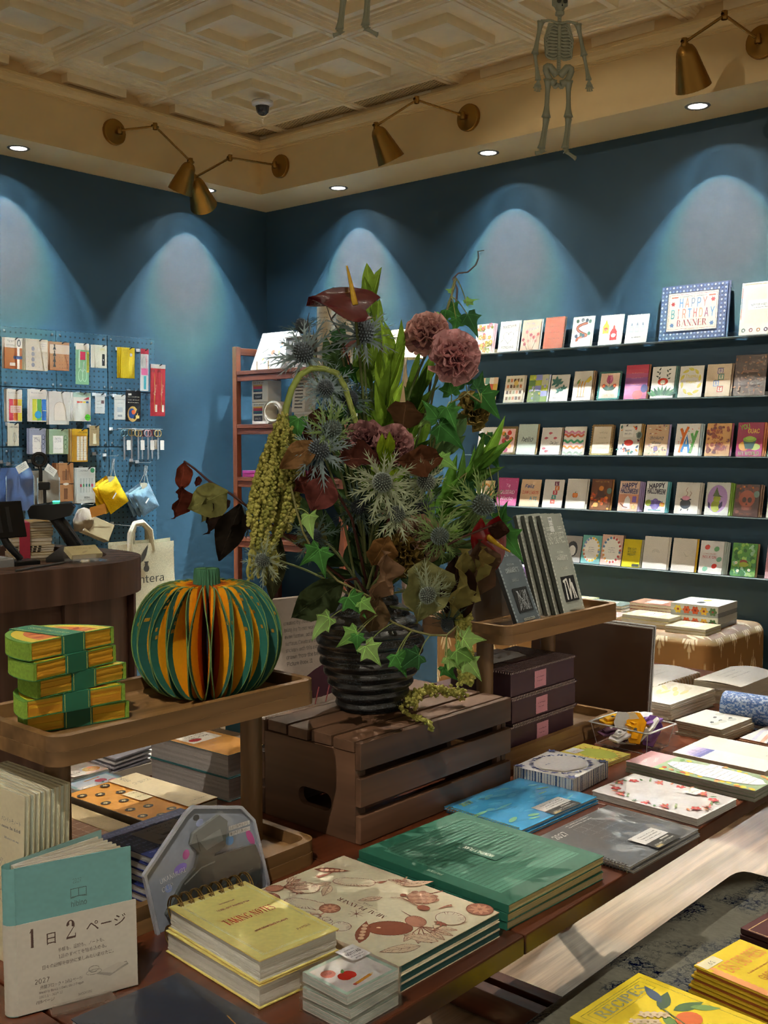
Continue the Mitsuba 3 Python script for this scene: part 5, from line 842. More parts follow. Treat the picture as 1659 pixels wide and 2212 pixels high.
# green monthly planners
def a_monthly(m, w, h):
    m.rect(w * .11, w * .9, h * .08, h * .9, '#3f7666', .5); n = 25
    for i in range(n):
        x = w * .11 + w * .79 * (i + .5) / n; m.line([(x, h * .09), (x + .0002, h * .5), (x, h * .89)], .0014 + .0006 * (i % 3 == 0), '#245648'); 
        for j in range(2): m.line([(x + .0028 + .0012 * j, h * .1), (x + .003 + .001 * j, h * .88)], .0006, '#54897a')
    m.rect(w * .37, w * .65, h * .46, h * .55, '#235548'); m.text('MONTHLY PLAN', w * .51, h * .488, .0085, '#d9e2da', w=w * .2, bold=2)
    m.text('PAPIER', w * .5, h * .935, .006, '#c9d8cf', w=w * .1)
pile('monthly_planner', 'large green monthly planner with ruled cover', 'planner', 3, 1.103, 1.328, .752, 1.02, TZ, .0115, '#1f5446', 'green monthly planners', .002, 2, a_monthly, -2, page='#b5a982', spine='x0', read='y', r=.45)
# meal planners with kitchen drawings
BR = '#7a4638'
def blob(x, y, rx, ry, rot=0, fn=lambda a: 1, n=26):
    a = np.linspace(0, 2 * np.pi, n); k = fn(a); p = np.c_[rx * k * np.cos(a), ry * k * np.sin(a)]; t = math.radians(rot)
    return p @ np.array([[math.cos(t), math.sin(t)], [-math.sin(t), math.cos(t)]]) + [x, y]
def hatch(m, p, c, n=7, w=.0005, side=.5):
    ce = p.mean(0)
    for i in range(n):
        a = p[int(len(p) * (side + .45 * i / n)) % (len(p) - 1)]; m.line([a, a * .55 + ce * .45 + [.001, .0006]], [w * 1.6, w * .3], c)
def v_round(m, x, y, s, c=BR, fill=None):
    p = blob(x, y, s, s * .92); m.flat(p[:-1], fill) if fill else None; m.line(p, .0007, c); hatch(m, p, c, 9); [m.leaf(x, y + s * .8, s * .6, s * .22, 90 + d, c) for d in (-60, -20, 25, 65)]
def v_pear(m, x, y, s, rot, fill=None):
    p = blob(x, y, s * 1.4, s, rot, lambda a: 1 - .28 * np.exp(-((np.abs(((a + np.pi) % (2 * np.pi)) - np.pi)) / .8) ** 2) * 0 + 0.0 * a); q = blob(x, y, s * 1.5, s * .9, rot, lambda a: .78 + .3 * np.cos(a - np.pi) ** 2 * (np.cos(a) < 0) + .22 * (np.cos(a) > .7))
    m.flat(q[:-1], fill or '#e6d3bd') ; m.line(q, .0008, BR); hatch(m, q, BR, 12, .0006, .45); e = math.radians(rot); m.line([(x + 1.4 * s * math.cos(e), y + 1.4 * s * math.sin(e)), (x + 1.9 * s * math.cos(e + .2), y + 1.9 * s * math.sin(e + .2))], .0012, BR); m.leaf(x + 1.7 * s * math.cos(e), y + 1.7 * s * math.sin(e), s * .8, s * .3, rot + 40, BR)
def v_slice(m, x, y, s):
    m.ell(x, y, s, s * .95, '#a5705c'); m.ring(x, y, s, s * .95, .001, BR)
    for k in range(8): a = k * math.pi / 4; m.leaf(x + .12 * s * math.cos(a), y + .12 * s * math.sin(a), s * .72, s * .3, math.degrees(a), '#c99a82'); 
def v_leaf(m, x, y, l, rot): m.leaf(x, y, l, l * .38, rot, '#dcc3ac'); t = math.radians(rot); n = np.array([-math.sin(t), math.cos(t)]); e = np.array([math.cos(t), math.sin(t)]); o = np.array([x, y]); tt = np.linspace(0, 1, 9); hh = l * .19 * np.sin(np.pi * tt ** .8); [m.line(o + tt[:, None] * l * e + s * hh[:, None] * n, .0006, BR) for s in (1, -1)]; m.line([o, o + l * e], .0006, BR); [m.line([o + l * f * e, o + l * (f + .12) * e + s * n * l * .1], .0004, BR) for f in (.25, .45, .65) for s in (1, -1)]
def v_chili(m, x, y, l, rot): t = math.radians(rot); e = np.array([math.cos(t), math.sin(t)]); n = np.array([-e[1], e[0]]); p = np.array([np.array([x, y]) + e * l * u + n * .25 * l * u * u for u in np.linspace(0, 1, 9)]); m.line(p, np.linspace(l * .26, .0004, 9), '#9a5a48'); m.line(p + n * l * .06, np.linspace(.001, .0003, 9), '#e0cbb5')
def v_star(m, x, y, s): [m.line([(x, y), (x + s * math.cos(a), y + s * math.sin(a))], [.0009, .0004], BR) or m.ell(x + s * math.cos(a), y + s * math.sin(a), .0008, .0008, BR, k=6) for a in np.arange(0, 6.28, .79)]
def v_roots(m, x, y, s, rot):
    t = math.radians(rot); e = np.array([math.cos(t), math.sin(t)]); n = np.array([-e[1], e[0]]); o = np.array([x, y]); p = blob(x, y, s, s * .8, rot); m.flat(p[:-1], '#b98672'); m.line(p, .0008, BR); hatch(m, p, BR, 12)
    for d in (-.9, -.5, -.15, .25, .6, .95): q = o - e * s; b = q - (e * math.cos(d) + n * math.sin(d)) * s * 2.4; m.line([q, q * .5 + b * .5 + n * .002, b], .0012, BR); v_leaf(m, *(q * .5 + b * .5), s * 1.7, rot + 180 + math.degrees(d))
    m.line([o + e * s, o + e * s * 2.2 + n * s * .3], [.0014, .0004], BR)
def v_pea(m, x, y, l, rot): m.leaf(x, y, l, l * .3, rot, '#8a5040'); t = math.radians(rot); [m.ell(x + l * f * math.cos(t), y + l * f * math.sin(t), l * .065, l * .065, '#d9b9a0', k=9) for f in (.22, .36, .5, .64, .78)]
def v_flor(m, x, y, s): q = random.Random(int(x * 9999)); [m.ring(x + q.uniform(-s, s), y + q.uniform(-s * .6, s * .7), s * .32, s * .28, .0006, BR, 10) for _ in range(13)]; m.line([(x, y - s * .6), (x + .2 * s, y - s * 1.5)], .0022, '#b98672')
def v_arti(m, x, y, s): [m.ell(x + s * .34 * c_ * (1 - .15 * r_), y + s * .3 * r_, s * .22, s * .24, ('#c9a48e', '#b08470')[(r_ + c_) % 2], k=10) for r_ in (2, 1, 0, -1, -2) for c_ in (-2, -1, 0, 1, 2) if abs(c_) + abs(r_) < 4]; p = blob(x, y, s * .9, s * .8); m.line(p, .0007, BR); m.line([(x, y - s * .7), (x - .3 * s, y - 1.6 * s)], .002, BR)
def a_meal(m, w, h):
    m.dz = 3e-6
    # w runs to the reader's right (away from the camera-side), h up
    m.text('MEAL PLANNER', w * .5, h * .55, .0085, '#5a3428', 'serif', w=w * .3); m.text('PAPIER', w * .5, h * .495, .0036, '#7a5a48', w=w * .055); m.line([(w * .42, h * .525), (w * .58, h * .525)], .0004, '#7a5a48')
    S_ = w / .185
    X = lambda a, b: (w * a, h * b)
    v_pear(m, *X(.72, .78), .0125 * S_, 200); v_slice(m, *X(.9, .9), .0125 * S_); v_slice(m, *X(.6, .72), .0095 * S_); v_star(m, *X(.47, .66), .0075 * S_); v_flor(m, *X(.58, .9), .013 * S_); m.ell(*X(.33, .73), .0001, .0001, BR)
    p = blob(*X(.28, .69), .019 * S_, .0125 * S_, 40, lambda a: 1 - .25 * np.cos(a)); m.flat(p[:-1], '#8f5544'); m.line(p, .0008, '#5a2f24'); m.ell(*X(.3, .71), .003, .0016, '#e0cbb5', rot=40); m.leaf(*X(.33, .73), .012, .007, 60, '#7a4638')
    v_roots(m, *X(.22, .48), .0105 * S_, -25); v_pea(m, *X(.26, .95), .04 * S_, -55); v_round(m, *X(.43, .86), .0085 * S_, BR, '#e8d9c4'); v_leaf(m, *X(.05, .72), .034 * S_, 60); v_leaf(m, *X(.02, .6), .03 * S_, 20)
    v_pear(m, *X(.72, .3), .0125 * S_, 215); v_arti(m, *X(.36, .18), .015 * S_); v_round(m, *X(.84, .6), .012 * S_, BR, '#e6d3bd'); v_chili(m, *X(.9, .42), .022 * S_, 250); v_leaf(m, *X(.78, .46), .024 * S_, 120); v_leaf(m, *X(.8, .42), .02 * S_, 70); v_pea(m, *X(.98, .34), .034 * S_, 215)
    v_leaf(m, *X(.5, .36), .022 * S_, 60); v_leaf(m, *X(.52, .12), .03 * S_, 240); v_star(m, *X(.1, .5), .009 * S_); v_slice(m, *X(.08, .06), .012 * S_); v_round(m, *X(.12, .3), .013 * S_, BR, '#e8d9c4'); v_flor(m, *X(.56, .08), .008 * S_); v_star(m, *X(.97, .58), .007 * S_); v_roots(m, *X(.95, .76), .008 * S_, 60); v_chili(m, *X(.2, .14), .014 * S_, 60)
    m.line([X(.3, .3), X(.42, .28), X(.47, .33)], .0012, BR); m.ell(*X(.28, .3), .006 * S_, .005 * S_, '#8f5544'); m.ell(*X(.44, .24), .003 * S_, .003 * S_, '#8f5544')
pile('meal_planner', 'cream meal planner printed with brown fruit and vegetables', 'planner', 3, .893, 1.083, .76, 1.035, TZ, .0102, '#e2d3bd', 'cream meal planners', .0025, 4, a_meal, -1, page='#1f4a4a', read='y', spine='x0', inset=.0008, leaves=2)
# yellow spiral pads
def a_notes(m, w, h):
    m.frame_(w * .1, w * .95, h * .045, h * .94, .0006, '#f4efd8'); m.frame_(w * .118, w * .932, h * .058, h * .926, .0004, '#f4efd8')
    m.text('two hundred lined', w * .52, h * .79, .0032, '#a5564a', w=w * .2, slant=.2); m.text('TEAR-OFF PAGES FOR', w * .52, h * .71, .0038, '#a5564a', w=w * .42, bold=1)
    m.text('TAKING NOTES', w * .52, h * .5, .0155, '#b8352a', 'serif', w=w * .62); m.text('and MAKING PLANS', w * .55, h * .32, .0038, '#a5564a', w=w * .42, bold=1); m.text('PAPIER', w * .76, h * .16, .004, '#a5703a', w=w * .17)
for i in range(2):
    k = thing('spiral_pad', ('lower yellow spiral pad, under the taking notes pad', 'upper yellow spiral pad reading taking notes')[i], 'notepad', 'thick yellow spiral pads')
    z0 = TZ + .0275 * i + .0003; M = book(k, .768 + .003 * i, .886, .8475, 1.0345, z0, .027, '#f2dc84', '#e2e2da', rot=(-4.5, -5.5)[i], read='x', art=a_notes if i else None, ct=.0016, inset=.003, leaves=9)
    for j in range(8):
        a = np.linspace(0, 2 * np.pi, 22); x = .012 + .104 * j / 7
        for o in (0, .0032): MB().tube(np.c_[np.full(22, x + o), .187 + .003 + .0165 * np.cos(a), (.0137, .0182)[i] + (.0136, .0175)[i] * np.sin(a)], .0009, (0., 0.), k=6, cap=False).put(P(k, 'wire_loop'), 'gold_wire', M)
        MB().rect(x - .001, x + .004, .178, .183, '#3a2a18').put(P(k, 'punch_hole'), 'paint', M @ rotz(0, 0, .02705)) if i else None
# note card boxes with apple
def a_apple(m, w, h):
    m.rect(0, w, 0, h, '#b3d3cd', .3); m.rect(w * .05, w * .93, h * .05, h * .92, '#eceae8'); m.flat(blob(w * .2, h * .66, w * .11, h * .12, 20), '#e0857a'); m.text('cream', w * .2, h * .63, .005, '#a83a3a', slant=.2, w=w * .12)
    for s in (-1, 1): m.ell(w * .36 + s * .0035, h * .42, .0075, .0085, '#c8281f')
    m.leaf(w * .36, h * .52, .009, .004, 50, '#3f6a35'); m.line([(w * .36, h * .5), (w * .35, h * .56)], .0008, '#4a2f1c'); m.line([(w * .3, h * .14), (w * .62, h * .19)], .0042, '#e0a03a'); m.line([(w * .25, h * .13), (w * .3, h * .14)], .0042, '#d8635a'); m.flat([(w * .62, h * .16), (w * .68, h * .2), (w * .62, h * .22)], '#ecd5b0')
def a_sun_(m, w, h):
    m.rect(0, w, 0, h, '#dfc2b8', .3); m.rect(w * .05, w * .95, h * .06, h * .9, '#ebe7e4'); m.ell(w * .3, h * .72, .017, .014, '#d9962f'); m.ell(w * .3, h * .72, .012, .01, '#e0a545'); m.line([(w * .2, h * .76), (w * .3, h * .66), (w * .4, h * .76)], .001, '#7a4a1a')
def sticker(m, x, y, w, h, lines, c='#eceae6'):
    m.rect(x, x + w, y, y + h, c); [m.text(t, x + w / 2, y + h * f, hh, '#2a2a2a', w=w * k, bold=b) for t, f, hh, k, b in lines]
def notebox(k, x0, x1, y0, y1, z0, h, art, read, rot=0, label=True):
    w, d = x1 - x0, y1 - y0; M = rotz((x0 + x1) / 2, (y0 + y1) / 2, z0, rot) @ rotz(-w / 2, -d / 2, 0)
    m = MB(); q = random.Random(3)
    for i in range(5): m.box(.003, w - .003, .003, d - .003, .0015 + i * (h - .004) / 5, .0013 + (i + 1) * (h - .004) / 5, ('#d9dedb', '#c6d6d3')[i % 2], .6)
    a = MB(); o, rr, u, ww, dd = READ[read](w - .006, d - .006); art(a, ww, dd); a.xf(frame((o[0] + .003, o[1] + .003, h - .0025), (rr[0], rr[1], 0), (u[0], u[1], 0))); m.join(a); m.put(P(k, 'cards'), 'paint', M)
    m = MB()
    for b in ((0, w, 0, d, 0, .0008), (0, w, 0, .0008, .0008, h), (0, w, d - .0008, d, .0008, h), (0, .0008, .0008, d - .0008, .0008, h), (w - .0008, w, .0008, d - .0008, .0008, h), (.0008, w - .0008, .0008, d - .0008, h - .0008, h)): m.box(*b, '#fff')
    m.put(P(k, 'case'), 'clear', M)
    if label:
        a = MB(); sticker(a, ww * .66, dd * .62, ww * .36, dd * .44, (('lovely little notes', .74, .002, .6, 0), ('NOTITAS', .42, .0055, .8, 1), ('with paper and pen', .26, .002, .7, 0), ('just for you', .1, .0025, .5, 0))); a.xf(frame((o[0] + .003, o[1] + .003, h + .0004), (rr[0], rr[1], 0), (u[0], u[1], 0))); a.put(P(k, 'label'), 'paint', M)
for i in range(3): notebox(thing('note_card_box', f'clear box of note cards with a red apple, {("lowest", "middle", "topmost")[i]} of three at the table edge', 'note cards', 'clear boxes of note cards at the table edge'), .788, .872, .742, .818, TZ + .0003 + .0152 * i, .0148, a_apple, 'x', (-1, 1, -3)[i], i == 2)
# calendars in clear sleeves
def cal_label(m, x, y, w, h):
    m.rect(x, x + w, y, y + h * .42, '#17181a'); m.rect(x, x + w, y + h * .42, y + h, '#d8d8d6'); m.text('Notebook Calendar', x + w * .5, y + h * .22, .004, '#e6e6e4', w=w * .8, rot=180, bold=1); m.rect(x + w * .06, x + w * .3, y + h * .04, y + h * .14, '#b5a57a'); [m.scrib(x + w * .2, x + w * .9, y + h * f, .0025, '#555', int(f * 50)) for f in (.55, .68, .8)]; m.rect(x + w * .5, x + w * .85, y + h * .3, y + h * .36, '#cfcfcc')
def a_greycal(m, w, h):
    m.rect(w * .02, w * .98, h * .02, h * .98, '#63666b', .3); m.text('2027', w * .1, h * .8, .012, '#d6d6d8', w=w * .15, bold=1) if 0 else None
    m.text('2027', w * .075, h * .82, .014, '#d3d4d6', rot=0, w=w * .17, al='l', bold=1)
    for j in range(6):
        for i in range(7): m.frame_(w * (.3 + .095 * i), w * (.39 + .095 * i), h * (.24 + .1 * j), h * (.335 + .1 * j), .0004, '#8f9297')
    [m.scrib(w * .3, w * .62, h * f, .003, '#b9bbbe', int(f * 99)) for f in (.88, .92)]; cal_label(m, w * .4, h * .005, w * .34, h * .32)
def a_bluecal(m, w, h):
    q = random.Random(8)
    m.rect(0, w, 0, h, '#3f9fd6', .35)
    for _ in range(46): x, y = q.uniform(.05, .95), q.uniform(.1, .9); m.ell(w * x, h * y, w * q.uniform(.03, .1), h * q.uniform(.01, .035), q.choice(('#53aedd', '#3594cc', '#69b6cf', '#7fbca0', '#4aa6da')), rot=q.uniform(-30, 30))
    m.text('2027', w * .16, h * .84, .012, '#a5b54a', w=w * .14, bold=1); cal_label(m, w * .42, h * .0, w * .36, h * .3)
def spiral(k, M, w, d, h, mat='gold_wire', n=26):
    p = [(-.004 * math.cos(a) + .001, 0, 0) for a in (0,)]
    t = np.linspace(0, n * 2 * np.pi, n * 9); MB().tube(np.c_[.004 * np.cos(t) + w * .004, d * .04 + d * .92 * t / t[-1], h * .5 + (h * .5 + .0018) * np.sin(t)], .0006, (0., 0.), k=5).put(P(k, 'spiral'), mat, M)
for name, col, art, x0, x1, y0, y1, n, wire, lab in (('grey', '#6b6e73', a_greycal, 1.366, 1.575, .725, .89, 2, 'steel', 'grey spiral notebook calendar in a clear sleeve'), ('blue', '#3f9fd6', a_bluecal, 1.385, 1.605, .925, 1.085, 2, 'gold_wire', 'sky blue spiral notebook calendar in a clear sleeve')):
    for i in range(n):
        k = thing('spiral_calendar', f'{lab}, {("lower", "upper")[i]} of two', 'calendar', f'{name} spiral calendars'); z0 = TZ + .0062 * i + .0003
        M = book(k, x0 + .006 * (1 - i), x1, y0 - .003 * (1 - i), y1, z0, .005, col, '#c9cacc', rot=-2, read='x', art=art if i else None, film=bool(i), leaves=3); spiral(k, M, x1 - x0, y1 - y0, .005, wire)
# white flowered note pads
def a_flow(m, w, h):
    m.rect(0, w, 0, h, '#e9e6ea', .3); q = random.Random(4); n = 30
    for i in range(n):
        a = 2 * math.pi * i / n; x, y = w * (.5 + .43 * math.cos(a)), h * (.5 + .44 * math.sin(a)); t = i % 5
        x, y = min(max(x, w * .07), w * .93), min(max(y, h * .06), h * .94)
        if t == 0: m.flower(x, y, .009, '#cf3f4a', '#e9a9a0', 5); m.flower(x, y, .0045, '#d9666a', '#f0d0b0', 5)
        elif t == 2: [m.leaf(x, y, .014, .005, 40 * j + 20, ('#d9666a', '#e08a5a', '#c24a5a')[j % 3]) for j in range(6)]
        elif t == 3: [m.leaf(x + .003 * j, y + .0015 * j, .007, .003, 60 + 110 * (j % 2), '#7a9a6a') for j in range(5)]
        else: m.leaf(x, y, .012, .005, math.degrees(a), ('#3f6a45', '#d98a6a')[i % 2])
    m.text('NOTITAS', w * .2, h * .76, .005, '#4a4a4a', rot=90, w=h * .1); m.rect(w * .72, w * .95, h * .28, h * .4, '#f0eeec'); m.text('NOTITAS', w * .83, h * .32, .004, '#333', w=w * .16)
pile('note_pad', 'white note pad bordered with red and pink flowers', 'notepad', 1, 1.617, 1.755, .738, .94, TZ, .0125, '#e4e2e4', None, art=a_flow, rot=-3, page='#d6dadc', read='x', film=True)
def a_leafbox(m, w, h):
    m.rect(0, w, 0, h, '#e6e3da', .45); q = random.Random(6)
    for i in range(54): a = 2 * math.pi * i / 54; m.leaf(w * (.5 + .4 * math.cos(a)), h * (.5 + .4 * math.sin(a)), .011, .0045, math.degrees(a) + q.uniform(-70, 70), q.choice(('#4a5580', '#5f6a94', '#3a446e', '#8a92b0')))
    for x in (.06, .94):
        for y in (.06, .94): [m.leaf(w * x, h * y, .012, .005, 60 * j, '#4a5580') for j in range(6)]
    m.flat(blob(w * .5, h * .5, w * .37, h * .36, 0, lambda a: 1 + .04 * np.sin(a * 7))[:-1], '#e4ddcf'); m.text('notes', w * .34, h * .62, .004, '#6a6a80', slant=.2)
k = thing('boxed_notes', 'white boxed note set with a blue leaf border and striped sides', 'note cards'); M = rotz(1.606, .972, TZ + .0004, 3); m = MB(); a_leafbox(m, .136, .122); m.xf(rotz(0, 0, .03)); q = random.Random(2)
m.box(0, .136, 0, .122, 0, .03, '#d9d8d4', .45, .0008)
for i in range(20):
    c = q.choice(('#5a6488', '#8a90a8', '#b9bcc6', '#4a5476')); x = .136 * i / 20 + .001; m.box(x, x + q.uniform(.001, .004), -.0002, 0, 0, .03, c); y = .122 * i / 20 + .001; m.box(-.0002, 0, y, y + q.uniform(.001, .004), 0, .03, c); m.box(.136, .1362, y, y + q.uniform(.001, .003), 0, .03, '#c2c4c8')
m.put(k, 'paint', M)
def a_yellow(m, w, h): m.rect(0, w, 0, h, '#d8c05a', .35); m.flat(blob(w * .5, h * .45, w * .36, h * .38, 0, lambda a: 1 + .05 * np.sin(9 * a))[:-1], '#a9b04a'); [m.leaf(w * (.5 + .36 * math.cos(a)), h * (.45 + .38 * math.sin(a)), .008, .003, math.degrees(a), '#a5603a') for a in np.arange(0, 6.28, .35)]; m.rect(w * .1, w * .5, h * .72, h * .96, '#e6e6e2'); m.text('NOTITAS', w * .3, h * .8, .004, '#a83a3a', w=w * .3)
pile('yellow_pad', 'yellow note pad with a green oval behind the leaf box', 'notepad', 2, 1.8, 1.885, 1.01, 1.12, TZ, .004, '#d2bb5a', 'yellow note pads', .002, 3, a_yellow, -3, page='#d8d5cc', read='x', leaves=2)
def a_list(m, w, h):
    m.rect(0, w, 0, h, '#8fa58a', .4); m.rect(0, w, h * .78, h, '#d99aa5'); m.text('TODAY', w * .35, h * .9, .006, '#e9c9c9', rot=20); m.text('THINGS', w * .5, h * .84, .006, '#e9c9c9', rot=20); q = random.Random(9)
    for _ in range(34): x = q.choice((q.uniform(.02, .2), q.uniform(.8, .98))); y = q.uniform(.02, .74); m.ell(w * x, h * y, .007, .0045, q.choice(('#d9b52f', '#c9763a', '#b5563a', '#5f8a4a', '#d9a06a', '#e0c84a')), rot=q.uniform(0, 90))
    m.flat(blob(w * .5, h * .38, w * .36, h * .37, 0, lambda a: 1 + .03 * np.sin(11 * a))[:-1], '#e6e6e6'); [m.line([(w * .24, h * (.1 + .045 * i)), (w * .78, h * (.1 + .045 * i))], .0006, '#55585c') for i in range(14)]; m.rect(w * .66, w * .98, h * .4, h * .5, '#ececea'); m.text('NOTITAS', w * .82, h * .43, .004, '#333', w=w * .24)
pile('list_pad', 'long list pad bordered with lemons and fruit', 'notepad', 3, 1.79, 1.885, .716, .97, TZ, .0068, '#9aa596', 'long fruit list pads', .0025, 5, a_list, -2, page='#a9aba8', read='x', leaves=3)
def a_planner(m, w, h): m.rect(0, w, 0, h, '#e0d9c6', .4); m.rect(0, w * .45, 0, h, '#e4dfd2'); [m.rect(w * .02, w * .42, h * (.7 + .045 * i), h * (.745 + .045 * i), c) for i, c in enumerate(('#5f66a0', '#7a7ab5', '#9a94c4', '#b5a5cc', '#cbb4cf'))]; [m.text(t, w * x, h * .84, .005, '#4a4a70', rot=90) for t, x in (('2027', .14), ('DIARY', .26))]; m.scrib(w * .6, w * .8, h * .2, .004, '#8a8474', 2)
pile('cream_planner', 'cream planner with a violet band beside the fruit list pads', 'planner', 2, 1.915, 2.078, .75, .935, TZ, .009, '#ded6c2', 'cream planners with violet band', .002, 6, a_planner, -1, page='#e2ddd0', read='x', leaves=3)
def a_pinkc(m, w, h): m.rect(0, w, 0, h, '#d9d4d0', .4); [m.line([(0, h * y), (w * .6, h * (y + .2)), (w, h * (y + .05))], .008, c) for y, c in ((.2, '#d98a80'), (.35, '#3f4660'), (.5, '#e0a090'), (.7, '#c9c4d2'))]
pile('wrap_card', 'pink and grey striped card at the right picture edge', 'card', 4, 2.12, 2.26, .79, .885, TZ, .003, '#b58a6a', 'striped cards at the right edge', .004, 7, a_pinkc, -3, page='#a5704f', read='x', leaves=1)
# open notebooks and white stacks at the right
def a_faint(m, w, h): m.rect(w * .02, w * .98, h * .03, h * .97, '#d9d2bd', .5); q = random.Random(3); [m.ell(w * q.uniform(.1, .9), h * q.uniform(.2, .9), w * .12, h * .05, q.choice(('#cfc6ac', '#c9c3b5', '#d3c490')), rot=q.uniform(0, 50)) for _ in range(12)]
pile('white_folder', 'cream white notebook with a faint landscape', 'notebook', 7, 2.185, 2.4, 1.07, 1.185, TZ, .0056, '#ddd8c8', 'cream notebooks left of the blue roll', .003, 8, a_faint, -2, page='#e4e0d2', read='x', leaves=2)
def a_ghosty(m, w, h): m.rect(w * .03, w * .97, h * .03, h * .97, '#d3cfc4', .35); [m.ell(w * x, h * y, .007, .004, '#5f6266', rot=20) for x, y in ((.3, .4), (.5, .35), (.62, .55), (.75, .3))]; [m.ell(w * x, h * y, .014, .008, '#b5b4ac') for x, y in ((.25, .3), (.45, .28), (.68, .22), (.85, .6))]
pile('card_pack', 'packed white card with grey figures', 'card pack', 6, 2.1, 2.235, .912, 1.02, TZ, .0048, '#d3cdbd', 'packed cards behind the cream planners', .005, 9, a_ghosty, -4, page='#b5a590', read='x', leaves=1, film=False)
def opened(k, x0, x1, y0, y1, z0, h, c, rot=0, lift=.012):
    w, d = x1 - x0, y1 - y0; M = rotz((x0 + x1) / 2, (y0 + y1) / 2, z0, rot) @ rotz(-w / 2, -d / 2, 0); m = MB()
    for i in range(4): m.box(.001 * i, w - .001 * i, 0, d, h * i / 4, h * (i + 1) / 4 - .0003, c, .6)
    m.put(P(k, 'pages'), 'paint', M); u = np.linspace(0, 1, 16); U, V = np.meshgrid(u, u, indexing='ij'); A = np.stack([U * w, V * d, h + .0004 + lift * np.sin(np.pi * V) * (.4 + .6 * U) * .6], -1)
    MB().grid(A, '#f0ece0', .6).grid((A - [0, 0, .0003])[::-1], '#f0ece0', .6).put(P(k, 'lifted_page'), 'paint', M); m = MB(); [m.scrib(w * .2, w * .7, d * y, .003, '#b5b0a4', int(y * 33)) for y in (.35, .5, .65)]; m.xf(rotz(0, 0, h + .0012 + lift * .55)); m.put(P(k, 'print'), 'paint', M); return M
k = thing('open_notebook', 'spiral notebook lying open on white pages beside the big sleeve', 'notebook'); M = opened(k, 2.37, 2.6, 1.2, 1.35, TZ + .0005, .028, '#d9d3c2', -3); t = np.linspace(0, 15 * 2 * np.pi, 140); MB().tube(np.c_[.02 + .2 * t / t[-1], -.001 + .006 * np.cos(t), .016 + .015 * np.sin(t)], .001, (0., 0.), k=5).put(P(k, 'spiral'), 'gold_wire', M)
for i in range(3): opened(thing('open_notebook', f'thick white notebook lying open behind the blue roll, {("lowest", "middle", "topmost")[i]} of three', 'notebook', 'white notebooks behind the blue roll'), 2.42, 2.63, 1.01, 1.13, TZ + .0005 + .0165 * i, .016 if i < 2 else .015, '#d6cfbc', -3 + i, .0 if i < 2 else .014)
k = thing('fabric_roll', 'blue speckled roll of cloth wrapped in crackling clear film', 'roll'); a = np.linspace(0, 1, 3)
RM = frame((2.262, .985, TZ + .0395), (0, 0, 1), (-1, -.1, 0))
def bluec(p, n, uv): return mikit.mix(lin('#3f6ab0'), lin('#a9bfe0'), mikit.smoothstep(.4, .65, mikit.fbm(p.x * 260, p.y * 260, p.z * 260, 3)))
bs('blue_cloth', {'type': 'principled', 'base_color': mikit.proc(bluec), 'roughness': .6})
MB().lathe([(0, -.0), (.03, 0), (.033, .003), (.033, .098), (.031, .1), (.033, .102), (.033, .2), (0, .2)], (0., 0.), k=32).put(P(k, 'cloth'), 'blue_cloth', RM)
u = np.linspace(0, 1, 60); v = np.linspace(0, 1, 80); U, V = np.meshgrid(u, v, indexing='ij'); cr = meshkit.fbm(np.stack([U * 26, V * 22, U * 0], -1), 3, 4); rad = .0338 + .004 * cr; an = 2 * np.pi * U
A = np.stack([rad * np.cos(an), rad * np.sin(an), -.02 + .24 * V], -1); MB().grid(A, '#fff', wrapu=False).put(P(k, 'film'), 'film', RM)
S['foil'] = {'type': 'roughconductor', 'material': 'Al', 'alpha': .12}
fr = []; q = random.Random(4); m = MB()
for i in range(150):
    x, y = q.uniform(-.015, .21), q.uniform(0, .032); c = np.array([x, y, q.uniform(.001, .007)]); v_ = np.array([[q.uniform(-.008, .008), q.uniform(-.006, .006), q.uniform(-.003, .004)] for _ in range(3)]) + c; v_[:, 2] = np.maximum(v_[:, 2], .0006); nn = np.cross(v_[1] - v_[0], v_[2] - v_[0]); nn = nn / (np.linalg.norm(nn) + 1e-9) * (1 if nn[2] > 0 else -1); m.raw(v_, np.tile(nn, (3, 1)), [(0, 1, 2) if 1 else 0], (0., 0.))
bs('foil2', {'type': 'roughconductor', 'material': 'Al', 'alpha': .15}); m.put(P(k, 'crumpled_edge'), 'foil2', frame((2.222, .775, TZ + .0002), (-.1, 1, 0), (-1, -.1, 0)) @ rotz(0, -.022, 0))
# clear tub of clips
k = thing('clip_tub', 'clear ribbed plastic tub full of coloured clips', 'tub'); F_ = rotz(1.965, 1.05, TZ + .0005, -3); TW, TD, TH = .108, .136, .046; FC = rotz(1.965, 1.05, TZ + .0005, -41)
m = MB(); w0, d0 = TW / 2 - .012, TD / 2 - .01
def ringwall(z0, z1, a0, b0, a1, b1):
    for (x0, y0, x1, y1), (p0, q0, p1, q1) in zip(((-a0, -b0, a0, -b0), (a0, -b0, a0, b0), (a0, b0, -a0, b0), (-a0, b0, -a0, -b0)), ((-a1, -b1, a1, -b1), (a1, -b1, a1, b1), (a1, b1, -a1, b1), (-a1, b1, -a1, -b1))):
        n = 10; t = np.linspace(0, 1, n * 4 + 1); dx, dy = norm([y1 - y0, -(x1 - x0)]); rib = .0012 * (np.abs(np.sin(t * np.pi * n)))
        A = np.stack([np.c_[x0 + (x1 - x0) * t + dx * rib, y0 + (y1 - y0) * t + dy * rib, np.full(len(t), z0)], np.c_[p0 + (p1 - p0) * t + dx * rib * .2, q0 + (q1 - q0) * t + dy * rib * .2, np.full(len(t), z1)]]); m.grid(A, '#fff')
ringwall(.001, TH, w0, d0, w0 + .01, d0 + .008); m.box(-w0, w0, -d0, d0, 0, .001, '#fff'); m.put(P(k, 'wall'), 'clear', F_)
m = MB()
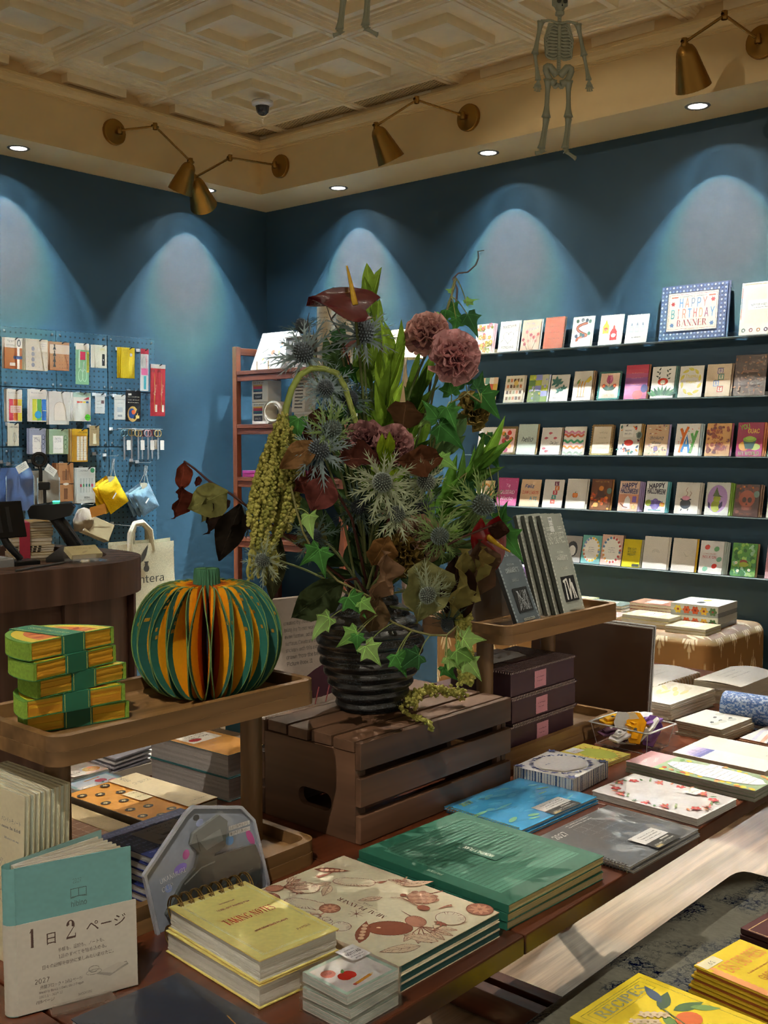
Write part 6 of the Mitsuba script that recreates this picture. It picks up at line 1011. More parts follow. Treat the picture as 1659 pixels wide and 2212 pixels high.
for b in ((-TW / 2, TW / 2, -TD / 2 - .004, -d0 - .008), (-TW / 2, TW / 2, d0 + .008, TD / 2 + .004), (-TW / 2 - .004, -w0 - .01, -TD / 2, TD / 2), (w0 + .01, TW / 2 + .004, -TD / 2, TD / 2)): m.box(*b, TH, TH + .0016, '#a5a8ac', .15, .0006)
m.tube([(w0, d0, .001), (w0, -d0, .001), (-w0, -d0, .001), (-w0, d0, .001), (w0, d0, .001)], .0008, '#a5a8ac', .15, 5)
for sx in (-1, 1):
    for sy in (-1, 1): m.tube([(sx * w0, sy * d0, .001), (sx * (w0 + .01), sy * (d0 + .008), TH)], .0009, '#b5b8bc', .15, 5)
m.put(P(k, 'rim'), 'paint', F_)  # rim and edge lines in pale grey paint in the glints of clear plastic
CL = [(-.03, .02, .044, 20, 'yellow', 5), (.02, .03, .046, -30, 'white', 8), (.0, .022, .04, 10, 'dark purple', 4), (.03, .0, .042, -50, 'light purple', 12), (.012, -.004, .04, 30, 'yellow', 3), (-.02, -.006, .034, 75, 'white', 80), (-.006, -.012, .034, 65, 'cream', 76), (.0, -.02, .036, 60, 'yellow', 60), (.025, -.022, .03, -20, 'white', 50), (.036, -.012, .026, 40, 'light purple', 60), (-.04, -.004, .026, 15, 'dark purple', 8), (-.03, -.02, .022, 40, 'white', 12), (.008, .008, .02, -15, 'yellow', 6), (-.012, .006, .012, 50, 'dark purple', 5), (.03, .018, .014, 10, 'yellow', 4)]
CC = {'yellow': '#dd9a0c', 'white': '#d9dadc', 'dark purple': '#3a2138', 'light purple': '#6a4a90', 'cream': '#dccba8'}
for i, (x, y, z, az, c, tl) in enumerate(CL):
    k = thing('paper_clip', f'{c} plastic clip {("lying on top at the rear", "at the top right", "in the middle", "at the right rim", "under the middle", "standing upright at the left", "standing thin and upright", "standing at the front", "low at the front right", "against the right wall", "at the left end", "low on the left", "buried in the middle", "deep in the middle", "deep on the right")[i]} of the clear tub', 'clip', 'clips in the clear tub')
    g = Polygon([(-.03, -.009), (.014, -.018), (.03, -.005), (.03, .011), (.012, .018), (-.03, .009)]).buffer(.002); m = MB(); mm = trimesh.creation.extrude_polygon(g, .004, engine='earcut'); m.mesh(mm, CC[c], .3, 30); m2 = trimesh.creation.extrude_polygon(Polygon([(-.024, -.006), (.004, -.01), (.004, .01), (-.024, .006)]), .003, engine='earcut'); m2.apply_translation([0, 0, .0065]); m.mesh(m2, CC[c], .3); m.box(-.004, 0, -.007, .007, .0035, .007, CC[c]); m.box(-.008, -.002, -.003, .003, .0096, .0101, '#33363a' if c != 'dark purple' else '#cfcfd2')
    a1, t1 = math.radians(az), math.radians(tl); m.put(k, 'paint', FC @ frame((x * 1.05, y * 1.0, z * .95 + .006), (math.cos(a1) * math.cos(t1), math.sin(a1) * math.cos(t1), math.sin(t1)), (-math.sin(a1), math.cos(a1), .15)))
# ---------------------------------------------------------------- wooden crate
k = thing('wooden_crate', 'brown slatted wooden crate turned upside down under the vase', 'crate'); CX0, CX1, CY0, CY1, CT = 1.187, 1.592, 1.094, 1.325, .94
for x in (CX0 + .001, CX1 - .013):
    g = sbox(CY0 + .0122, TZ + .0005, CY1 - .0122, CT - .0185).difference(sbox(1.172, .832, 1.218, .8325).buffer(.0145)); mm = trimesh.creation.extrude_polygon(g, .012, engine='earcut')
    v = np.array(mm.vertices); mm.vertices = np.c_[x + v[:, 2], v[:, 0], v[:, 1]]; MB().mesh(mm, W(rnd.random(), 'y'), .5, 30).put(P(k, 'end_panel'), 'crate_wood')
for y in (CY0, CY1 - .012):
    for z0, z1 in ((.8965, CT), (.8385, .884), (TZ + .0005, .824)): MB().box(CX0, CX1, y, y + .012, z0, z1, W(rnd.random(), 'x'), b=.0015).put(P(k, 'side_slat'), 'crate_wood')
for i in range(4):
    a = CY0 + .0124 + (CY1 - CY0 - .0248) * i / 4; MB().box(CX0 + .002 + .003 * (i % 2), CX1 - .002, a + .004, a + .049, CT - .018, CT + .0005 * (i % 2), W(rnd.random(), 'x'), b=.0015).put(P(k, 'top_slat'), 'crate_wood')
for x in (CX0 + .013, CX1 - .027):
    MB().box(x, x + .012, CY0 + .0122, CY0 + .024, TZ + .0005, CT - .019, W(rnd.random(), 'z'), b=.001).put(P(k, 'corner_post'), 'crate_wood')
# ---------------------------------------------------------------- tray risers
def rr(x0, x1, y0, y1, r): return sbox(x0 + r, y0 + r, x1 - r, y1 - r).buffer(r, quad_segs=6)
def riser(lab, x0, x1, y0, y1, zb, zt, legs, bx=None):
    k = thing('tray_riser', lab, 'display stand')
    for (z0, nm) in ((TZ + .0003, 'base_tray'), (zt - .036, 'top_tray')):
        m = MB(); xa = bx if bx and nm == 'base_tray' else x0; o = rr(xa, x1, y0, y1, .022); i = rr(xa + .013, x1 - .013, y0 + .013, y1 - .013, .014)
        m.mesh(ext(o, z0, z0 + .018), W(rnd.random(), 'x'), .5, 40).mesh(ext(o.buffer(-.0008).difference(i), z0 + .0175, z0 + .036), W(.31 + zt, 'x'), .5, 40); m.put(P(k, nm), 'mango_wood')
    for (x, y) in legs: MB().lathe([(0, TZ + .019), (.0165, TZ + .019), (.0165, zt - .0365), (0, zt - .0365)], W(rnd.random(), 'z'), .5, 20, (x, y, 0)).put(P(k, 'leg'), 'mango_wood')
    return k
riser('left wooden tray riser carrying the paper pumpkin and melon books', .665, 1.1, 1.098, 1.31, TZ, 1.056, ((1.062, 1.204), (.733, 1.204)), .702)
riser('right wooden tray riser carrying the ornament packs', 1.645, 2.07, 1.14, 1.36, TZ, 1.056, ((1.955, 1.25), (1.669, 1.21)))
ZT = 1.0385
# ---------------------------------------------------------------- honeycomb paper pumpkin
k = thing('paper_pumpkin', 'green and yellow honeycomb paper pumpkin on the left tray', 'paper pumpkin'); N = 44; PO = np.array([.985, 1.211, ZT + .0003]); nt = 25
t = np.linspace(.02, .98, nt); R_t = .1 * np.sin(np.pi * t) ** .62 * (1 - .04 * np.cos(2 * np.pi * t)) + .004; Z_t = .1775 * (.5 - .5 * np.cos(np.pi * t)) ; Z_t = Z_t + .012 * np.clip(.25 - t, 0, 1) ** 2 * 16 - .022 * np.clip(t - .8, 0, 1) ** 2 * 25
Z_t -= Z_t.min()
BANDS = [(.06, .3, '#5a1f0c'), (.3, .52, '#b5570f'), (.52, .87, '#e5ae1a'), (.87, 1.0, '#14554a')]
for i in range(N):
    ph = 2 * math.pi * i / N + (1 if i % 2 else -1) * (math.pi / N) * .93 * np.cos(2.0 * np.pi * t + .2); m = MB(); ou = '#14554a' if i % 3 else '#0f4a44'
    for a, b, c in BANDS:
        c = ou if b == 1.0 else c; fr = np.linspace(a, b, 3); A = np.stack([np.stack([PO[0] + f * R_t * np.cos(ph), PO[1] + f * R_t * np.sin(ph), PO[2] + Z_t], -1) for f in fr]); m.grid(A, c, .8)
    e = np.stack([PO[0] + R_t * np.cos(ph), PO[1] + R_t * np.sin(ph), PO[2] + Z_t], -1); m.tube(e, .0009, '#5d7a45', .8, 4, False)
    q = random.Random(i)
    for _ in range(7):
        f = q.uniform(.55, .92); j = min(nt - 2, int(f * nt)); w = q.uniform(.003, .006); A = np.stack([e[j] * (1 - s) + e[j + 1] * s for s in (0, .5)]); o = (PO[:2] - A[:, :2]) * q.uniform(.02, .1); B = A.copy(); B[:, :2] += o
        for sg in (1, -1): n_ = np.array([-math.sin(ph[j]), math.cos(ph[j]), 0]) * .0004 * sg; m.grid(np.stack([B + n_, B * .96 + (PO + [0, 0, Z_t[j]]) * .04 + n_]), '#9a7a2a', .8)
    m.put(P(k, 'page'), 'paint')
g = np.linspace(0, 2 * np.pi, 73)[:-1]; rs = .0165 + .0022 * np.cos(24 * g); zs = np.array([Z_t[-1] - .012, Z_t[-1] + .026, Z_t[-1] + .03]); A = np.stack([np.stack([PO[0] + rs * f * np.cos(g), PO[1] + rs * f * np.sin(g), np.full(72, PO[2] + z)], -1) for f, z in zip((1.15, 1, .96), zs)]); m = MB(); m.grid(A.transpose(1, 0, 2), '#2f5f45', .85, wrapu=True)
for i in range(12): a = i * math.pi / 12; d = np.array([math.cos(a), math.sin(a), 0]); m.grid(np.stack([np.stack([PO + d * s * .0165 + [0, 0, z] for s in (-1, 1)]) for z in (zs[0], zs[2])]), '#4a7550', .85)
m.put(P(k, 'stem'), 'paint')
# ---------------------------------------------------------------- melon slice notebooks
def melon(i, x, y, z, rot, lab):
    k = thing('melon_notebook', lab, 'notebook', 'melon slice notebooks'); M = rotz(x, y, z, rot); a = np.linspace(0, np.pi, 21); R1, R2 = .07, .096; h = .0225
    arc = lambda r, s=1: np.c_[r * np.cos(a), s * R2 / R1 * r * np.sin(a)]
    q = random.Random(i); m = MB()
    for j in range(6): f = 1 - q.uniform(0, .012); m.mesh(ext(Polygon(arc(R1 - .005) * f + [0, .002 * q.random()]), .0012 + .0034 * j, .0012 + .0034 * (j + 1) - .00015), tuple(v * q.uniform(.9, 1.02) for v in (206, 160, 38)), .7)
    m.put(P(k, 'pages'), 'paint', M); rn = Polygon(np.vstack([arc(R1), arc(R1 - .0046)[::-1]]))
    mm = ext(rn, .0006, h - .0014); MB().mesh(mm, '#6f8f35', .95, 30).put(P(k, 'rind'), 'fabric', M)
    m = MB(); m.mesh(ext(Polygon(arc(R1)), 0, .0011), '#2f6a3a', .8); m.mesh(ext(Polygon(arc(R1)), h - .0013, h), '#5a8536', .8); c = MB(); c.z = 0; c.flat(arc(R1 - .006), '#d9b530'); c.flat(arc(R1 - .022) + [0, .006], '#c9642a'); [c.leaf(.03 * math.cos(t_), .012 + .028 * math.sin(t_), .018, .008, math.degrees(t_), ('#a5401f', '#d98a4a')[int(t_ * 9) % 2]) for t_ in np.linspace(.2, 2.9, 9)]; c.xf(rotz(0, 0, h + .0001)); m.join(c); m.put(P(k, 'cover'), 'paint', M)
    m = MB(); B = .019; m.box(-B, B, -.0012, 0, -.0002, h + .001, '#17553f', .6).box(-B, B, -.0012, R2 + .0012, h + .0004, h + .0012, '#17553f', .6).box(-B, B, R2 * .985, R2 + .0012, -.0002, h + .001, '#17553f', .6)
    for s in (-B + .002, B - .003): m.box(s, s + .001, -.0016, -.0012, .001, h, '#a9b56a'); m.box(s, s + .001, 0, R2, h + .0012, h + .0015, '#a9b56a')
    c = MB(); c.text('EAST END PRESS', 0, 0, .0075, '#b9bf7a', w=.072); c.xf(frame((.004, .045, h + .00135), (0, 1, 0), (-1, 0, 0))); m.join(c); m.put(P(k, 'band'), 'paint', M)
z = ZT + .0003
for i, (x, y, r, l) in enumerate(((.752, 1.184, -10, 'lowest'), (.744, 1.175, -4, 'second lowest'), (.757, 1.178, 6, 'middle'), (.746, 1.176, 12, 'second highest'), (.744, 1.18, 10, 'topmost'))):
    melon(i, x, y, z, r, f'green and yellow melon slice notebook, {l} of the stack on the left tray'); z += .0244
# ---------------------------------------------------------------- ornament packs on the right tray
def a_orn(dark):
    def f(m, w, h):
        bg, fg = ('#414b51', '#a5b0b5') if dark else ('#868d87', '#d8ded8'); m.rect(0, w, 0, h, bg)
        for i in range(26): [m.ell(x, h * (i + .5) / 26, .003, .003, '#6a757b' if dark else '#a9b0aa', k=6) for x in (.003, w - .003)]
        [m.text(t, w * .5, h * y, hh, fg, w=w * k, bold=b) for t, y, hh, k, b in (('EAST END PRESS', .7, .024, .76, 0), ('PORTO PAPER', .6, .0035, .3, 0), ('ORNAMENTS', .53, .0095, .56, 1), ('HAND SCREEN', .45, .003, .28, 0), ('PRINTED PAPER', .435, .003, .28, 0))]
        m.line([(w * .36, h * .585), (w * .64, h * .585)], .0005, fg); m.line([(w * .36, h * .62), (w * .64, h * .62)], .0005, fg); [m.scrib(w * .12, w * .34, h * y, .003, fg, 3) for y in (.86, .84)]; [m.scrib(w * .66, w * .88, h * y, .003, fg, 4) for y in (.86, .84)]
        m.rect(w * .22, w * .84, h * .12, h * .37, '#15181a'); q = random.Random(5)
        if dark: [m.line([(w * q.uniform(.3, .78), h * .14), (w * q.uniform(.3, .78), h * .34)], .0012, '#7d8388') for _ in range(16)]
        else: [m.line([(w * x0, h * y0), (w * x1, h * y1)], .005, '#cdd2ce') for x0, y0, x1, y1 in ((.34, .14, .36, .34), (.28, .32, .44, .34), (.5, .14, .46, .35), (.5, .15, .62, .34), (.66, .14, .62, .34), (.76, .14, .66, .3))]
        m.rect(w * .3, w * .76, h * .035, h * .06, '#8d958f'); m.scrib(w * .34, w * .72, h * .043, .003, bg, 2)
        if not dark: m.rect(w * .3, w * .48, h * .82, h * .97, '#c3c9c8'); m.text('12', w * .39, h * .88, .008, '#4a4f50'); m.rect(w * .32, w * .46, h * .935, h * .96, '#8d9698')
    return f
def acr(x, y, z, w, lab, yb):
    k = thing('acrylic_stand', lab, 'display easel'); m = MB(); m.box(x - w / 2, x + w / 2, yb, yb + .002, z + .0025, z + .1, '#fff').box(x - w / 2, x + w / 2, y, yb + .002, z, z + .0024, '#fff').box(x - w / 2, x + w / 2, y - .002, y, z, z + .022, '#fff'); m.put(k, 'clear')
for i in range(4):
    k = thing('ornament_pack', f'grey east end press ornaments pack, {("front one of four", "second", "third", "rearmost")[i]} on the right tray', 'ornament pack', 'grey ornament packs'); m = MB().box(0, .09, 0, .215, -.009, 0, '#3d4441', .6, .001); a_orn(False)(m, .09, .215)
    m.put(k, 'paint', frame((1.895 - .012 * i, 1.172 + .0125 * i, ZT + .0062), (1, .05 - .02 * i, 0), (0, .3, 1)))
acr(1.93, 1.158, ZT + .0003, .085, 'clear acrylic stand holding the four grey ornament packs', 1.266)
k = thing('ornament_pack', 'single dark slate ornaments pack half behind the red flower', 'ornament pack'); m = MB().box(0, .09, 0, .2, -.009, 0, '#23282c', .6, .001); a_orn(True)(m, .09, .2); m.put(k, 'paint', frame((1.72, 1.168, ZT + .007), (1, .06, 0), (0, .42, 1)))
acr(1.77, 1.157, ZT + .0003, .085, 'clear acrylic stand under the dark slate ornament pack', 1.236)
MB().mesh(ext(rr(1.71, 1.89, 1.285, 1.34, .01), ZT + .0003, ZT + .155), '#3f3a36', .6, 40).put(thing('grey_box', 'dull dark grey box at the back of the right tray', 'box'))
# stitched dark purple boxes on the base tray
z = TZ + .019
for i in range(3):
    k = thing('stitched_box', f'dark purple box with a pink label and stitched lid edges, {("lowest", "middle", "topmost")[i]} of three', 'box', 'dark purple stitched boxes'); x0, y0 = 1.692 + (.0, .006, .0)[i], 1.162; w, d, h = .232, .15, .0535; m = MB()
    m.box(x0, x0 + w, y0 + .003, y0 + d, z + .004, z + h - .004, '#2f1a24', .55, .001).box(x0 - .003, x0 + w + .004, y0, y0 + d + .003, z, z + .0038, '#241519', .5, .001).box(x0 - .003, x0 + w + .004, y0, y0 + d + .003, z + h - .0038, z + h - .0005, '#241519', .5, .001)
    for j in range(44):
        for zz in (z + .0001, z + h - .0042): m.box(x0 + w * j / 44, x0 + w * j / 44 + .0016, y0 - .0004, y0, zz, zz + .0036, '#b9a9a5', .6)
    for j in range(26): m.box(x0 - .0035, x0 - .003, y0 + d * j / 26, y0 + d * j / 26 + .0016, z + h - .0042, z + h - .0006, '#b9a9a5', .6)
    if i == 2:
        for j in range(22): m.box(x0, x0 + w, y0 + .003 + d * j / 22, y0 + .0042 + d * j / 22, z + h - .0005, z + h - .0002, '#6d5a58', .6)
        m.box(x0 + .07, x0 + .15, y0 + .05, y0 + .1, z + h - .0002, z + h + .0006, '#4a2a2a', .4)
    m.put(P(k, 'box')); c = MB(); c.rect(0, .042, 0, .034, '#b07a86'); c.scrib(.008, .034, .02, .003, '#7a4a58', 2); c.scrib(.01, .03, .012, .003, '#7a4a58', 3); c.put(P(k, 'label'), 'paint', frame((x0 + .083 + .01 * (i == 0), y0 + .0028, z + .008), (1, 0, 0), (0, 0, 1))); z += h
k = thing('film_bundle', 'crumpled clear film bundle on top of the purple boxes', 'packaging'); g = np.linspace(0, 1, 26); U, V = np.meshgrid(g, g, indexing='ij'); A = np.stack([1.7 + .15 * U, 1.235 + .07 * V, z + .001 + .022 * meshkit.fbm(np.stack([U * 9, V * 6, U * 0], -1), 3, 3) * np.sin(np.pi * U) ** .4 * np.sin(np.pi * V) ** .4], -1); MB().grid(A, '#cfd2d6', .2).put(k)
# big sleeve of prints
for i in range(4):
    k = thing('print_sleeve', f'large flat print sleeve leaning at the right tray, {("dark brown front one", "second of four", "third of four", "rearmost of four")[i]}', 'print', 'large print sleeves'); m = MB().box(0, .31, 0, .215 + .002 * i, -.0042, 0, ('#3a2a20', '#9a9da0', '#4a4440', '#c9cdd0')[i], .25, .0006)
    m.put(k, 'paint', frame((2.112 + .0052 * i, 1.405, TZ + .0004), (.0, -1, 0), (.09, 0, 1)))
# ---------------------------------------------------------------- left front group
def a_navy(m, w, h):
    m.rect(0, w, 0, h, '#1b2456', .45); [m.scrib(w * .06, w * .95, h * f, .005, '#6f78a8', int(f * 97), .5) for f in np.arange(.06, .96, .1)]; m.rect(w * .24, w * .76, h * .24, h * .76, '#8f9096'); m.frame_(w * .42, w * .6, h * .4, h * .52, .0008, '#2a2c33'); m.rect(w * .43, w * .59, h * .53, h * .58, '#5a5c63'); [m.line([(w * .43, h * f), (w * .59, h * f)], .0006, '#2a2c33') for f in (.43, .46, .49)]; m.text('まいにちの記録', w * .5, h * .64, .006, '#2a2c33', 'CJK', w=w * .4); m.text('タイプライター', w * .5, h * .3, .005, '#2a2c33', 'CJK', w=w * .36)
pile('navy_notebook', 'navy notebook printed with faint script', 'notebook', 6, .815, .965, 1.128, 1.245, TZ + .019, .0105, '#1b2456', 'navy notebooks on the base tray', .003, 4, a_navy, 3, page='#b5b8ba', read='-x', leaves=3)
def a_orange(m, w, h):
    m.rect(0, w, 0, h, '#d99a45', .5); m.frame_(0, w, 0, h, .001, '#3a2a1a')
    for i, (x, y) in enumerate(((.55, .9), (.75, .95), (.9, .86), (.66, .72), (.86, .68), (.52, .55), (.72, .48), (.9, .42), (.56, .3), (.76, .22), (.92, .14), (.54, .08))): m.ell(w * x, h * y, .0085, .0075, '#2a2018', k=14); m.flower(w * x, h * y, .0042, '#e6d2a8', '#c99a4a', 5)
    m.rect(0, w * .42, 0, h, '#ddd0b0', .5); m.line([(w * .42, 0), (w * .42, h)], .0008, '#3a3226'); m.text('PAPIER', w * .3, h * .08, .009, '#8a8270', w=w * .2, rot=90); [m.scrib(w * .05, w * .3, h * f, .002, '#8a8270', int(f * 70)) for f in (.2, .22, .24, .9)]; m.rect(w * .44, w * .62, h * .36, h * .6, '#e3d4b0'); m.text('MAKE YOU PLANNING', w * .52, h * .5, .003, '#5a4a30', w=w * .14); m.text('PAGE A DAY', w * .52, h * .4, .003, '#5a4a30', w=w * .12)
pile('patterned_planner', 'orange planner with dark spots and a cream paper band', 'planner', 2, .948, 1.092, 1.322, 1.53, TZ, .023, '#2a2018', 'orange spotted planners', .002, 5, a_orange, 3, page='#b9b5a5', read='-x', spine='x0')
def a_graph(m, w, h): m.rect(0, w, 0, h, '#c9b892'); [m.line([(w * f, 0), (w * f, h)], .0004, '#a08f6a') for f in np.arange(.04, 1, .06)]; [m.line([(0, h * f), (w, h * f)], .0004, '#a08f6a') for f in np.arange(.04, 1, .04)]
pile('graph_pad', 'cream squared pad between the brown and the orange planners', 'notepad', 1, .9, .938, 1.32, 1.53, TZ, .04, '#cbb98f', None, art=a_graph, rot=2, page='#c2b08a')
def a_brown_(m, w, h): m.rect(0, w, 0, h, '#7d5a42', .4); [m.line([(w * f, 0), (w * f, h)], .0008, '#c9b8a8') for f in (.2, .4, .6, .8)]; [m.line([(0, h * f), (w, h * f)], .0008, '#c9b8a8') for f in (.14, .28, .42, .57, .71, .86)]
pile('brown_planner', 'brown planner ruled with white squares', 'planner', 2, .795, .892, 1.315, 1.46, TZ, .022, '#6a4a38', 'brown squared planners', .003, 6, a_brown_, 3, page='#c9c5bd', read='x')
for j, (x0, x1, y0, y1, art, lab) in enumerate(((1.02, 1.1, 1.63, 1.712, a_sun_, 'an orange fruit'), (.99, 1.085, 1.545, 1.615, a_apple, 'a red apple'))):
    for i in range(2): notebox(thing('note_card_box', f'{("lower", "upper")[i]} clear note card box with {lab}, under the left tray', 'note cards', 'clear boxes of note cards under the left tray'), x0, x1, y0, y1, TZ + .0003 + .0172 * i, .0168, art, '-x', 2, i == 1)
def a_stick(m, w, h): m.rect(0, w, 0, h, '#a5763a', .35); m.rect(0, w * .2, 0, h, '#4a3a28'); m.rect(w * .3, w * .9, h * .06, h * .52, '#d6d3cb'); m.ell(w * .74, h * .44, .014, .009, '#8a2a2f'); [m.text(t, w * .58, h * f, .008, '#4a4640', w=w * .4) for t, f in (('JOHN', .14), ('DERIAN', .22), ('STICKER', .3), ('BOOK', .37))]
pile('sticker_book', 'thick sticker book with deckled page edges', 'book', 2, 1.178, 1.292, 1.405, 1.615, TZ, .041, '#2f5a60', 'thick sticker books', .003, 7, a_stick, 3, page='#8d898a', read='-x', leaves=9, inset=.003)
k = thing('white_tray', 'shallow white tray of packed sheets under the left tray', 'tray'); o = rr(1.09, 1.2, 1.625, 1.71, .012); MB().mesh(ext(o, TZ + .0005, TZ + .005), '#b5aea2', .4, 40).mesh(ext(o.difference(o.buffer(-.004)), TZ + .005, TZ + .024), '#b5aea2', .4, 40).put(k)
for i in range(6): MB().box(-.045, .045, -.032, .032, 0, .004, ('#a9aab8', '#c9c9d0', '#8d8e9c')[i % 3], .25, .001).put(thing('packed_sheet', f'clear packed grey sheet, {("lowest", "second", "third", "fourth", "fifth", "topmost")[i]} in the white tray', 'packed sheet', 'packed sheets in the white tray'), 'paint', frame((1.142 + .002 * i, 1.666, TZ + .0075 + .0078 * i), (1, .1, .03), (-.1, 1, .05)))
for i in range(9): MB().box(0, .14, 0, .19, -.0035, 0, ('#b5b0a8', '#8d8a86', '#c9c5bc')[i % 3], .4, .0006).put(thing('magazine', f'thin magazine leaning at the left edge behind the cream diaries, {("first", "second", "third", "fourth", "fifth", "sixth", "seventh", "eighth", "last")[i]} of the row', 'magazine', 'magazines leaning at the left edge'), 'paint', frame((.72 + .009 * i, 1.72 - .012 * i, TZ + .0005), (.3, -.95, 0) if 0 else (.75, .66, 0), (-.25, .05, 1)))
# upright cream diaries at the left edge
def a_hand(m, w, h):
    m.text('ハンドメモノート', w * .8, h * .82, .005, '#8a8a80', 'CJK', w=w * .3); m.scrib(w * .6, w * .95, h * .78, .004, '#8a8a80', 4); m.scrib(w * .7, w * .92, h * .72, .003, '#a0a096', 5)
    [m.line([(w * a, h * b) for a, b in p], .0007, '#8a8a90') for p in ([(.3, .3), (.45, .42), (.6, .5), (.68, .6), (.72, .58), (.62, .44), (.55, .4)], [(.55, .4), (.7, .42), (.78, .38), (.95, .34)], [(.5, .34), (.65, .36), (.8, .28), (.98, .24)], [(.66, .6), (.4, .3), (.3, .26)])]
for i in range(9):
    k = thing('cream_diary', f'cream diary standing upright at the left picture edge, {("front one with a drawn hand", "second of the row", "third of the row", "fourth of the row", "fifth of the row", "sixth of the row", "seventh of the row", "eighth of the row", "rearmost of the row")[i]}', 'diary', 'cream diaries standing in a row'); M = frame(np.array([.628, 1.263, TZ + .0006]) + np.array([.0073, .001, 0]) * i, (.03, -1, 0), (.04, .0, 1)); h = .208
    m = MB().box(0, .14, 0, h, -.0012, 0, '#d8d2b6', .35, .0005).box(0, .14, 0, h, -.0072, -.0062, '#d3cdb2', .35, .0005).box(0, .0012, 0, h, -.0062, -.0012, '#d8d2b6', .35); a_hand(m, .14, h) if i == 0 else None; m.put(P(k, 'cover'), 'paint', M); MB().box(.0014, .138, .002, h - .002, -.0061, -.0013, ('#d9dccb', '#c9d3c8')[i % 2], .6).put(P(k, 'pages'), 'paint', M)
# teal diary with a paper band, standing half open
k = thing('teal_diary', 'teal diary standing half open with a white Japanese paper band', 'diary'); HB = frame((.578, 1.036, TZ + .0008), (.955, -.297, 0), (.012, .035, 1)); w, h = .1285, .162
def a_hib(m, w, h):
    m.text('2027', w * .52, h * .82, .0052, '#5f8a8c', 'serif' if 0 else 'Inter', w=w * .08); m.frame_(w * .46, w * .6, h * .725, h * .785, .0008, '#4a6a6c'); m.line([(w * .53, h * .73), (w * .53, h * .78)], .0008, '#4a6a6c'); m.line([(w * .46, h * .72), (w * .53, h * .73), (w * .6, h * .72)], .001, '#4a6a6c'); m.text('hibino', w * .53, h * .66, .0062, '#4a6a6c', w=w * .14)
def a_band(m, w, h):
    D_ = '#4a3a36'; m.text('1', w * .13, h * .72, .0205, D_, 'serif', w=.0085); m.text('日', w * .285, h * .725, .0105, D_, 'CJK'); m.text('2', w * .455, h * .725, .021, D_, 'serif', w=.013); m.text('ページ', w * .76, h * .755, .0105, D_, 'CJK', w=w * .36)
    [m.text(t, w * x, h * y, hh, '#5a4f4a', 'CJK', w=w * k) for t, x, y, hh, k in (('手帳も、日記も、ノートも、', .55, .61, .0036, .42), ('1日のすべてを詰め込める。', .56, .535, .0036, .44), ('日々の記録を存分に楽しみたいあなたに。', .52, .455, .0036, .64), ('月間ブロック + 1日2ページ', .36, .245, .0032, .36), ('768ページ', .22, .09, .0032, .16))]
    m.text('2027', w * .2, h * .31, .0052, '#5a4f4a', w=w * .13); m.text('Monthly Block + Daily On 2 Pages', w * .36, h * .195, .0024, '#5a4f4a', w=w * .38); m.text('2027.1 - 2027.12', w * .27, h * .145, .0024, '#5a4f4a', w=w * .2)
    m.flat([(w * .66, h * .26), (w * .78, h * .2), (w * .95, h * .28), (w * .93, h * .32), (w * .82, h * .3), (w * .74, h * .27)], '#8d8a84'); m.flat([(w * .68, h * .275), (w * .8, h * .225), (w * .94, h * .3), (w * .86, h * .33), (w * .77, h * .29)], '#c9c6be'); m.ring(w * .64, h * .325, .006, .0035, .0006, '#8a8680'); m.line([(w * .6, h * .315), (w * .62, h * .29), (w * .66, h * .29), (w * .685, h * .32)], .0006, '#8a8680'); m.ring(w * .64, h * .29, .009, .003, .0005, '#8a8680')
    m.text('MIDORI', w * .56, h * .07, .0026, '#8a8680', w=w * .12)
m = MB().box(0, w, 0, h, -.0016, 0, '#74aeb2', .5, .0008); a_hib(m, w, h); m.put(P(k, 'cover'), 'paint', HB)
bw = np.linspace(np.pi, np.pi * 1.0, 2); t = np.linspace(-np.pi / 2, np.pi / 2, 9); sp = np.stack([np.c_[-.011 * np.cos(t), np.full(9, y), -.0115 - .0115 * np.sin(t)] for y in (0, h)]); m = MB().grid(sp[:, ::-1], '#74aeb2', .5); m.put(P(k, 'spine'), 'paint', HB); sp2 = np.stack([np.c_[-.0116 * np.cos(t), np.full(9, y), -.0115 - .0122 * np.sin(t)] for y in (.001, h * .62)]); MB().grid(sp2[:, ::-1], '#c9c8c0', .6).put(P(k, 'band_spine'), 'paint', HB)
m = MB().box(.0, w + .004, .001, h * .62, .0004, .0012, '#d2d0c8', .6); a = MB(); a_band(a, w, h * .62); a.xf(rotz(0, 0, .0013)); m.join(a); m.put(P(k, 'paper_band'), 'paint', HB)
BK = HB @ frame((0, 0, -.023), (math.cos(.42), 0, -math.sin(.42)), (0, 1, 0)); MB().box(0, w, 0, h, -.0016, 0, '#7fa5a5', .5, .0008).put(P(k, 'back_cover'), 'paint', BK)
for i in range(7):
    b = .02 + .4 * i / 7; MB().box(.002, w - .006 - .001 * i, .003, h - .003, -.0006 - .0012, .0006, ('#e0dccb', '#d3cfc0')[i % 2], .7).put(P(k, 'pages'), 'paint', HB @ frame((0, 0, -.0035 - .0028 * i), (math.cos(b), 0, -math.sin(b)), (0, 1, 0)))
k = thing('acrylic_stand', 'small clear acrylic stand in front of the teal diary', 'display easel'); MB().box(.03, .1, .0, .002, .0025, .045, '#fff').box(.03, .1, -.0, .022, .0022, .0045, '#fff').put(k, 'clear', HB @ frame((0, 0.0, .026), (1, 0, 0), (0, 0, -1)))
def a_dark(m, w, h): m.rect(0, w, 0, h, '#1e2634', .3); m.rect(w * .12, w * .42, h * .0, h * .14, '#d9d9d8'); [m.text(t, w * .27, h * y, .004, '#333', w=w * .2) for t, y in (('2027', .1), ('NOTEBOOK', .05))]; m.line([(w * .82, h * .22), (w * .86, h * .36)], .0016, '#a5763a')
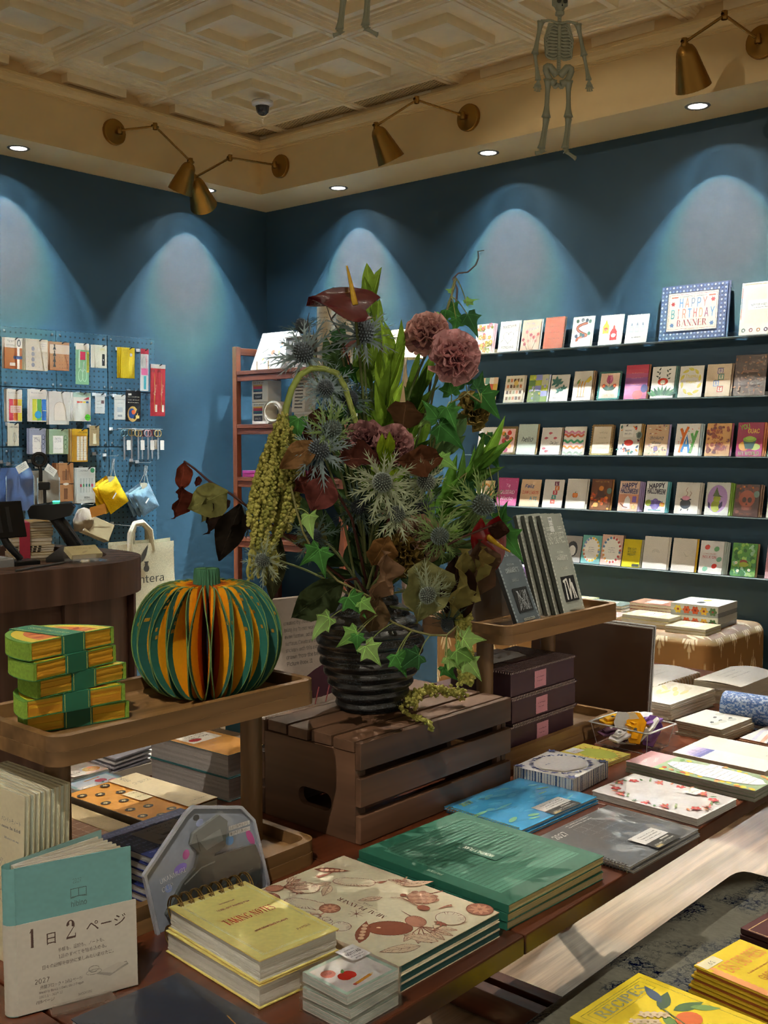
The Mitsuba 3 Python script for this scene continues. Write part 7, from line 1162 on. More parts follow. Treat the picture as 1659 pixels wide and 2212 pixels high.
pile('dark_planner', 'dark navy planner in a clear cover at the bottom picture edge', 'planner', 1, .598, .735, .79, .968, TZ, .013, '#1e2634', None, art=a_dark, rot=-2, page='#c2c5c6', film=True, r=.25)
# clip in a blister pack
k = thing('clip_package', 'large grey bulldog clip in a shiny five-sided blister pack', 'clip package'); UK = frame((.79, 1.088, TZ + .0012), (1, -.06, 0), (.01, .12, 1))
ol = [(.012, 0), (.0, .075), (.066, .134), (.076, .139), (.15, .121), (.168, .1), (.184, .012), (.178, 0)]; pg = Polygon(ol).buffer(.004)
mm = trimesh.creation.extrude_polygon(pg, .0012, engine='earcut'); m = MB().mesh(mm, '#767f8f', .18); c = MB(); q = random.Random(3)
c.flat(Polygon(ol), '#7d8798', .15); [c.flat(blob(*p, q.uniform(.004, .014), q.uniform(.003, .007), q.uniform(0, 180))[:-1], cc, .15) for p, cc in (((.06, .085), '#b55aa5'), ((.05, .07), '#7a6ac2'), ((.11, .1), '#5a7ac9'), ((.13, .085), '#6a9ad9'), ((.165, .08), '#c25aa0'), ((.03, .05), '#8fa5d9'), ((.16, .04), '#6a7ab5'), ((.085, .12), '#a5b5e0'))]
CG = '#454b4c'; CP = (union_all([Polygon([(.024, .02), (.05, .05), (.075, .066), (.1, .07), (.166, .068), (.172, .05), (.168, .022), (.1, .002), (.04, .002)]), Polygon([(.07, .06), (.08, .084), (.068, .098), (.072, .108), (.112, .121), (.122, .112), (.116, .084), (.096, .076), (.1, .066)])]).buffer(.003)); mm = trimesh.creation.extrude_polygon(CP, .006, engine='earcut'); mm.apply_translation([0, 0, .0014]); cb = MB().mesh(mm, CG, .22, 30); cb.z = .00745; cb.flat([(.078, .098), (.112, .106), (.116, .09), (.088, .084)], '#6f7778', .2); cb.line([(.05, .05), (.078, .064), (.1, .066)], .002, '#7d8586'); cb.line([(.074, .108), (.078, .085)], .0016, '#2a2e2f'); cb.line([(.06, .02), (.1, .03), (.16, .04)], .0016, '#5a6263'); cb.put(P(k, 'bulldog_clip'), 'paint', UK)
c.text('UKANMURI', .018, .058, .0062, '#d3d6dc', w=.04, al='l', rot=8); c.text('CLIP', .02, .047, .0062, '#d3d6dc', w=.018, al='l', rot=8); [(c.rect(.13, .166, y, y + .0055, '#dcdde0'), c.text(t, .148, y + .001, .0035, '#33363c', 'CJK', w=.032)) for t, y in (('2点で留めるから', .098), ('本の内容を隠さない', .09))]; c.ell(.08, .128, .005, .004, '#3a3d42')
c.xf(rotz(0, 0, .0013)); m.join(c); m.put(P(k, 'backing_card'), 'paint', UK); g2 = pg.buffer(-.003)
m = MB(); mm = trimesh.creation.extrude_polygon(Polygon([(.022, .012), (.05, .05), (.066, .098), (.072, .11), (.112, .124), (.126, .112), (.12, .08), (.168, .07), (.174, .05), (.17, .012)]).buffer(.006), .0012, engine='earcut'); mm.apply_translation([0, 0, .0095]); m.mesh(mm, '#fff'); m.put(P(k, 'blister'), 'clear', UK)
mm = trimesh.creation.extrude_polygon(pg.buffer(.002).difference(pg.buffer(-.002)), .006, engine='earcut'); mm.apply_translation([0, 0, -.001]); MB().mesh(mm, '#b9c2d3', .12).put(P(k, 'rim'), 'paint', UK)
# ---------------------------------------------------------------- picture books behind the crate
k = thing('picture_book', 'white flamingo picture book standing behind the crate', 'book'); JB = frame((1.345, 1.44, TZ + .0075), (1, -.16, 0), (.02, .13, 1)); w, h = .24, .322; m = MB().box(0, w, 0, h, -.003, 0, '#c3b8b0', .5, .001).box(0, w, 0, h, -.045, -.042, '#c3b8b0', .5, .001).box(0, .003, 0, h, -.042, -.003, '#cfc5bd', .5)
[m.text(t, .03, h * (.86 - .045 * i), .0085, '#3f3a38', al='l', w=.135 if i < 6 else .06) for i, t in enumerate(('created by John Derian, these fantastical images', 'bring joy to our world. So sticker them, they go', 'even further, adding a touch of beauty to any', 'surface. Celebrate the interactive pleasure of', 'stickers with this extraordinary collection', 'drawn from the beloved John Derian', 'Picture Book II'))] if 0 else [m.text(t, .03, h * (.84 - .04 * i), .0075, '#3f3a38', al='l', w=.15 if i < 6 else .06) for i, t in enumerate(('created by John Derian, these fantastical', 'bring joy to our world. So sticker from they', 'even further, adding a touch of beauty to', 'surface. Celebrate the interactive pleasure', 'stickers with this extraordinary collection', 'drawn from the beloved John Derian', 'Picture Book II'))]
m.flat(blob(.13, .16, .08, .03, 14), '#4a2638'); m.flat([(.02, .14), (.07, .16), (.05, .135)], '#8a7a70'); [m.line([(x, .145), (x - .012, .115), (x - .004, .055)], .003, '#b5606a') for x in (.1, .125)]; m.rect(.02, .2, .045, .06, '#a5705a'); m.put(P(k, 'cover'), 'paint', JB); MB().box(.004, w - .002, .003, h - .003, -.0415, -.0035, '#d6d0cc', .6).put(P(k, 'pages'), 'paint', JB)
k = thing('teal_book', 'dark teal book standing between the pumpkin and the flamingo book', 'book'); TB = frame((1.312, 1.556, TZ + .005), (1, -.3, 0), (.02, .1, 1)); MB().box(0, .075, 0, .3, -.002, 0, '#163a42', .45, .001).box(0, .075, 0, .3, -.034, -.032, '#163a42', .45).flat(blob(.04, .2, .012, .03, 20)[:-1], '#3a5f62').flat(blob(.05, .16, .02, .02, 0)[:-1], '#2f5458').put(P(k, 'cover'), 'paint', TB); MB().box(.002, .074, .003, .297, -.0318, -.0022, '#d9cdb8', .6).put(P(k, 'pages'), 'paint', TB)
k = thing('acrylic_stand', 'clear acrylic stand holding the flamingo book', 'display easel'); MB().box(.06, .13, -.004, .13, .004, .006, '#fff').box(.06, .13, -.006, -.004, .0005, .03, '#fff').put(k, 'clear', JB)
# ---------------------------------------------------------------- patterned ottoman by the wall, with stationery
def damask(p, n, uv):
    top = n.z > .7; a = dr.select(top, p.x, dr.select(dr.abs(n.x) > dr.abs(n.y), p.y, p.x)) / .12; b = dr.select(top, p.y, p.z) / .15
    r = dr.floor(b); a = a + dr.select(r - 2 * dr.floor(r / 2) > .5, .5, 0.0); u, v = a - dr.floor(a) - .5, b - r - .5; u = dr.abs(u)
    f = dr.abs(dr.sin(u * 22 + v * 9)) * mikit.smoothstep(.42, .1, dr.sqrt(u * u * 1.2 + v * v)); s = mikit.smoothstep(.035, .02, u) * mikit.smoothstep(.5, .4, dr.abs(v)); w = mikit.noise(p.x * 90, p.y * 90, p.z * 90)
    return mikit.mix(lin('#8a6234'), lin('#cdb48a'), dr.clip(mikit.smoothstep(.35, .7, f + .2 * w) + s * .8, 0, 1))
bs('damask', {'type': 'principled', 'base_color': mikit.proc(damask), 'roughness': .85, 'sheen': .3})
def rbox(x0, x1, y0, y1, z0, z1, r):
    import manifold3d as mf
    sp = mf.Manifold.sphere(r, 24); return mf.Manifold.batch_hull([sp.translate((x, y, z)) for x in (x0 + r, x1 - r) for y in (y0 + r, y1 - r) for z in (z0 + r, z1 - r)])
OZ = .69
MB().mesh((lambda q: trimesh.Trimesh(q.vert_properties[:, :3], q.tri_verts))(rbox(3.68, 4.21, 1.66, 2.95, .0, OZ, .04).to_mesh()), (0., 0.), .5, 40).put(thing('patterned_ottoman', 'gold brown leaf patterned ottoman against the card wall', 'ottoman'), 'damask')
def a_fbox(m, w, h): m.rect(0, w, 0, h, '#dcd9d0'); [m.ell(w * x, h * .5, .022, .016, c) for x, c in ((.35, '#2a2a26'), (.68, '#c9a545'))]
for i in range(2):
    k = thing('flower_box', f'{("lower", "upper")[i]} white and grey box with a flower strip on the patterned ottoman', 'box', 'flower strip boxes'); M = rotz(3.88, 1.72, OZ + .0005 + .0445 * i, 3); m = MB().box(0, .2, 0, .19, 0, .044, '#8f9090', .5, .001).box(-.0008, .2, -.0008, .19, .018, .0443, '#cfccc2', .5)
    c = MB(); a_fbox(c, .2, .19); c.xf(rotz(0, 0, .0445)); m.join(c); c = MB(); [c.flower(.03 + .035 * j, .022, .016, ('#d9b52f', '#c9502f', '#c9502f', '#d9a52f', '#3a5a30')[j], '#8a2a1f', 6) for j in range(5)]; c.xf(frame((-.001, .19, 0), (0, -1, 0), (0, 0, 1))); m.join(c); m.put(k, 'paint', M)
for i, (p, w, d, h, c, lab, n) in enumerate((((3.75, 1.86), .15, .2, .014, '#c9b878', 'gold edged spiral notebook', 3), ((3.72, 1.70), .15, .16, .012, '#cfc08a', 'pale gold spiral notebook', 2), ((3.98, 1.96), .14, .19, .014, '#7d3a22', 'rust red notebook', 4), ((3.94, 2.17), .13, .19, .013, '#3a4238', 'dark green spiral notebook', 3), ((3.78, 2.1), .13, .16, .01, '#c9735f', 'salmon card wallet', 2), ((3.98, 2.38), .16, .16, .011, '#b9b56a', 'yellow green notebook', 3), ((3.75, 2.32), .16, .15, .01, '#c2cc9a', 'pale green card wallet', 2))):
    for j in range(n):
        k = thing('ottoman_notebook', f'{lab}, {"topmost" if j == n - 1 else OR[n - 1 - j] + " from the top"}, on the patterned ottoman', 'notebook', lab + 's'); q = random.Random(i * 9 + j); book(k, p[0] + q.uniform(-.003, .003), p[0] + w, p[1] + q.uniform(-.003, .003), p[1] + d, OZ + .0004 + h * j, h - .0005, c, page='#d3ccb5', rot=2, leaves=2, art=(lambda m, w, h: (m.rect(w * .2, w * .8, h * .3, h * .7, '#d9cfb5'), m.scrib(w * .3, w * .7, h * .5, .006, '#8a7a5a', 3))) if j == n - 1 else None)
for i in range(4):
    k = thing('lilac_box', f'{"lilac open box with shimmering card on top of the dotted boxes" if i == 3 else ("lowest", "middle", "upper")[i] + " dark purple dotted gift box beside the ornament packs"}', 'gift box', 'purple gift boxes'); m = MB().box(3.76, 3.89, 2.3 + .49 * 0 + .255, 2.715, OZ + .0005 + .046 * i, OZ + .046 * (i + 1), '#6a4a80' if i == 3 else ('#3a2a48', '#46345a')[i % 2], .5, .002)
    if i < 3: c = MB(); [c.ell(.02 + .03 * a, .012 + .02 * b, .003, .003, '#8a7aa0', k=8) for a in range(5) for b in range(2)]; c.xf(frame((3.7595, 2.715, OZ + .046 * i), (0, -1, 0), (0, 0, 1))); m.join(c)
    else: m.box(3.77, 3.88, 2.565, 2.705, OZ + .1842, OZ + .1852, '#b9a5d9', .2)
    m.put(k)
# ---------------------------------------------------------------- dark toile ottoman at the lower right
def toile(p, n, uv):
    a = mikit.fbm(p.x * 13 + 3, p.y * 13, p.z * 13, 3); b = mikit.fbm(p.x * 105, p.y * 105, p.z * 105, 4); c = mikit.fbm(p.x * 260 + 7, p.y * 150, p.z * 150, 2); t = mikit.smoothstep(.44, .56, a + .3 * (b - .5)) * dr.maximum(mikit.smoothstep(.06, .02, dr.abs(b - .5)), mikit.smoothstep(.05, .015, dr.abs(c - .48))) + .55 * mikit.smoothstep(.56, .64, a + .25 * (c - .5))
    return mikit.mix(lin('#585951'), lin('#0e1b28'), t * .93) * (.85 + .3 * c)
bs('toile', {'type': 'bumpmap', 'scale': 1.0, 'b': mikit.proc(lambda p, n, uv: .0012 * mikit.fbm(p.x * 600, p.y * 600, p.z * 600, 2), .0006), 'w': {'type': 'principled', 'base_color': mikit.proc(toile), 'roughness': .6, 'specular': .4}})
TO_ = .64
MB().mesh((lambda q: trimesh.Trimesh(q.vert_properties[:, :3], q.tri_verts))(rbox(.9, 1.86, -.25, .785, .0, TO_, .045).to_mesh()), (0., 0.), .5, 40).put(thing('toile_ottoman', 'dark ottoman covered in blue toile pictures at the lower right', 'ottoman'), 'toile')
def a_rec(m, w, h):
    m.rect(0, w, 0, h, '#c9b41c', .45); m.frame_(w * .06, w * .94, h * .05, h * .96, .0008, '#6a6424'); m.frame_(w * .12, w * .88, h * .82, h * .94, .0007, '#6a6424'); m.text('RECIPES', w * .5, h * .842, .0175, '#4a5560', 'serif', w=w * .66); m.text('RECIPES', w * .495, h * .845, .0165, '#8d8f6a', 'serif', w=w * .65)
    [m.leaf(w * x, h * y, l, l * .36, d, c) for x, y, l, d, c in ((.6, .66, .05, 20, '#26402a'), (.66, .6, .05, -20, '#34542c'), (.55, .62, .045, 240, '#4f7034'), (.7, .7, .045, 60, '#1f3550'), (.5, .52, .05, 200, '#3a5a2c'), (.8, .55, .04, -50, '#5a7a3a'))]; [m.flower(w * (.3 + .035 * i), h * (.7 - .03 * (i % 4)), .008, '#b5a58a', '#8a7a5a', 5) for i in range(8)]; m.ell(w * .62, h * .48, .02, .016, '#b5561f'); m.line([(w * .5, h * .4), (w * .62, h * .66)], .002, '#3a4a24')
k = thing('recipe_book', 'yellow recipes book with leaves and blossoms, lower right corner', 'book'); book(k, 1.145, 1.308, .478, .692, TO_ + .0072, .02, '#d3bf1e', art=a_rec, rot=-3.5, read='x', spine='x0')
def a_gar(m, w, h): m.rect(0, w, 0, h, '#c9b01f', .5); [m.ell(w * .09, h * (i + .5) / 20, .004, .006, '#cf8f5a', k=8) for i in range(20)]; m.rect(0, w * .08, 0, h * .86, '#cf8f5a'); m.text('EAST END PRESS', w * .55, h * .76, .024, '#d3874a', w=w * .76); m.text('GARLAND', w * .55, h * .56, .013, '#b57a35', w=w * .5, bold=1); m.scrib(w * .3, w * .76, h * .68, .004, '#b57a35', 3); m.scrib(w * .3, w * .76, h * .48, .004, '#b57a35', 4); m.rect(w * .02, w * .36, h * .9, h * .99, '#c9c3a8'); m.text('61', w * .2, h * .92, .007, '#5a5a50')
for i in range(3):
    k = thing('garland_pack', f'yellow east end press garland pack, {("lowest", "middle", "topmost")[i]} of three on the toile ottoman', 'garland pack', 'yellow garland packs'); M = rotz(1.335 + .001 * i, .435 - .002 * i, TO_ + .0006 + .0128 * i, -6.5 - .6 * i); m = MB().box(0, .12, 0, .2, 0, .004, '#b59a1f', .6, .001).box(.003, .117, .003, .197, .004, .009, '#8a4a1f', .7).box(0, .12, 0, .2, .009, .0122, '#b59a1f', .6, .001)
    if i == 2: c = MB(); a_gar(c, .12, .2); c.xf(rotz(0, 0, .0123)); m.join(c)
    m.put(k, 'paint', M)
def a_red(m, w, h): m.rect(0, w, 0, h, '#3a1418', .4); m.frame_(w * .03, w * .97, h * .06, h * .94, .0012, '#b5a06a'); m.text('EAST END', w * .5, h * .5, .02, '#d3c9a8', 'Inter', w=w * .6, bold=1); m.scrib(w * .08, w * .22, h * .6, .004, '#b5a06a', 2)
for i in range(4):
    k = thing('maroon_pack', f'dark maroon pack with a gold border, {("lowest", "second", "third", "topmost")[i]} of four at the right edge', 'pack', 'maroon packs'); M = rotz(1.505, .45 + .001 * i, TO_ + .0006 + .0085 * i, -4 - i); m = MB().box(0, .1, 0, .18, 0, .008, '#33151a', .5, .001)
    if i == 3: c = MB(); a_red(c, .1, .18); c.xf(rotz(0, 0, .0081)); m.join(c)
    m.put(k, 'paint', M)
k = thing('tan_folder', 'tan folder with a dark toile pad under the recipes book corner', 'folder'); MB().box(0, .163, 0, .1, 0, .006, '#b59a74', .6, .001).put(k, 'paint', rotz(1.17, .5, TO_ + .0006, -3))
# ---------------------------------------------------------------- vase and its arrangement
VC = np.array([1.3667, 1.2364, .941])
k = thing('ribbed_vase', 'black glazed vase with wavy horizontal ribs on the crate', 'vase')
def glaze(p, n, uv): w = mikit.fbm(p.x * 900, p.y * 900, p.z * 900, 2); b = mikit.fbm(p.x * 14, p.y * 14, p.z * 60, 2); return mikit.mix(lin('#0e1013'), lin('#7d95a6'), mikit.smoothstep(.7, .92, w * .75 + b * .42) * .55)
bs('vase_glaze', {'type': 'principled', 'base_color': mikit.proc(glaze), 'roughness': mikit.proc(lambda p, n, uv: .14 + .4 * mikit.fbm(p.x * 60, p.y * 60, p.z * 90, 2)), 'specular': .6, 'clearcoat': .4})
zz = np.linspace(0, .212, 130); rb = np.interp(zz, [0, .012, .05, .085, .115, .135, .152, .168, .182, .196, .206, .212], [.053, .056, .071, .084, .0895, .088, .08, .066, .05, .04, .042, .043]); an = np.linspace(0, 2 * np.pi, 97)[:-1]
A_, Z_ = np.meshgrid(an, zz, indexing='ij'); wv = .0055 * meshkit.noise(np.stack([np.cos(A_) * 2, np.sin(A_) * 2, Z_ * 3], -1), 3); ph = (Z_ + wv - .002) / .0185; ri = np.abs(np.mod(ph, 1) - .5) * 2
R2_ = rb[None] + .0062 * (1 - ri ** 1.4) * (Z_ < .2) * (Z_ > .004) - .001 + .0008 * meshkit.noise(np.stack([A_ * 9, Z_ * 300, A_ * 0], -1), 5)
MB().grid(np.stack([VC[0] + R2_ * np.cos(A_), VC[1] + R2_ * np.sin(A_), VC[2] + Z_], -1), (0., 0.), wrapu=True).lathe([(.043, .2119), (.041, .2125), (.036, .2), (.034, .16), (0, .155)], (0., 0.), o=VC).lathe([(0, 0), (.053, 0), (.053, .0005)], (0., 0.), o=VC).put(P(k, 'body'), 'vase_glaze')
MOUTH = VC + [0, 0, .19]
VIEW = norm([.7486, .66, -.0638]); RIGHT = norm([.6614, -.75, 0]); UP = np.cross(RIGHT, VIEW)
def bez(a, b, c, n=14): t = np.linspace(0, 1, n)[:, None]; return (1 - t) ** 2 * np.array(a) + 2 * t * (1 - t) * np.array(b) + t ** 2 * np.array(c)
def stemto(p, q=None, lift=.5): p = np.array(p); m = MOUTH + np.array([rnd.uniform(-.022, .022), rnd.uniform(-.022, .022), -.01]); c = m * (1 - lift) + p * lift; c[2] = max(m[2], p[2]) * .45 + .55 * (m[2] * .4 + p[2] * .6); return bez(m, c, p)
def leafgrid(L, w, curl=.15, fold=.25, wave=0., n=9, tip=.8):
    u = np.linspace(0, 1, n); h = w / 2 * np.sin(np.pi * np.clip(u, .02, .995) ** tip); v = np.linspace(-1, 1, 5); U, V = np.meshgrid(u, v, indexing='ij'); X = V * h[:, None]
    return np.stack([X, U * L, -curl * L * U ** 2 + fold * np.abs(X) + wave * w * np.sin(U * 13 + V * 2) * np.abs(V)], -1)
_lp = {}
def leafpart(key, base, tip, w, c, up=None, curl=.15, fold=.25, wave=0., tipx=.8, r=.4):
    """one leaf from base to tip; alike leaves share one mesh, scaled"""
    base, tip = np.array(base, float), np.array(tip, float); L = np.linalg.norm(tip - base); kk = (c, curl, fold, wave, tipx, r)
    if kk not in _lp:
        nm = MB().grid(leafgrid(1, 1, curl, fold, wave, tip=tipx), c, r).grid(np.stack([np.array([-.012, .012])[:, None] * np.ones(7), np.ones((2, 1)) * np.linspace(0, .92, 7), np.ones((2, 1)) * (-curl * np.linspace(0, .92, 7) ** 2 + .004)], -1), tuple(min(255, v * 1.25 + 12) for v in rgb8(c)), r).put('tmp_leaf', 'leafy'); _lp[kk] = S.pop(nm)
    d = (tip - base) / (L + 1e-9); up = -VIEW if up is None else np.array(up); n = norm(up - d * (up @ d)); M = np.eye(4); M[:3, 0] = np.cross(d, n) * w; M[:3, 1] = d * L; M[:3, 2] = n * L; M[:3, 3] = base
    S[uniq(key)] = {**_lp[kk], 'to_world': T(M)}
def ivyshape(c, seed=0):
    kk = ('ivy', c, seed)
    if kk not in _lp:
        o = [(0, .0), (.16, -.14), (.42, -.1), (.34, .1), (.56, .3), (.3, .36), (.2, .5), (0, 1.0), (-.2, .5), (-.3, .36), (-.56, .3), (-.34, .1), (-.42, -.1), (-.16, -.14)]; g = Polygon(o).buffer(.03).buffer(-.03); v, f = trimesh.creation.triangulate_polygon(g, engine='earcut'); m = trimesh.Trimesh(np.c_[v, np.zeros(len(v))], f).subdivide().subdivide(); q = np.array(m.vertices); q[:, 2] = -.35 * (q[:, 1] - .1) ** 2 * (1 + .4 * seed) + .2 * np.abs(q[:, 0]) - .18 * q[:, 0] ** 2 + .05 * np.sin(q[:, 0] * 9 + seed); m.vertices = q
        b = MB().mesh(m, c, .32, True); lc = tuple(min(255, v * 1.3 + 14) for v in rgb8(c))
        for e in ((0, .9), (.48, .28), (-.48, .28), (.36, -.06), (-.36, -.06)): t = np.linspace(0, .92, 6); p = np.c_[e[0] * t, e[1] * t]; z = -.35 * (p[:, 1] - .1) ** 2 * (1 + .4 * seed) + .2 * np.abs(p[:, 0]) - .18 * p[:, 0] ** 2 + .05 * np.sin(p[:, 0] * 9 + seed) + .008; n_ = norm([-e[1], e[0]]) * .012; b.grid(np.stack([np.c_[p + n_, z], np.c_[p - n_, z]]), lc, .4)
        nm = b.put('tmp_leaf', 'leafy'); _lp[kk] = S.pop(nm)
    return _lp[kk]
def ivyleaf(key, base, tip, c, seed=0, up=None, wid=.95): base, tip = np.array(base, float), np.array(tip, float); L = np.linalg.norm(tip - base); d = (tip - base) / L; up = -VIEW if up is None else np.array(up, float); n = norm(up - d * (up @ d)); M = np.eye(4); M[:3, 0] = np.cross(d, n) * L * wid; M[:3, 1] = d * L; M[:3, 2] = n * L; M[:3, 3] = base; S[uniq(key)] = {**ivyshape(c, seed), 'to_world': T(M)}
# thistles: cone, spiny bracts, stem
def bract(c):
    kk = ('br', c)
    if kk not in _lp:
        v, f = [(-.045, 0, 0), (.045, 0, 0), (.04, .45, .03), (-.04, .45, .03), (0, 1, .1)], [(0, 1, 2), (0, 2, 3), (3, 2, 4)]
        for y, l in ((.25, .13), (.42, .17), (.58, .15), (.74, .1)):
            for s in (-1, 1): n = len(v); v += [(s * .035, y - .03, .02), (s * .03, y + .04, .02), (s * l, y + .17, .06)]; f += [(n, n + 1, n + 2) if s < 0 else (n, n + 2, n + 1)]
        _lp[kk] = S.pop(MB().mesh(trimesh.Trimesh(v, f, process=False), c, .5).put('tmp_leaf', 'leafy'))
    return _lp[kk]
_ico = trimesh.creation.icosphere(subdivisions=3)
def cone(c, c2):
    kk = ('cone', c)
    if kk not in _lp:
        v = np.array(_ico.vertices); q = np.array(trimesh.creation.icosphere(subdivisions=2).vertices); b = MB().mesh(_ico, c2, .7, True)
        for d in q:
            if d[2] > -.5: e = norm(np.cross(d, [.3, .2, .9])); g = np.cross(d, e); p = d * .97; b.mesh(trimesh.Trimesh([p + e * .12, p - .06 * e + .1 * g, p - .06 * e - .1 * g, p * 1.3], [(0, 1, 3), (1, 2, 3), (2, 0, 3)], process=False), c, .6)
        _lp[kk] = S.pop(b.put('tmp_leaf', 'paint'))
    return _lp[kk]
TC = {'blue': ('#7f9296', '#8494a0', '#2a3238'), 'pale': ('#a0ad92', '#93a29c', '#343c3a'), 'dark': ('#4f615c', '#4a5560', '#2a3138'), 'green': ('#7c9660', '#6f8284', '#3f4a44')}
def thistle(p, r, face, tone, lab, droop=.25, oval=1.25, n=13):
    k = thing('thistle', lab, 'thistle flower', 'thistles in the black vase'); p = np.array(p, float); f = norm(np.array(face)); M = np.eye(4); a = norm(np.cross(f, [.3, .1, .9])); M[:3, 0], M[:3, 1], M[:3, 2], M[:3, 3] = a, np.cross(f, a), f, p; cb, cc, c2 = TC[tone]; q = random.Random(int(p[0] * 1e5))
    S[uniq(P(k, 'cone'))] = {**cone(cc, c2), 'to_world': T(M @ np.diag([r * .25, r * .25, r * .27 * oval, 1]))}
    for ring, (nn, el, sc) in enumerate(((n, droop, 1.0), (n - 4, droop + .5, .72))):
        for i in range(nn):
            az = 2 * math.pi * (i + .5 * ring) / nn + q.uniform(-.12, .12); e = el + q.uniform(-.18, .18); l = r * sc * q.uniform(.82, 1.12); d = np.array([math.cos(az) * math.cos(e), math.sin(az) * math.cos(e), math.sin(e)]); s = np.array([-math.sin(az), math.cos(az), 0]); B = np.eye(4); B[:3, 0] = s * l; B[:3, 1] = d * l; B[:3, 2] = np.cross(s, d) * l; B[:3, 3] = np.array([math.cos(az), math.sin(az), -.9 * oval]) * r * .13; S[uniq(P(k, 'bract'))] = {**bract(cb), 'to_world': T(M @ B)}
    s = stemto(p - f * r * .3); s[-3:] = bez(s[-4], s[-4] * .3 + (p - f * r * .6) * .7, p - f * r * .22, 4)[1:]; MB().tube(s, np.linspace(.0024, .0018, len(s)), '#7d8a5c', .5, 6).put(P(k, 'stem'))
F = lambda x, y, z=1.0: RIGHT * x + UP * y - VIEW * z
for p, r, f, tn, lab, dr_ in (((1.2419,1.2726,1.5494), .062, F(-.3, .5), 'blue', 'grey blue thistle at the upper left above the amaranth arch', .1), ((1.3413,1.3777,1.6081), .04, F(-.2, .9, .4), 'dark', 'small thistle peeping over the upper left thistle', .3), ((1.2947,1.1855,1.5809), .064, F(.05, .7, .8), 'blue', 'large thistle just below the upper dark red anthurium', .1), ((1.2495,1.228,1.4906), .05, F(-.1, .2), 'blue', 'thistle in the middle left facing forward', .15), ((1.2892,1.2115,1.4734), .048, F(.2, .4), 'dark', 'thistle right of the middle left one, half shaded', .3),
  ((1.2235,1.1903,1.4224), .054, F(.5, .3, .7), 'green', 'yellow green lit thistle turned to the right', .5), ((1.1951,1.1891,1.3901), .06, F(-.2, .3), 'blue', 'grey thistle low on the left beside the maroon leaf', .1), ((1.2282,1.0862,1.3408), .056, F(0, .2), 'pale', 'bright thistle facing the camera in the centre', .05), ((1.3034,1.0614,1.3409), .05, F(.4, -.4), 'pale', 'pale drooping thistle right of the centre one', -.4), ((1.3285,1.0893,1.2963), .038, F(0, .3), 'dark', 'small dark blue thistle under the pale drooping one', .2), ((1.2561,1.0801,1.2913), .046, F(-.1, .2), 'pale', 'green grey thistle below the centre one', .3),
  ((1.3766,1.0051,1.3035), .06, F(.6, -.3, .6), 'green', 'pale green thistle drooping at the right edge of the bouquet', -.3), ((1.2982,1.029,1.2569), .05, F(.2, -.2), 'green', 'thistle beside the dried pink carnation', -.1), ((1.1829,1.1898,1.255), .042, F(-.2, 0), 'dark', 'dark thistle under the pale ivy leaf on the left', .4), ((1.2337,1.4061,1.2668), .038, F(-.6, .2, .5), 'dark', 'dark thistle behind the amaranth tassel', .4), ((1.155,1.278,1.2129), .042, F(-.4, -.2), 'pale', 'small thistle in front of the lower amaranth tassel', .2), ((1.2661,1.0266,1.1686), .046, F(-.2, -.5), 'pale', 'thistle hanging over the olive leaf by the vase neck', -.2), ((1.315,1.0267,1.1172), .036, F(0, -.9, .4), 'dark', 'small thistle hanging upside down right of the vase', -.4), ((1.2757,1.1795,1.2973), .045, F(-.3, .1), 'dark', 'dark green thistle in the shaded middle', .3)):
    thistle(p, r, f, tn, lab, dr_)
# carnations of ruffled petals
def petal(c, c2):
    kk = ('pet', c)
    if kk not in _lp:
        u, v = np.linspace(0, 1, 8), np.linspace(-1, 1, 13); U, V = np.meshgrid(u, v, indexing='ij'); ang = V * .75 * U ** .5; rad = U * (1 + .05 * np.sin(V * 19) * U); b = MB(); A = np.stack([rad * np.sin(ang), rad * np.cos(ang), .16 * np.sin(V * 8 + U * 2) * U ** 2 - .22 * U ** 2 + .12 * np.abs(V) * U], -1); b.grid(A[:6], c, .7).grid(A[5:], c2, .7); _lp[kk] = S.pop(b.put('tmp_leaf', 'leafy'))
    return _lp[kk]
def carnation(p, r, face, c, c2, lab):
    k = thing('carnation', lab, 'carnation', 'carnations in the black vase'); p = np.array(p, float); f = norm(np.array(face)); M = np.eye(4); a = norm(np.cross(f, [.2, .3, .9])); M[:3, 0], M[:3, 1], M[:3, 2], M[:3, 3] = a, np.cross(f, a), f, p; q = random.Random(int(p[1] * 1e5))
    for nn, el, sc, up in ((9, .0, 1.0, -.1), (9, .38, .95, .0), (8, .75, .82, .08), (6, 1.1, .68, .14), (4, 1.4, .55, .18)):
        for i in range(nn): az = 2 * math.pi * (i + q.random() * .6) / nn + el * 3; e = el + q.uniform(-.14, .14); l = r * sc * q.uniform(.9, 1.08); d = np.array([math.cos(az) * math.cos(e), math.sin(az) * math.cos(e), math.sin(e)]); s = np.array([-math.sin(az), math.cos(az), 0]); B = np.eye(4); B[:3, 0], B[:3, 1], B[:3, 2], B[:3, 3] = s * l, d * l, np.cross(s, d) * l, [0, 0, up * r]; S[uniq(P(k, 'petal'))] = {**petal(c, c2), 'to_world': T(M @ B)}
    MB().lathe([(0, -r * .75), (r * .16, -r * .7), (r * .24, -r * .2), (r * .3, r * .02)], '#5d6b42', .6, 12).put(P(k, 'calyx'), 'paint', M); s = stemto(p - f * r * .7); MB().tube(s, .0022, '#55663c', .5, 6).put(P(k, 'stem'))
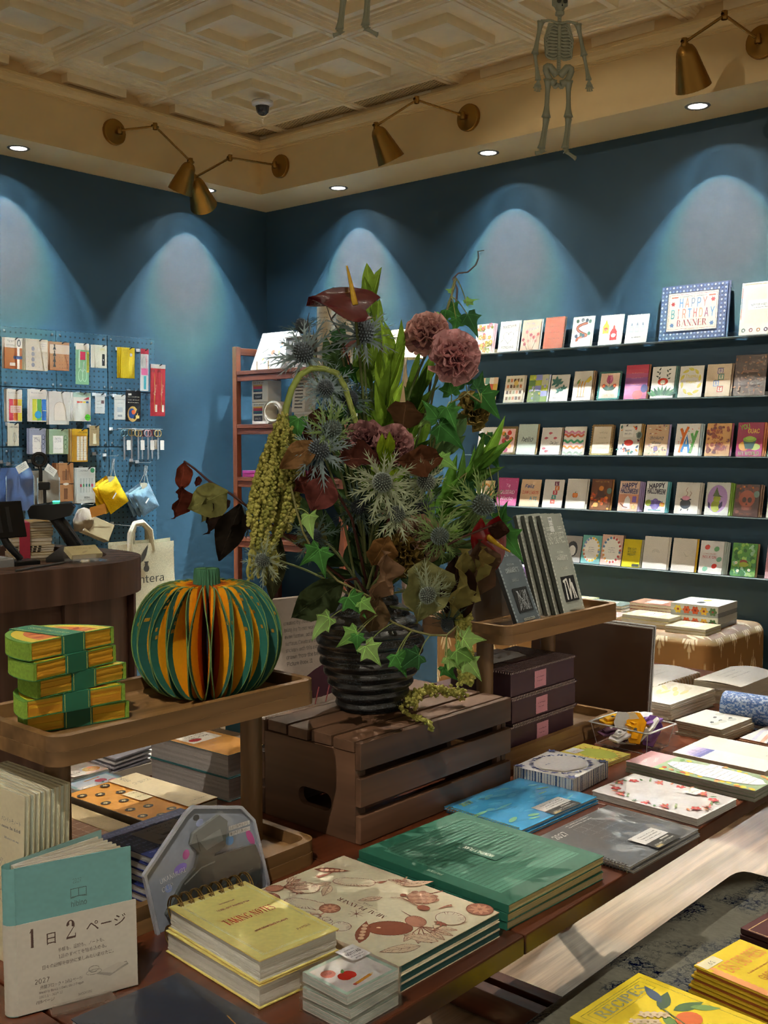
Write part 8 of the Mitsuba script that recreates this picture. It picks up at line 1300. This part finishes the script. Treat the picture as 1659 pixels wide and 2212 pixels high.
for p, r, f, c, c2, lab in (((1.379,1.12,1.58), .04, F(-.3, .6), '#9a6c70', '#c29a94', 'mauve pink carnation at the upper right, left one of a pair'), ((1.3725,1.0628,1.5388), .045, F(.4, .2), '#a2727a', '#c69a9c', 'mauve pink carnation at the upper right, lower one of a pair'), ((1.2723,1.1631,1.4004), .04, F(-.3, .5), '#7a5058', '#9a7274', 'mauve carnation in the middle above the wide maroon leaf'), ((1.2876,1.1152,1.3975), .034, F(.3, .4), '#84585f', '#a87f80', 'smaller mauve carnation right of the middle one'), ((1.4365,1.0729,1.4544), .034, F(.7, .3, .5), '#5f5a30', '#8a7a48', 'faded olive brown carnation at the right'), ((1.3067,1.0789,1.2461), .04, F(.3, .1), '#8a6a5e', '#a58a76', 'dried pinkish carnation below the centre'), ((1.2748,1.0826,1.2247), .035, F(-.2, -.3), '#5a4620', '#7d6a38', 'withered brown carnation above the vase mouth')):
    carnation(p, r, f, c, c2, lab)
# anthuriums
def anthurium(p, r, d, n, c, tip, lab):
    k = thing('anthurium', lab, 'anthurium', 'anthuriums in the black vase'); p, d, n = np.array(p), norm(d), norm(n); n = norm(n - d * (d @ n)); s = np.cross(d, n); u = np.linspace(0, 1, 16); v = np.linspace(-1, 1, 13); U, V = np.meshgrid(u, v, indexing='ij'); h = r * .62 * np.sin(np.pi * np.clip(U, .03, 1) ** .55) ** .8; back = -.28 * r * np.abs(V) * (1 - U) ** 2
    A = p + (d * 1)[None, None] * (U * 1.5 * r + back - .3 * r)[..., None] + s * (V * h)[..., None] + n * (.25 * r * (V ** 2) * (1 - U) + .09 * r * np.sin(U * 6 + V * 3) + .1 * r * np.sin(V * 5) * U - .3 * r * U ** 3)[..., None]
    MB().grid(A, c, .08).grid((A - n * .0006)[::-1], c, .1).put(P(k, 'spathe'), 'gloss'); b = p + n * .003; tp = np.array(tip); m = b * .5 + tp * .5 + s * .004; t = np.linspace(0, 1, 10); MB().tube(bez(b, m, tp, 10), .0052 * (1 - .75 * t), '#c9a52f', .5, 10).put(P(k, 'spadix')); MB().tube(stemto(p - n * .004), .0026, '#4f5a30', .5, 6).put(P(k, 'stem'))
bs('gloss', {'type': 'principled', 'base_color': mikit.proc(_paint), 'roughness': .14, 'specular': .7, 'clearcoat': 1.0})
anthurium((1.2571,1.171,1.6179), .062, -RIGHT * .9 + UP * .25 - VIEW * .1, F(.2, .5, .8), '#3f0812', (1.2519,1.1832,1.6825), 'glossy dark red anthurium with a tall yellow spadix at the top')
anthurium((1.3791,0.9974,1.2521), .055, -UP * .95 + RIGHT * .1, F(.55, .1, .9), '#78070f', (1.3693,0.9459,1.2326), 'bright dark red anthurium at the right with its spadix pointing right')
# leafy green branches
def branch(lab, base, top, lv, cols, name='leafy_branch', grp='leafy branches in the black vase', curl=.12, thick=.0026, sc='#5a6a34', wfac=.26, wave=0.):
    k = thing(name, lab, 'foliage', grp); q = random.Random(len(lab) + int(top[0] * 999)); s = bez(base, (np.array(base) + top) / 2 + np.array([q.uniform(-.02, .02), q.uniform(-.02, .02), .01]), top); MB().tube(s, thick, sc, .5, 6).put(P(k, 'stem'))
    for b, t in lv: b, t = np.array(b), np.array(t); leafpart(P(k, 'leaf'), b, t, np.linalg.norm(t - b) * wfac * q.uniform(.85, 1.15), q.choice(cols), -VIEW + np.array([q.uniform(-.7, .7), q.uniform(-.7, .7), q.uniform(-.3, .6)]), curl, wave=wave)
def rosette(base, top, n, L, q, up, spread=.7, lo=.35): # leaves along the upper stretch of a stem
    out = []; base, top = np.array(base), np.array(top); ax = norm(top - base); e = norm(np.cross(ax, [.3, .8, .1])); g = np.cross(ax, e)
    for i in range(n): f = lo + (1 - lo) * i / (n - 1); az = i * 2.4 + q.random() * .5; b = base + (top - base) * f; sp = spread * (1.15 - .75 * (f - lo) / (1 - lo)); out.append((b, b + (ax * math.cos(sp) + (e * math.cos(az) + g * math.sin(az)) * math.sin(sp)) * L * q.uniform(.85, 1.1)))
    return out
q = random.Random(21)
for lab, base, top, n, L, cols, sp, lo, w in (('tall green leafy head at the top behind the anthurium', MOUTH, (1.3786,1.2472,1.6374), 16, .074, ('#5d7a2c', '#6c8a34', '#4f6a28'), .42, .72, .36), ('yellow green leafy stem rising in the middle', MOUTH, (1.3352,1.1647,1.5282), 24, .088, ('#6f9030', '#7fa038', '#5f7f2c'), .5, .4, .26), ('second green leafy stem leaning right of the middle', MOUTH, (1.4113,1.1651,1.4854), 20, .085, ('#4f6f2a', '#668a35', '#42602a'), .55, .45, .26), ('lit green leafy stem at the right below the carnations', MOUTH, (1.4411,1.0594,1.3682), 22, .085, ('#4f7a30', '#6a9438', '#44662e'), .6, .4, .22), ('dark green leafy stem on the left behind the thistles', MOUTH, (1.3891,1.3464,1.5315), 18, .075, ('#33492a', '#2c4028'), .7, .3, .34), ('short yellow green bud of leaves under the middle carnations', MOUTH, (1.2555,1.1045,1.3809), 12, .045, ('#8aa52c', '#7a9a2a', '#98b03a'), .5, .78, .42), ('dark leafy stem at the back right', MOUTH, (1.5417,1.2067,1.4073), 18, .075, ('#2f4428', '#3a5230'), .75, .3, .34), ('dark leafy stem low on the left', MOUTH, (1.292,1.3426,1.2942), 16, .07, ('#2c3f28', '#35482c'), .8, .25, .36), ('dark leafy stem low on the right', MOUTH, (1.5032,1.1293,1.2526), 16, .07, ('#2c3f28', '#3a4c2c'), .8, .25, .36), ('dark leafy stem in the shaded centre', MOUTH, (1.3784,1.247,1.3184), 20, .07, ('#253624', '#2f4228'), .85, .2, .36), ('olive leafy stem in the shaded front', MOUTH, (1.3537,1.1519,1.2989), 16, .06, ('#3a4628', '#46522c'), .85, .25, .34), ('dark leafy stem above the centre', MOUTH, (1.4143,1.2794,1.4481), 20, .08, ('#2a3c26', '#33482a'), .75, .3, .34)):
    branch(lab, base, np.array(top), rosette(base, top, n, L, q, None, sp, lo), cols, wfac=w)
# dried leaves
def dried(lab, base, lv, c, sc='#4a2420', grp='branches of dried leaves'):
    k = thing('dried_branch', lab, 'dried leaves', grp); MB().tube(base, np.linspace(.0028, .0018, len(base)), sc, .5, 6).put(P(k, 'stem'))
    for i, (b, t, w, cc) in enumerate(lv): leafpart(P(k, 'leaf'), b, t, w, cc, np.array([math.sin(i * 2.1), -.9, math.cos(i * 1.7) * .4]) - VIEW, .24, .5, .16, .9, .5)
stem = [(1.2009,1.3545,1.2882),(1.1789,1.3819,1.3146),(1.1542,1.4122,1.3379),(1.1397,1.4306,1.3581),(1.1285,1.4446,1.3706)]
dried('dark red branch reaching left with hanging withered leaves', [MOUTH] + stem, [((1.1289,1.4439,1.369), (1.1234,1.4453,1.3192), .03, '#6a3428'), ((1.1249,1.4445,1.3285), (1.112,1.4388,1.2748), .042, '#4f261e'), ((1.1685,1.3791,1.3197), (1.1115,1.4108,1.2915), .062, '#7d8050'), ((1.1637,1.3997,1.3208), (1.1384,1.4083,1.2686), .034, '#6f7048'), ((1.1661,1.4122,1.3204), (1.1562,1.4014,1.2492), .04, '#2f2420'), ((1.1884,1.3695,1.2975), (1.1527,1.3858,1.2036), .05, '#221e1a'), ((1.157,1.44,1.3451), (1.153,1.4428,1.3262), .012, '#4a2420'), ((1.1981,1.3572,1.2835), (1.1755,1.3789,1.243), .03, '#2a221c')], 0)
for lab, sp_, lv in (('maroon and tan dried leaves beside the amaranth', [(1.2528,1.1736,1.2799),(1.2356,1.1981,1.3319),(1.2225,1.2165,1.3691)], [((1.1957,1.1896,1.4025), (1.1513,1.2359,1.361), .042, '#8a6a48'), ((1.213,1.1967,1.3658), (1.1815,1.2278,1.318), .06, '#5f3430'), ((1.2037,1.1753,1.348), (1.1818,1.1948,1.2935), .055, '#6f3f3c'), ((1.241,1.2345,1.459), (1.2269,1.2441,1.3928), .04, '#33201a')]), ('wide maroon dried leaf under the middle carnations', [(1.2922,1.1288,1.2799),(1.2898,1.1367,1.332),(1.2866,1.1438,1.3692)], [((1.2419,1.1041,1.3738), (1.213,1.168,1.3829), .045, '#52302a'), ((1.2608,1.0824,1.3717), (1.3254,1.04,1.3772), .05, '#5a3a2a'), ((1.328,1.1323,1.4215), (1.3518,1.1407,1.475), .06, '#3f2c1e')]), ('twisted tan dried leaf hanging in front of the vase', [(1.2488,1.0813,1.2196),(1.2449,1.0875,1.2375),(1.242,1.0926,1.2554)], [((1.2299,1.0763,1.2586), (1.2199,1.0978,1.2078), .05, '#7d5c38'), ((1.2111,1.0653,1.2379), (1.1987,1.0712,1.1538), .05, '#7f6550'), ((1.2013,1.0697,1.1679), (1.1975,1.0834,1.1086), .048, '#5a4a36')]),
  ('dark red branch on the lower right with olive dried leaves', [(1.2728,1.0828,1.2029),(1.3029,1.0511,1.2283),(1.3378,1.014,1.2538),(1.3685,0.9809,1.272)], [((1.2833,1.0426,1.2232), (1.2584,1.0311,1.1261), .085, '#7f8258'), ((1.321,1.0012,1.2376), (1.314,0.9987,1.1299), .075, '#8a8350'), ((1.3292,1.021,1.2247), (1.3252,1.0143,1.1085), .06, '#33241e'), ((1.3545,0.9948,1.2502), (1.3522,0.9878,1.1521), .05, '#5a4638'), ((1.3493,0.9846,1.2402), (1.3407,0.9885,1.181), .03, '#8a7a4a'), ((1.3812,0.9963,1.2668), (1.4038,0.9701,1.2609), .03, '#33221c')]), ('dark olive leaf drooping at the left of the vase', [(1.2677,1.1774,1.1807),(1.2526,1.1942,1.1769)], [((1.2393,1.1794,1.1817), (1.18,1.2403,1.1162), .06, '#35402a'), ((1.2087,1.1927,1.2739), (1.1777,1.2243,1.2371), .05, '#4a4a28'), ((1.2275,1.3207,1.2509), (1.2147,1.3239,1.1341), .04, '#3a3c28')])):
    dried(lab, [MOUTH] + lv_ if (lv_ := sp_) else 0, lv, 0)
# ivy
IV = ('#2f5a2c', '#3a6a34', '#27482a', '#6f9a52', '#88ad66')
def ivy(lab, vine, leaves, thick=.0019):
    k = thing('ivy_vine', lab, 'ivy', 'ivy vines'); V_ = np.array(vine, float); MB().tube(V_, thick, '#6a6a3f', .5, 6).put(P(k, 'stem'))
    for i, (j, b, t, c) in enumerate(leaves): b, t = np.array(b), np.array(t); MB().tube(bez(V_[j], (V_[j] + b) / 2 + [0, 0, .008], b, 7), .0009, '#7d8a50', .5, 5).put(P(k, 'leaf_stalk')); ivyleaf(P(k, 'leaf'), b, t, IV[c], i % 3, -VIEW + np.array([math.sin(i * 2.3) * .6, math.cos(i * 1.9) * .6, .35]))
ivy('ivy vine trailing down the left side in front of the bouquet', [(1.1349,1.1914,1.335),(1.1388,1.1835,1.2996),(1.1442,1.174,1.2642),(1.1585,1.1534,1.2181),(1.1759,1.1309,1.1898),(1.1918,1.1117,1.1777),(1.2076,1.0925,1.165)], [(1, (1.1516,1.1682,1.2911), (1.1359,1.1525,1.2588), 4), (3, (1.1444,1.1413,1.2413), (1.1177,1.154,1.2165), 1), (3, (1.1452,1.1401,1.2378), (1.134,1.1193,1.2052), 1), (5, (1.1706,1.1044,1.1678), (1.1723,1.0699,1.143), 1), (6, (1.176,1.0827,1.1623), (1.1826,1.0587,1.1486), 3)])
ivy('ivy vine looping across the front of the vase', [(1.2003,1.0858,1.1664),(1.2094,1.0731,1.1418),(1.2218,1.0577,1.1277),(1.2399,1.036,1.1157),(1.2582,1.0145,1.1087),(1.2746,0.996,1.1087),(1.286,0.9844,1.1228)], [(0, (1.1506,1.1241,1.1363), (1.1269,1.1481,1.1061), 4), (1, (1.1765,1.0927,1.1153), (1.1488,1.1069,1.0941), 3), (1, (1.1699,1.0847,1.1122), (1.1614,1.0768,1.0877), 1), (2, (1.1701,1.0679,1.0981), (1.1861,1.0468,1.067), 4), (3, (1.2068,1.04,1.0823), (1.2092,1.0192,1.0518), 1), (3, (1.2089,1.0372,1.0788), (1.2194,1.0097,1.0739), 1), (4, (1.2222,1.0076,1.0843), (1.1982,1.0326,1.0615), 2), (6, (1.2827,0.9712,1.1049), (1.3079,0.9428,1.1064), 4), (6, (1.2749,0.9783,1.0874), (1.2973,0.9512,1.0685), 3), (5, (1.2652,0.9884,1.0769), (1.2851,0.9638,1.0559), 4), (5, (1.2622,0.9904,1.0629), (1.2726,0.9762,1.0384), 1), (6, (1.2915,0.9732,1.0714), (1.3008,0.945,1.0454), 4)])
ivy('ivy vine climbing at the upper right beside the willow twig', [(1.4076,1.1367,1.4612),(1.4183,1.1306,1.5234),(1.4231,1.1297,1.5701),(1.4301,1.1255,1.609),(1.4396,1.1184,1.648),(1.4463,1.1139,1.6791)], [(4, (1.4335,1.1233,1.6262), (1.4371,1.087,1.6067), 0), (4, (1.4269,1.0985,1.6067), (1.4162,1.0931,1.5811), 0), (4, (1.4481,1.0905,1.6156), (1.4507,1.0692,1.5821), 2), (5, (1.4561,1.0986,1.6363), (1.4711,1.0827,1.648), 3), (5, (1.44,1.1187,1.6557), (1.4336,1.1266,1.662), 3), (3, (1.4411,1.1443,1.6192), (1.4325,1.1525,1.6035), 3)])
ivy('ivy vine on the right below the carnations', [(1.3397,1.1103,1.3312),(1.3571,1.0956,1.3839),(1.3692,1.0862,1.4291),(1.3835,1.0737,1.4667),(1.4016,1.0546,1.4818),(1.4159,1.037,1.4667)], [(5, (1.4247,1.0436,1.4822), (1.4336,1.0144,1.4404), 0), (5, (1.4282,1.0556,1.4903), (1.4387,1.0466,1.5208), 2), (3, (1.3762,1.0682,1.4813), (1.373,1.0754,1.5186), 1), (3, (1.3623,1.0666,1.4585), (1.3546,1.0418,1.4247), 1), (2, (1.3515,1.077,1.4399), (1.3383,1.0952,1.4733), 1), (2, (1.3535,1.0737,1.4287), (1.371,1.0355,1.3953), 0), (1, (1.36,1.0982,1.4441), (1.3443,1.1145,1.429), 4), (4, (1.4159,1.0702,1.4979), (1.4153,1.0891,1.5291), 2), (1, (1.351,1.0715,1.3767), (1.3621,1.0424,1.3621), 3)])
ivy('ivy vine hanging at the far right edge of the bouquet', [(1.4007,1.1008,1.322),(1.4276,1.0732,1.3528),(1.4495,1.0514,1.3836),(1.4604,1.0405,1.399),(1.4615,1.0363,1.3682)], [(3, (1.4554,1.0443,1.3798), (1.4543,1.0282,1.3569), 0), (3, (1.4591,1.0586,1.4145), (1.4585,1.0408,1.3798), 2), (2, (1.4119,0.991,1.2578), (1.4155,0.9529,1.219), 1), (4, (1.4265,1.006,1.2712), (1.4343,1.0008,1.3088), 0), (1, (1.4055,1.0659,1.3305), (1.4167,1.0363,1.312), 2)])
ivy('ivy vine tucked in the left upper part', [(1.3525,1.2235,1.3988),(1.3398,1.244,1.4617),(1.3298,1.2614,1.5247),(1.3268,1.2694,1.5719)], [(3, (1.312,1.2553,1.5661), (1.2862,1.2682,1.5535), 2), (2, (1.3169,1.246,1.5272), (1.3247,1.2193,1.4994), 0), (3, (1.3244,1.2725,1.5758), (1.3339,1.2652,1.6112), 2), (1, (1.3225,1.2332,1.4611), (1.2688,1.2622,1.445), 1), (1, (1.2177,1.2591,1.4402), (1.2064,1.253,1.4003), 1)])
k = thing('willow_twig', 'thin curly willow twig rising above the right of the bouquet', 'twig', None); MB().tube([(1.4193,1.1765,1.383),(1.437,1.1657,1.4784),(1.4487,1.1601,1.558),(1.4588,1.1532,1.6057),(1.4763,1.1368,1.6415),(1.4791,1.136,1.6654),(1.4747,1.1428,1.6837),(1.4814,1.136,1.6932),(1.492,1.1241,1.6949),(1.5021,1.1139,1.7076),(1.5059,1.1109,1.7203),(1.5053,1.1125,1.7307),(1.5128,1.1042,1.7323)], np.linspace(.0022, .0009, 13), '#4a3a34', .6, 6).put(k)
k = thing('bare_twig', 'thin dark bare twigs sticking out left of the anthurium', 'twig', None); m = MB()
for pts in ([(1.3229,1.2388,1.5233),(1.3129,1.2561,1.5856),(1.3037,1.2688,1.6089),(1.2997,1.2756,1.6322),(1.3089,1.2682,1.6634)], [(1.3037,1.2688,1.6089),(1.3121,1.2606,1.6229),(1.3279,1.2433,1.6291)], [(1.3187,1.3227,1.5587),(1.3139,1.3313,1.5907),(1.3129,1.3347,1.6147),(1.3156,1.3328,1.6259)]): m.tube(pts, np.linspace(.0016, .0006, len(pts)), '#2c2420', .6, 5)
m.put(k)
# amaranth tassels
def strand(m, pts, r0, r1, seed, c, n=46):
    p = np.array(pts, float); t = np.linspace(0, 1, len(p)); tt = np.linspace(0, 1, n); p = np.c_[[np.interp(tt, t, p[:, i]) for i in range(3)]].T; q = np.random.RandomState(seed); p = p + .0016 * q.randn(n, 3); r = (r0 + (r1 - r0) * tt) * (.62 + .75 * q.rand(n)); m.tube(p, r, c, .8, 6)
AM = ('#aeac5c', '#9c9c4c', '#bdb96a', '#868a40')
k = thing('amaranth', 'long yellow green hanging amaranth tassel on the left with an arching stalk', 'amaranth', None)
MB().tube([(1.2916,1.1685,1.3688),(1.2777,1.1915,1.444),(1.2701,1.2049,1.4929),(1.2626,1.2154,1.5147),(1.249,1.2316,1.5222),(1.2351,1.2474,1.5222),(1.2226,1.2605,1.5116),(1.2126,1.2697,1.489),(1.2051,1.2752,1.4589),(1.2019,1.2764,1.4326)], np.linspace(.0046, .0058, 10), '#84944a', .45, 9).put(P(k, 'stalk'))
m = MB(); q = random.Random(12); top = np.array((1.2028,1.2772,1.4514)); bot = np.array((1.1576,1.3033,1.1919))
_f = trimesh.creation.icosphere(subdivisions=0); fl_ = lambda m, p, r, c: m.raw(np.asarray(_f.vertices) * r + p, np.asarray(_f.vertices), _f.faces, c, .8)
w_ = lambda f: .007 + .043 * math.sin(math.pi * min(1, f * .93)) ** 1.3
for i in range(36):
    a = 2.4 * i; rr_ = .25 + .65 * math.sqrt(i / 36); f0 = q.uniform(0, .5); f1 = min(1.0, f0 + q.uniform(.3, .5)); c = AM[i % 4]; n = int(74 * (f1 - f0) / .4)
    for j in range(n):
        f = f0 + (f1 - f0) * j / n; o = top + (bot - top) * f - [0, 0, .012 * f * f] + (RIGHT * math.cos(a) + VIEW * math.sin(a)) * w_(f) * rr_ + RIGHT * .012 * math.sin(f * 3); th = q.uniform(0, 6.28)
        fl_(m, o + (RIGHT * math.cos(th) + VIEW * math.sin(th)) * .0042 * (1 - .5 * j / n) + UP * q.uniform(-.002, .002), q.uniform(.0026, .0042), c if q.random() < .7 else AM[(i + 1) % 4])
for i, x in enumerate((540, 549, 560, 574, 590, 598)): strand(m, [(1.1566,1.297,1.2716), np.array((1.1542,1.2947,1.2192)) + RIGHT * (x - 552) / 1255, np.array((1.1586,1.3002,1.1716)) + RIGHT * (x - 556) / 1255 + UP * .006 * (i % 3)], .0046, .0022, 90 + i, AM[i % 4], 34)
kk = m.put(P(k, 'tassel')); labels[kk] = {'label': 'knobbly yellow green tassel', 'kind': 'stuff'}
k = thing('amaranth', 'second amaranth tassel hanging right of the vase and curling on the crate', 'amaranth', None); m = MB()
def knob(m, pts, R, n, r0=.0026, r1=.004):
    p = np.array(pts, float); t = np.linspace(0, 1, len(p))
    for j in range(n):
        f = j / n; c = np.array([np.interp(f, t, p[:, i]) for i in range(3)]); d = np.array([q.gauss(0, 1) for _ in range(3)]); d = d / np.linalg.norm(d) * R * q.random() ** .5 * (.75 + .4 * math.sin(f * 40)); fl_(m, c + d, q.uniform(r0, r1), q.choice(AM))
for i in range(5): knob(m, [np.array((1.3562,1.0204,1.2227)), np.array((1.3399,1.0147,1.1287)) + RIGHT * (i - 2) * .005, np.array((1.3385,1.0056,1.0177)) + RIGHT * (i - 2) * .005 + UP * .004 * (i % 3)], .004, 170)
b_0 = np.array((1.4842,1.123,0.96)); knob(m, [b_0, b_0 + np.array([-.03, .035, .01]), b_0 + np.array([-.07, .05, .004]), b_0 + np.array([-.1, .035, -.004])], .0125, 420)
knob(m, [(1.5079,1.2208,0.949),(1.4575,1.2229,0.949),(1.4085,1.1997,0.949),(1.3699,1.1689,0.949),(1.344,1.1276,0.949),(1.3393,1.0968,0.949),(1.3269,1.0712,0.949),(1.3064,1.0517,0.949)], .0052, 420, .002, .003); knob(m, [(1.482,1.2215,0.95),(1.4354,1.2097,0.95),(1.3937,1.185,0.95)], .007, 130)
kk = m.put(P(k, 'tassel')); labels[kk] = {'label': 'trailing yellow green tassel', 'kind': 'stuff'}
# ---------------------------------------------------------------- hanging skeleton decorations
bs('bone_foil', {'type': 'principled', 'base_color': {'type': 'rgb', 'value': lin('#8f937f')}, 'roughness': .3, 'metallic': .0, 'specular': .6})
def skeleton(o, sc, lab, skull=True, yaw=0.):
    k = thing('skeleton_decoration', lab, 'skeleton', 'dangling skeleton cut-outs'); M = frame(o, RIGHT * math.cos(yaw) + VIEW * math.sin(yaw), (0, 0, 1)) @ np.diag([sc, sc, sc, 1])
    def bone(m, pts, r, c='#8d937f', kn=1.35, flat_=.45):
        p = np.array([(x, y, 0) for x, y in pts], float); n = 12; t = np.linspace(0, 1, len(p)); tt = np.linspace(0, 1, n); p = np.c_[[np.interp(tt, t, p[:, i]) for i in range(3)]].T; rad = 1.5 * r * (.8 + (kn - .8) * np.abs(2 * tt - 1) ** 3); m.tube(p, rad, c, .4, 8)
    def done(m, nm): m.V = [v * [1, 1, .5] for v in m.V]; m.put(P(k, nm), 'bone_foil', M)
    m = MB()
    if skull:
        v = np.array(_ico.vertices) * [.052, .062, .05]; v[:, 0] *= np.where(v[:, 1] < -.02, .72, 1); m.mesh(trimesh.Trimesh(v + [0, .92, 0], _ico.faces), (0., 0.), .4, True).box(-.026, .026, .842, .872, -.03, .03, (0., 0.), b=.01); done(m, 'skull'); m = MB(); [m.lathe([(0, .0), (.014, 0), (.014, .004), (0, .004)], '#23241f', .6, 14, (x, .915, .046)) for x in (-.02, .02)]; m.flat([(-.006, .882), (.006, .882), (0, .9)], '#23241f', z=.052); m.put(P(k, 'eye_sockets'), 'paint', M)
    m = MB(); [m.lathe([(.008, -.007), (.011, 0), (.008, .007)], (0., 0.), k=8, o=(0, 0, 0)) and None for _ in ()]; 
    for i in range(24): y = .845 - .0148 * i; bone(m, [(-.011, y), (.011, y)], .0068)
    done(m, 'spine'); m = MB()
    for i in range(9):
        y = .775 - .02 * i; w = .062 + .03 * math.sin(min(1, i / 6) * 2.2)
        for s in (-1, 1): bone(m, [(0, y), (s * w * .6, y + .01), (s * w, y - .008), (s * w * .92, y - .03), (s * w * .4, y - .042), (s * .012, y - .03)], .0052, kn=.9)
    bone(m, [(0, .79), (0, .64)], .011, kn=1.0); m.flat(Polygon([(-.07, .8), (.07, .8), (.098, .7), (.09, .6), (.05, .57), (0, .6), (-.05, .57), (-.09, .6), (-.098, .7)]), (0., 0.), z=-.012); [bone(m, [(0, .795), (s * .06, .812), (s * .118, .8)], .0065) for s in (-1, 1)]; done(m, 'ribcage'); m = MB()
    for s in (-1, 1): bone(m, [(s * .012, .475), (s * .06, .535), (s * .088, .52), (s * .07, .47), (s * .05, .44), (s * .018, .425)], .017, kn=1.0); bone(m, [(s * .05, .44), (s * .02, .40), (0, .425)], .009)
    done(m, 'pelvis')
    for s, el, ha in ((-1, (-.155, .6), (-.13, .44)), (1, (.165, .61), (.2, .46))):
        m = MB(); bone(m, [(s * .12, .8), el], .0105, kn=1.6); bone(m, [el, (ha[0] - .006, ha[1])], .007, kn=1.5); bone(m, [el, (ha[0] + .008, ha[1])], .006, kn=1.4)
        for j in range(5): a = -1.57 + (j - 2) * .22 + .1 * s; x, y = ha; bone(m, [(x, y), (x + .035 * math.cos(a), y + .035 * math.sin(a))], .004); bone(m, [(x + .036 * math.cos(a), y + .036 * math.sin(a)), (x + (.07 - .012 * (j in (0, 4))) * math.cos(a * .98 - .03), y + (.07 - .012 * (j in (0, 4))) * math.sin(a))], .0036)
        done(m, 'arm')
    for s, kn_, an_, toe in ((-1, (-.075, .215), (-.1, .02), (-.14, -.012)), (1, (.07, .225), (.055, .03), (.125, -.03))):
        m = MB(); bone(m, [(s * .066, .45), kn_], .0125, kn=1.7); bone(m, [kn_, (an_[0] - .006, an_[1])], .0105, kn=1.5); bone(m, [(kn_[0] + .012, kn_[1] - .01), (an_[0] + .012, an_[1])], .006); m.mesh(trimesh.creation.icosphere(subdivisions=2, radius=.013).apply_translation([*kn_, .006]), (0., 0.), .4, True)
        bone(m, [an_, (an_[0] + .008, an_[1] - .022)], .013); [bone(m, [(an_[0] + .004, an_[1] - .014 - .003 * j), (toe[0], toe[1] - .004 * j + .006)], .0052) for j in range(4)]; done(m, 'leg')
    m = MB(); m.tube([(0, .975 if skull else .98, 0), (0, 1.0, 0), (0, (ZC - o[2]) / sc, 0)], .0012, '#8a8a84', .4, 5); m.put(P(k, 'thread'), 'paint', M)
skeleton((2.2658,1.4378,2.1068), .385, 'pale dangling skeleton decoration at the upper right, head cut by the picture top', True, .15)
skeleton((1.8067,1.6765,2.3239), .385, 'second dangling skeleton, only its shins and feet showing at the picture top', True, -.2)
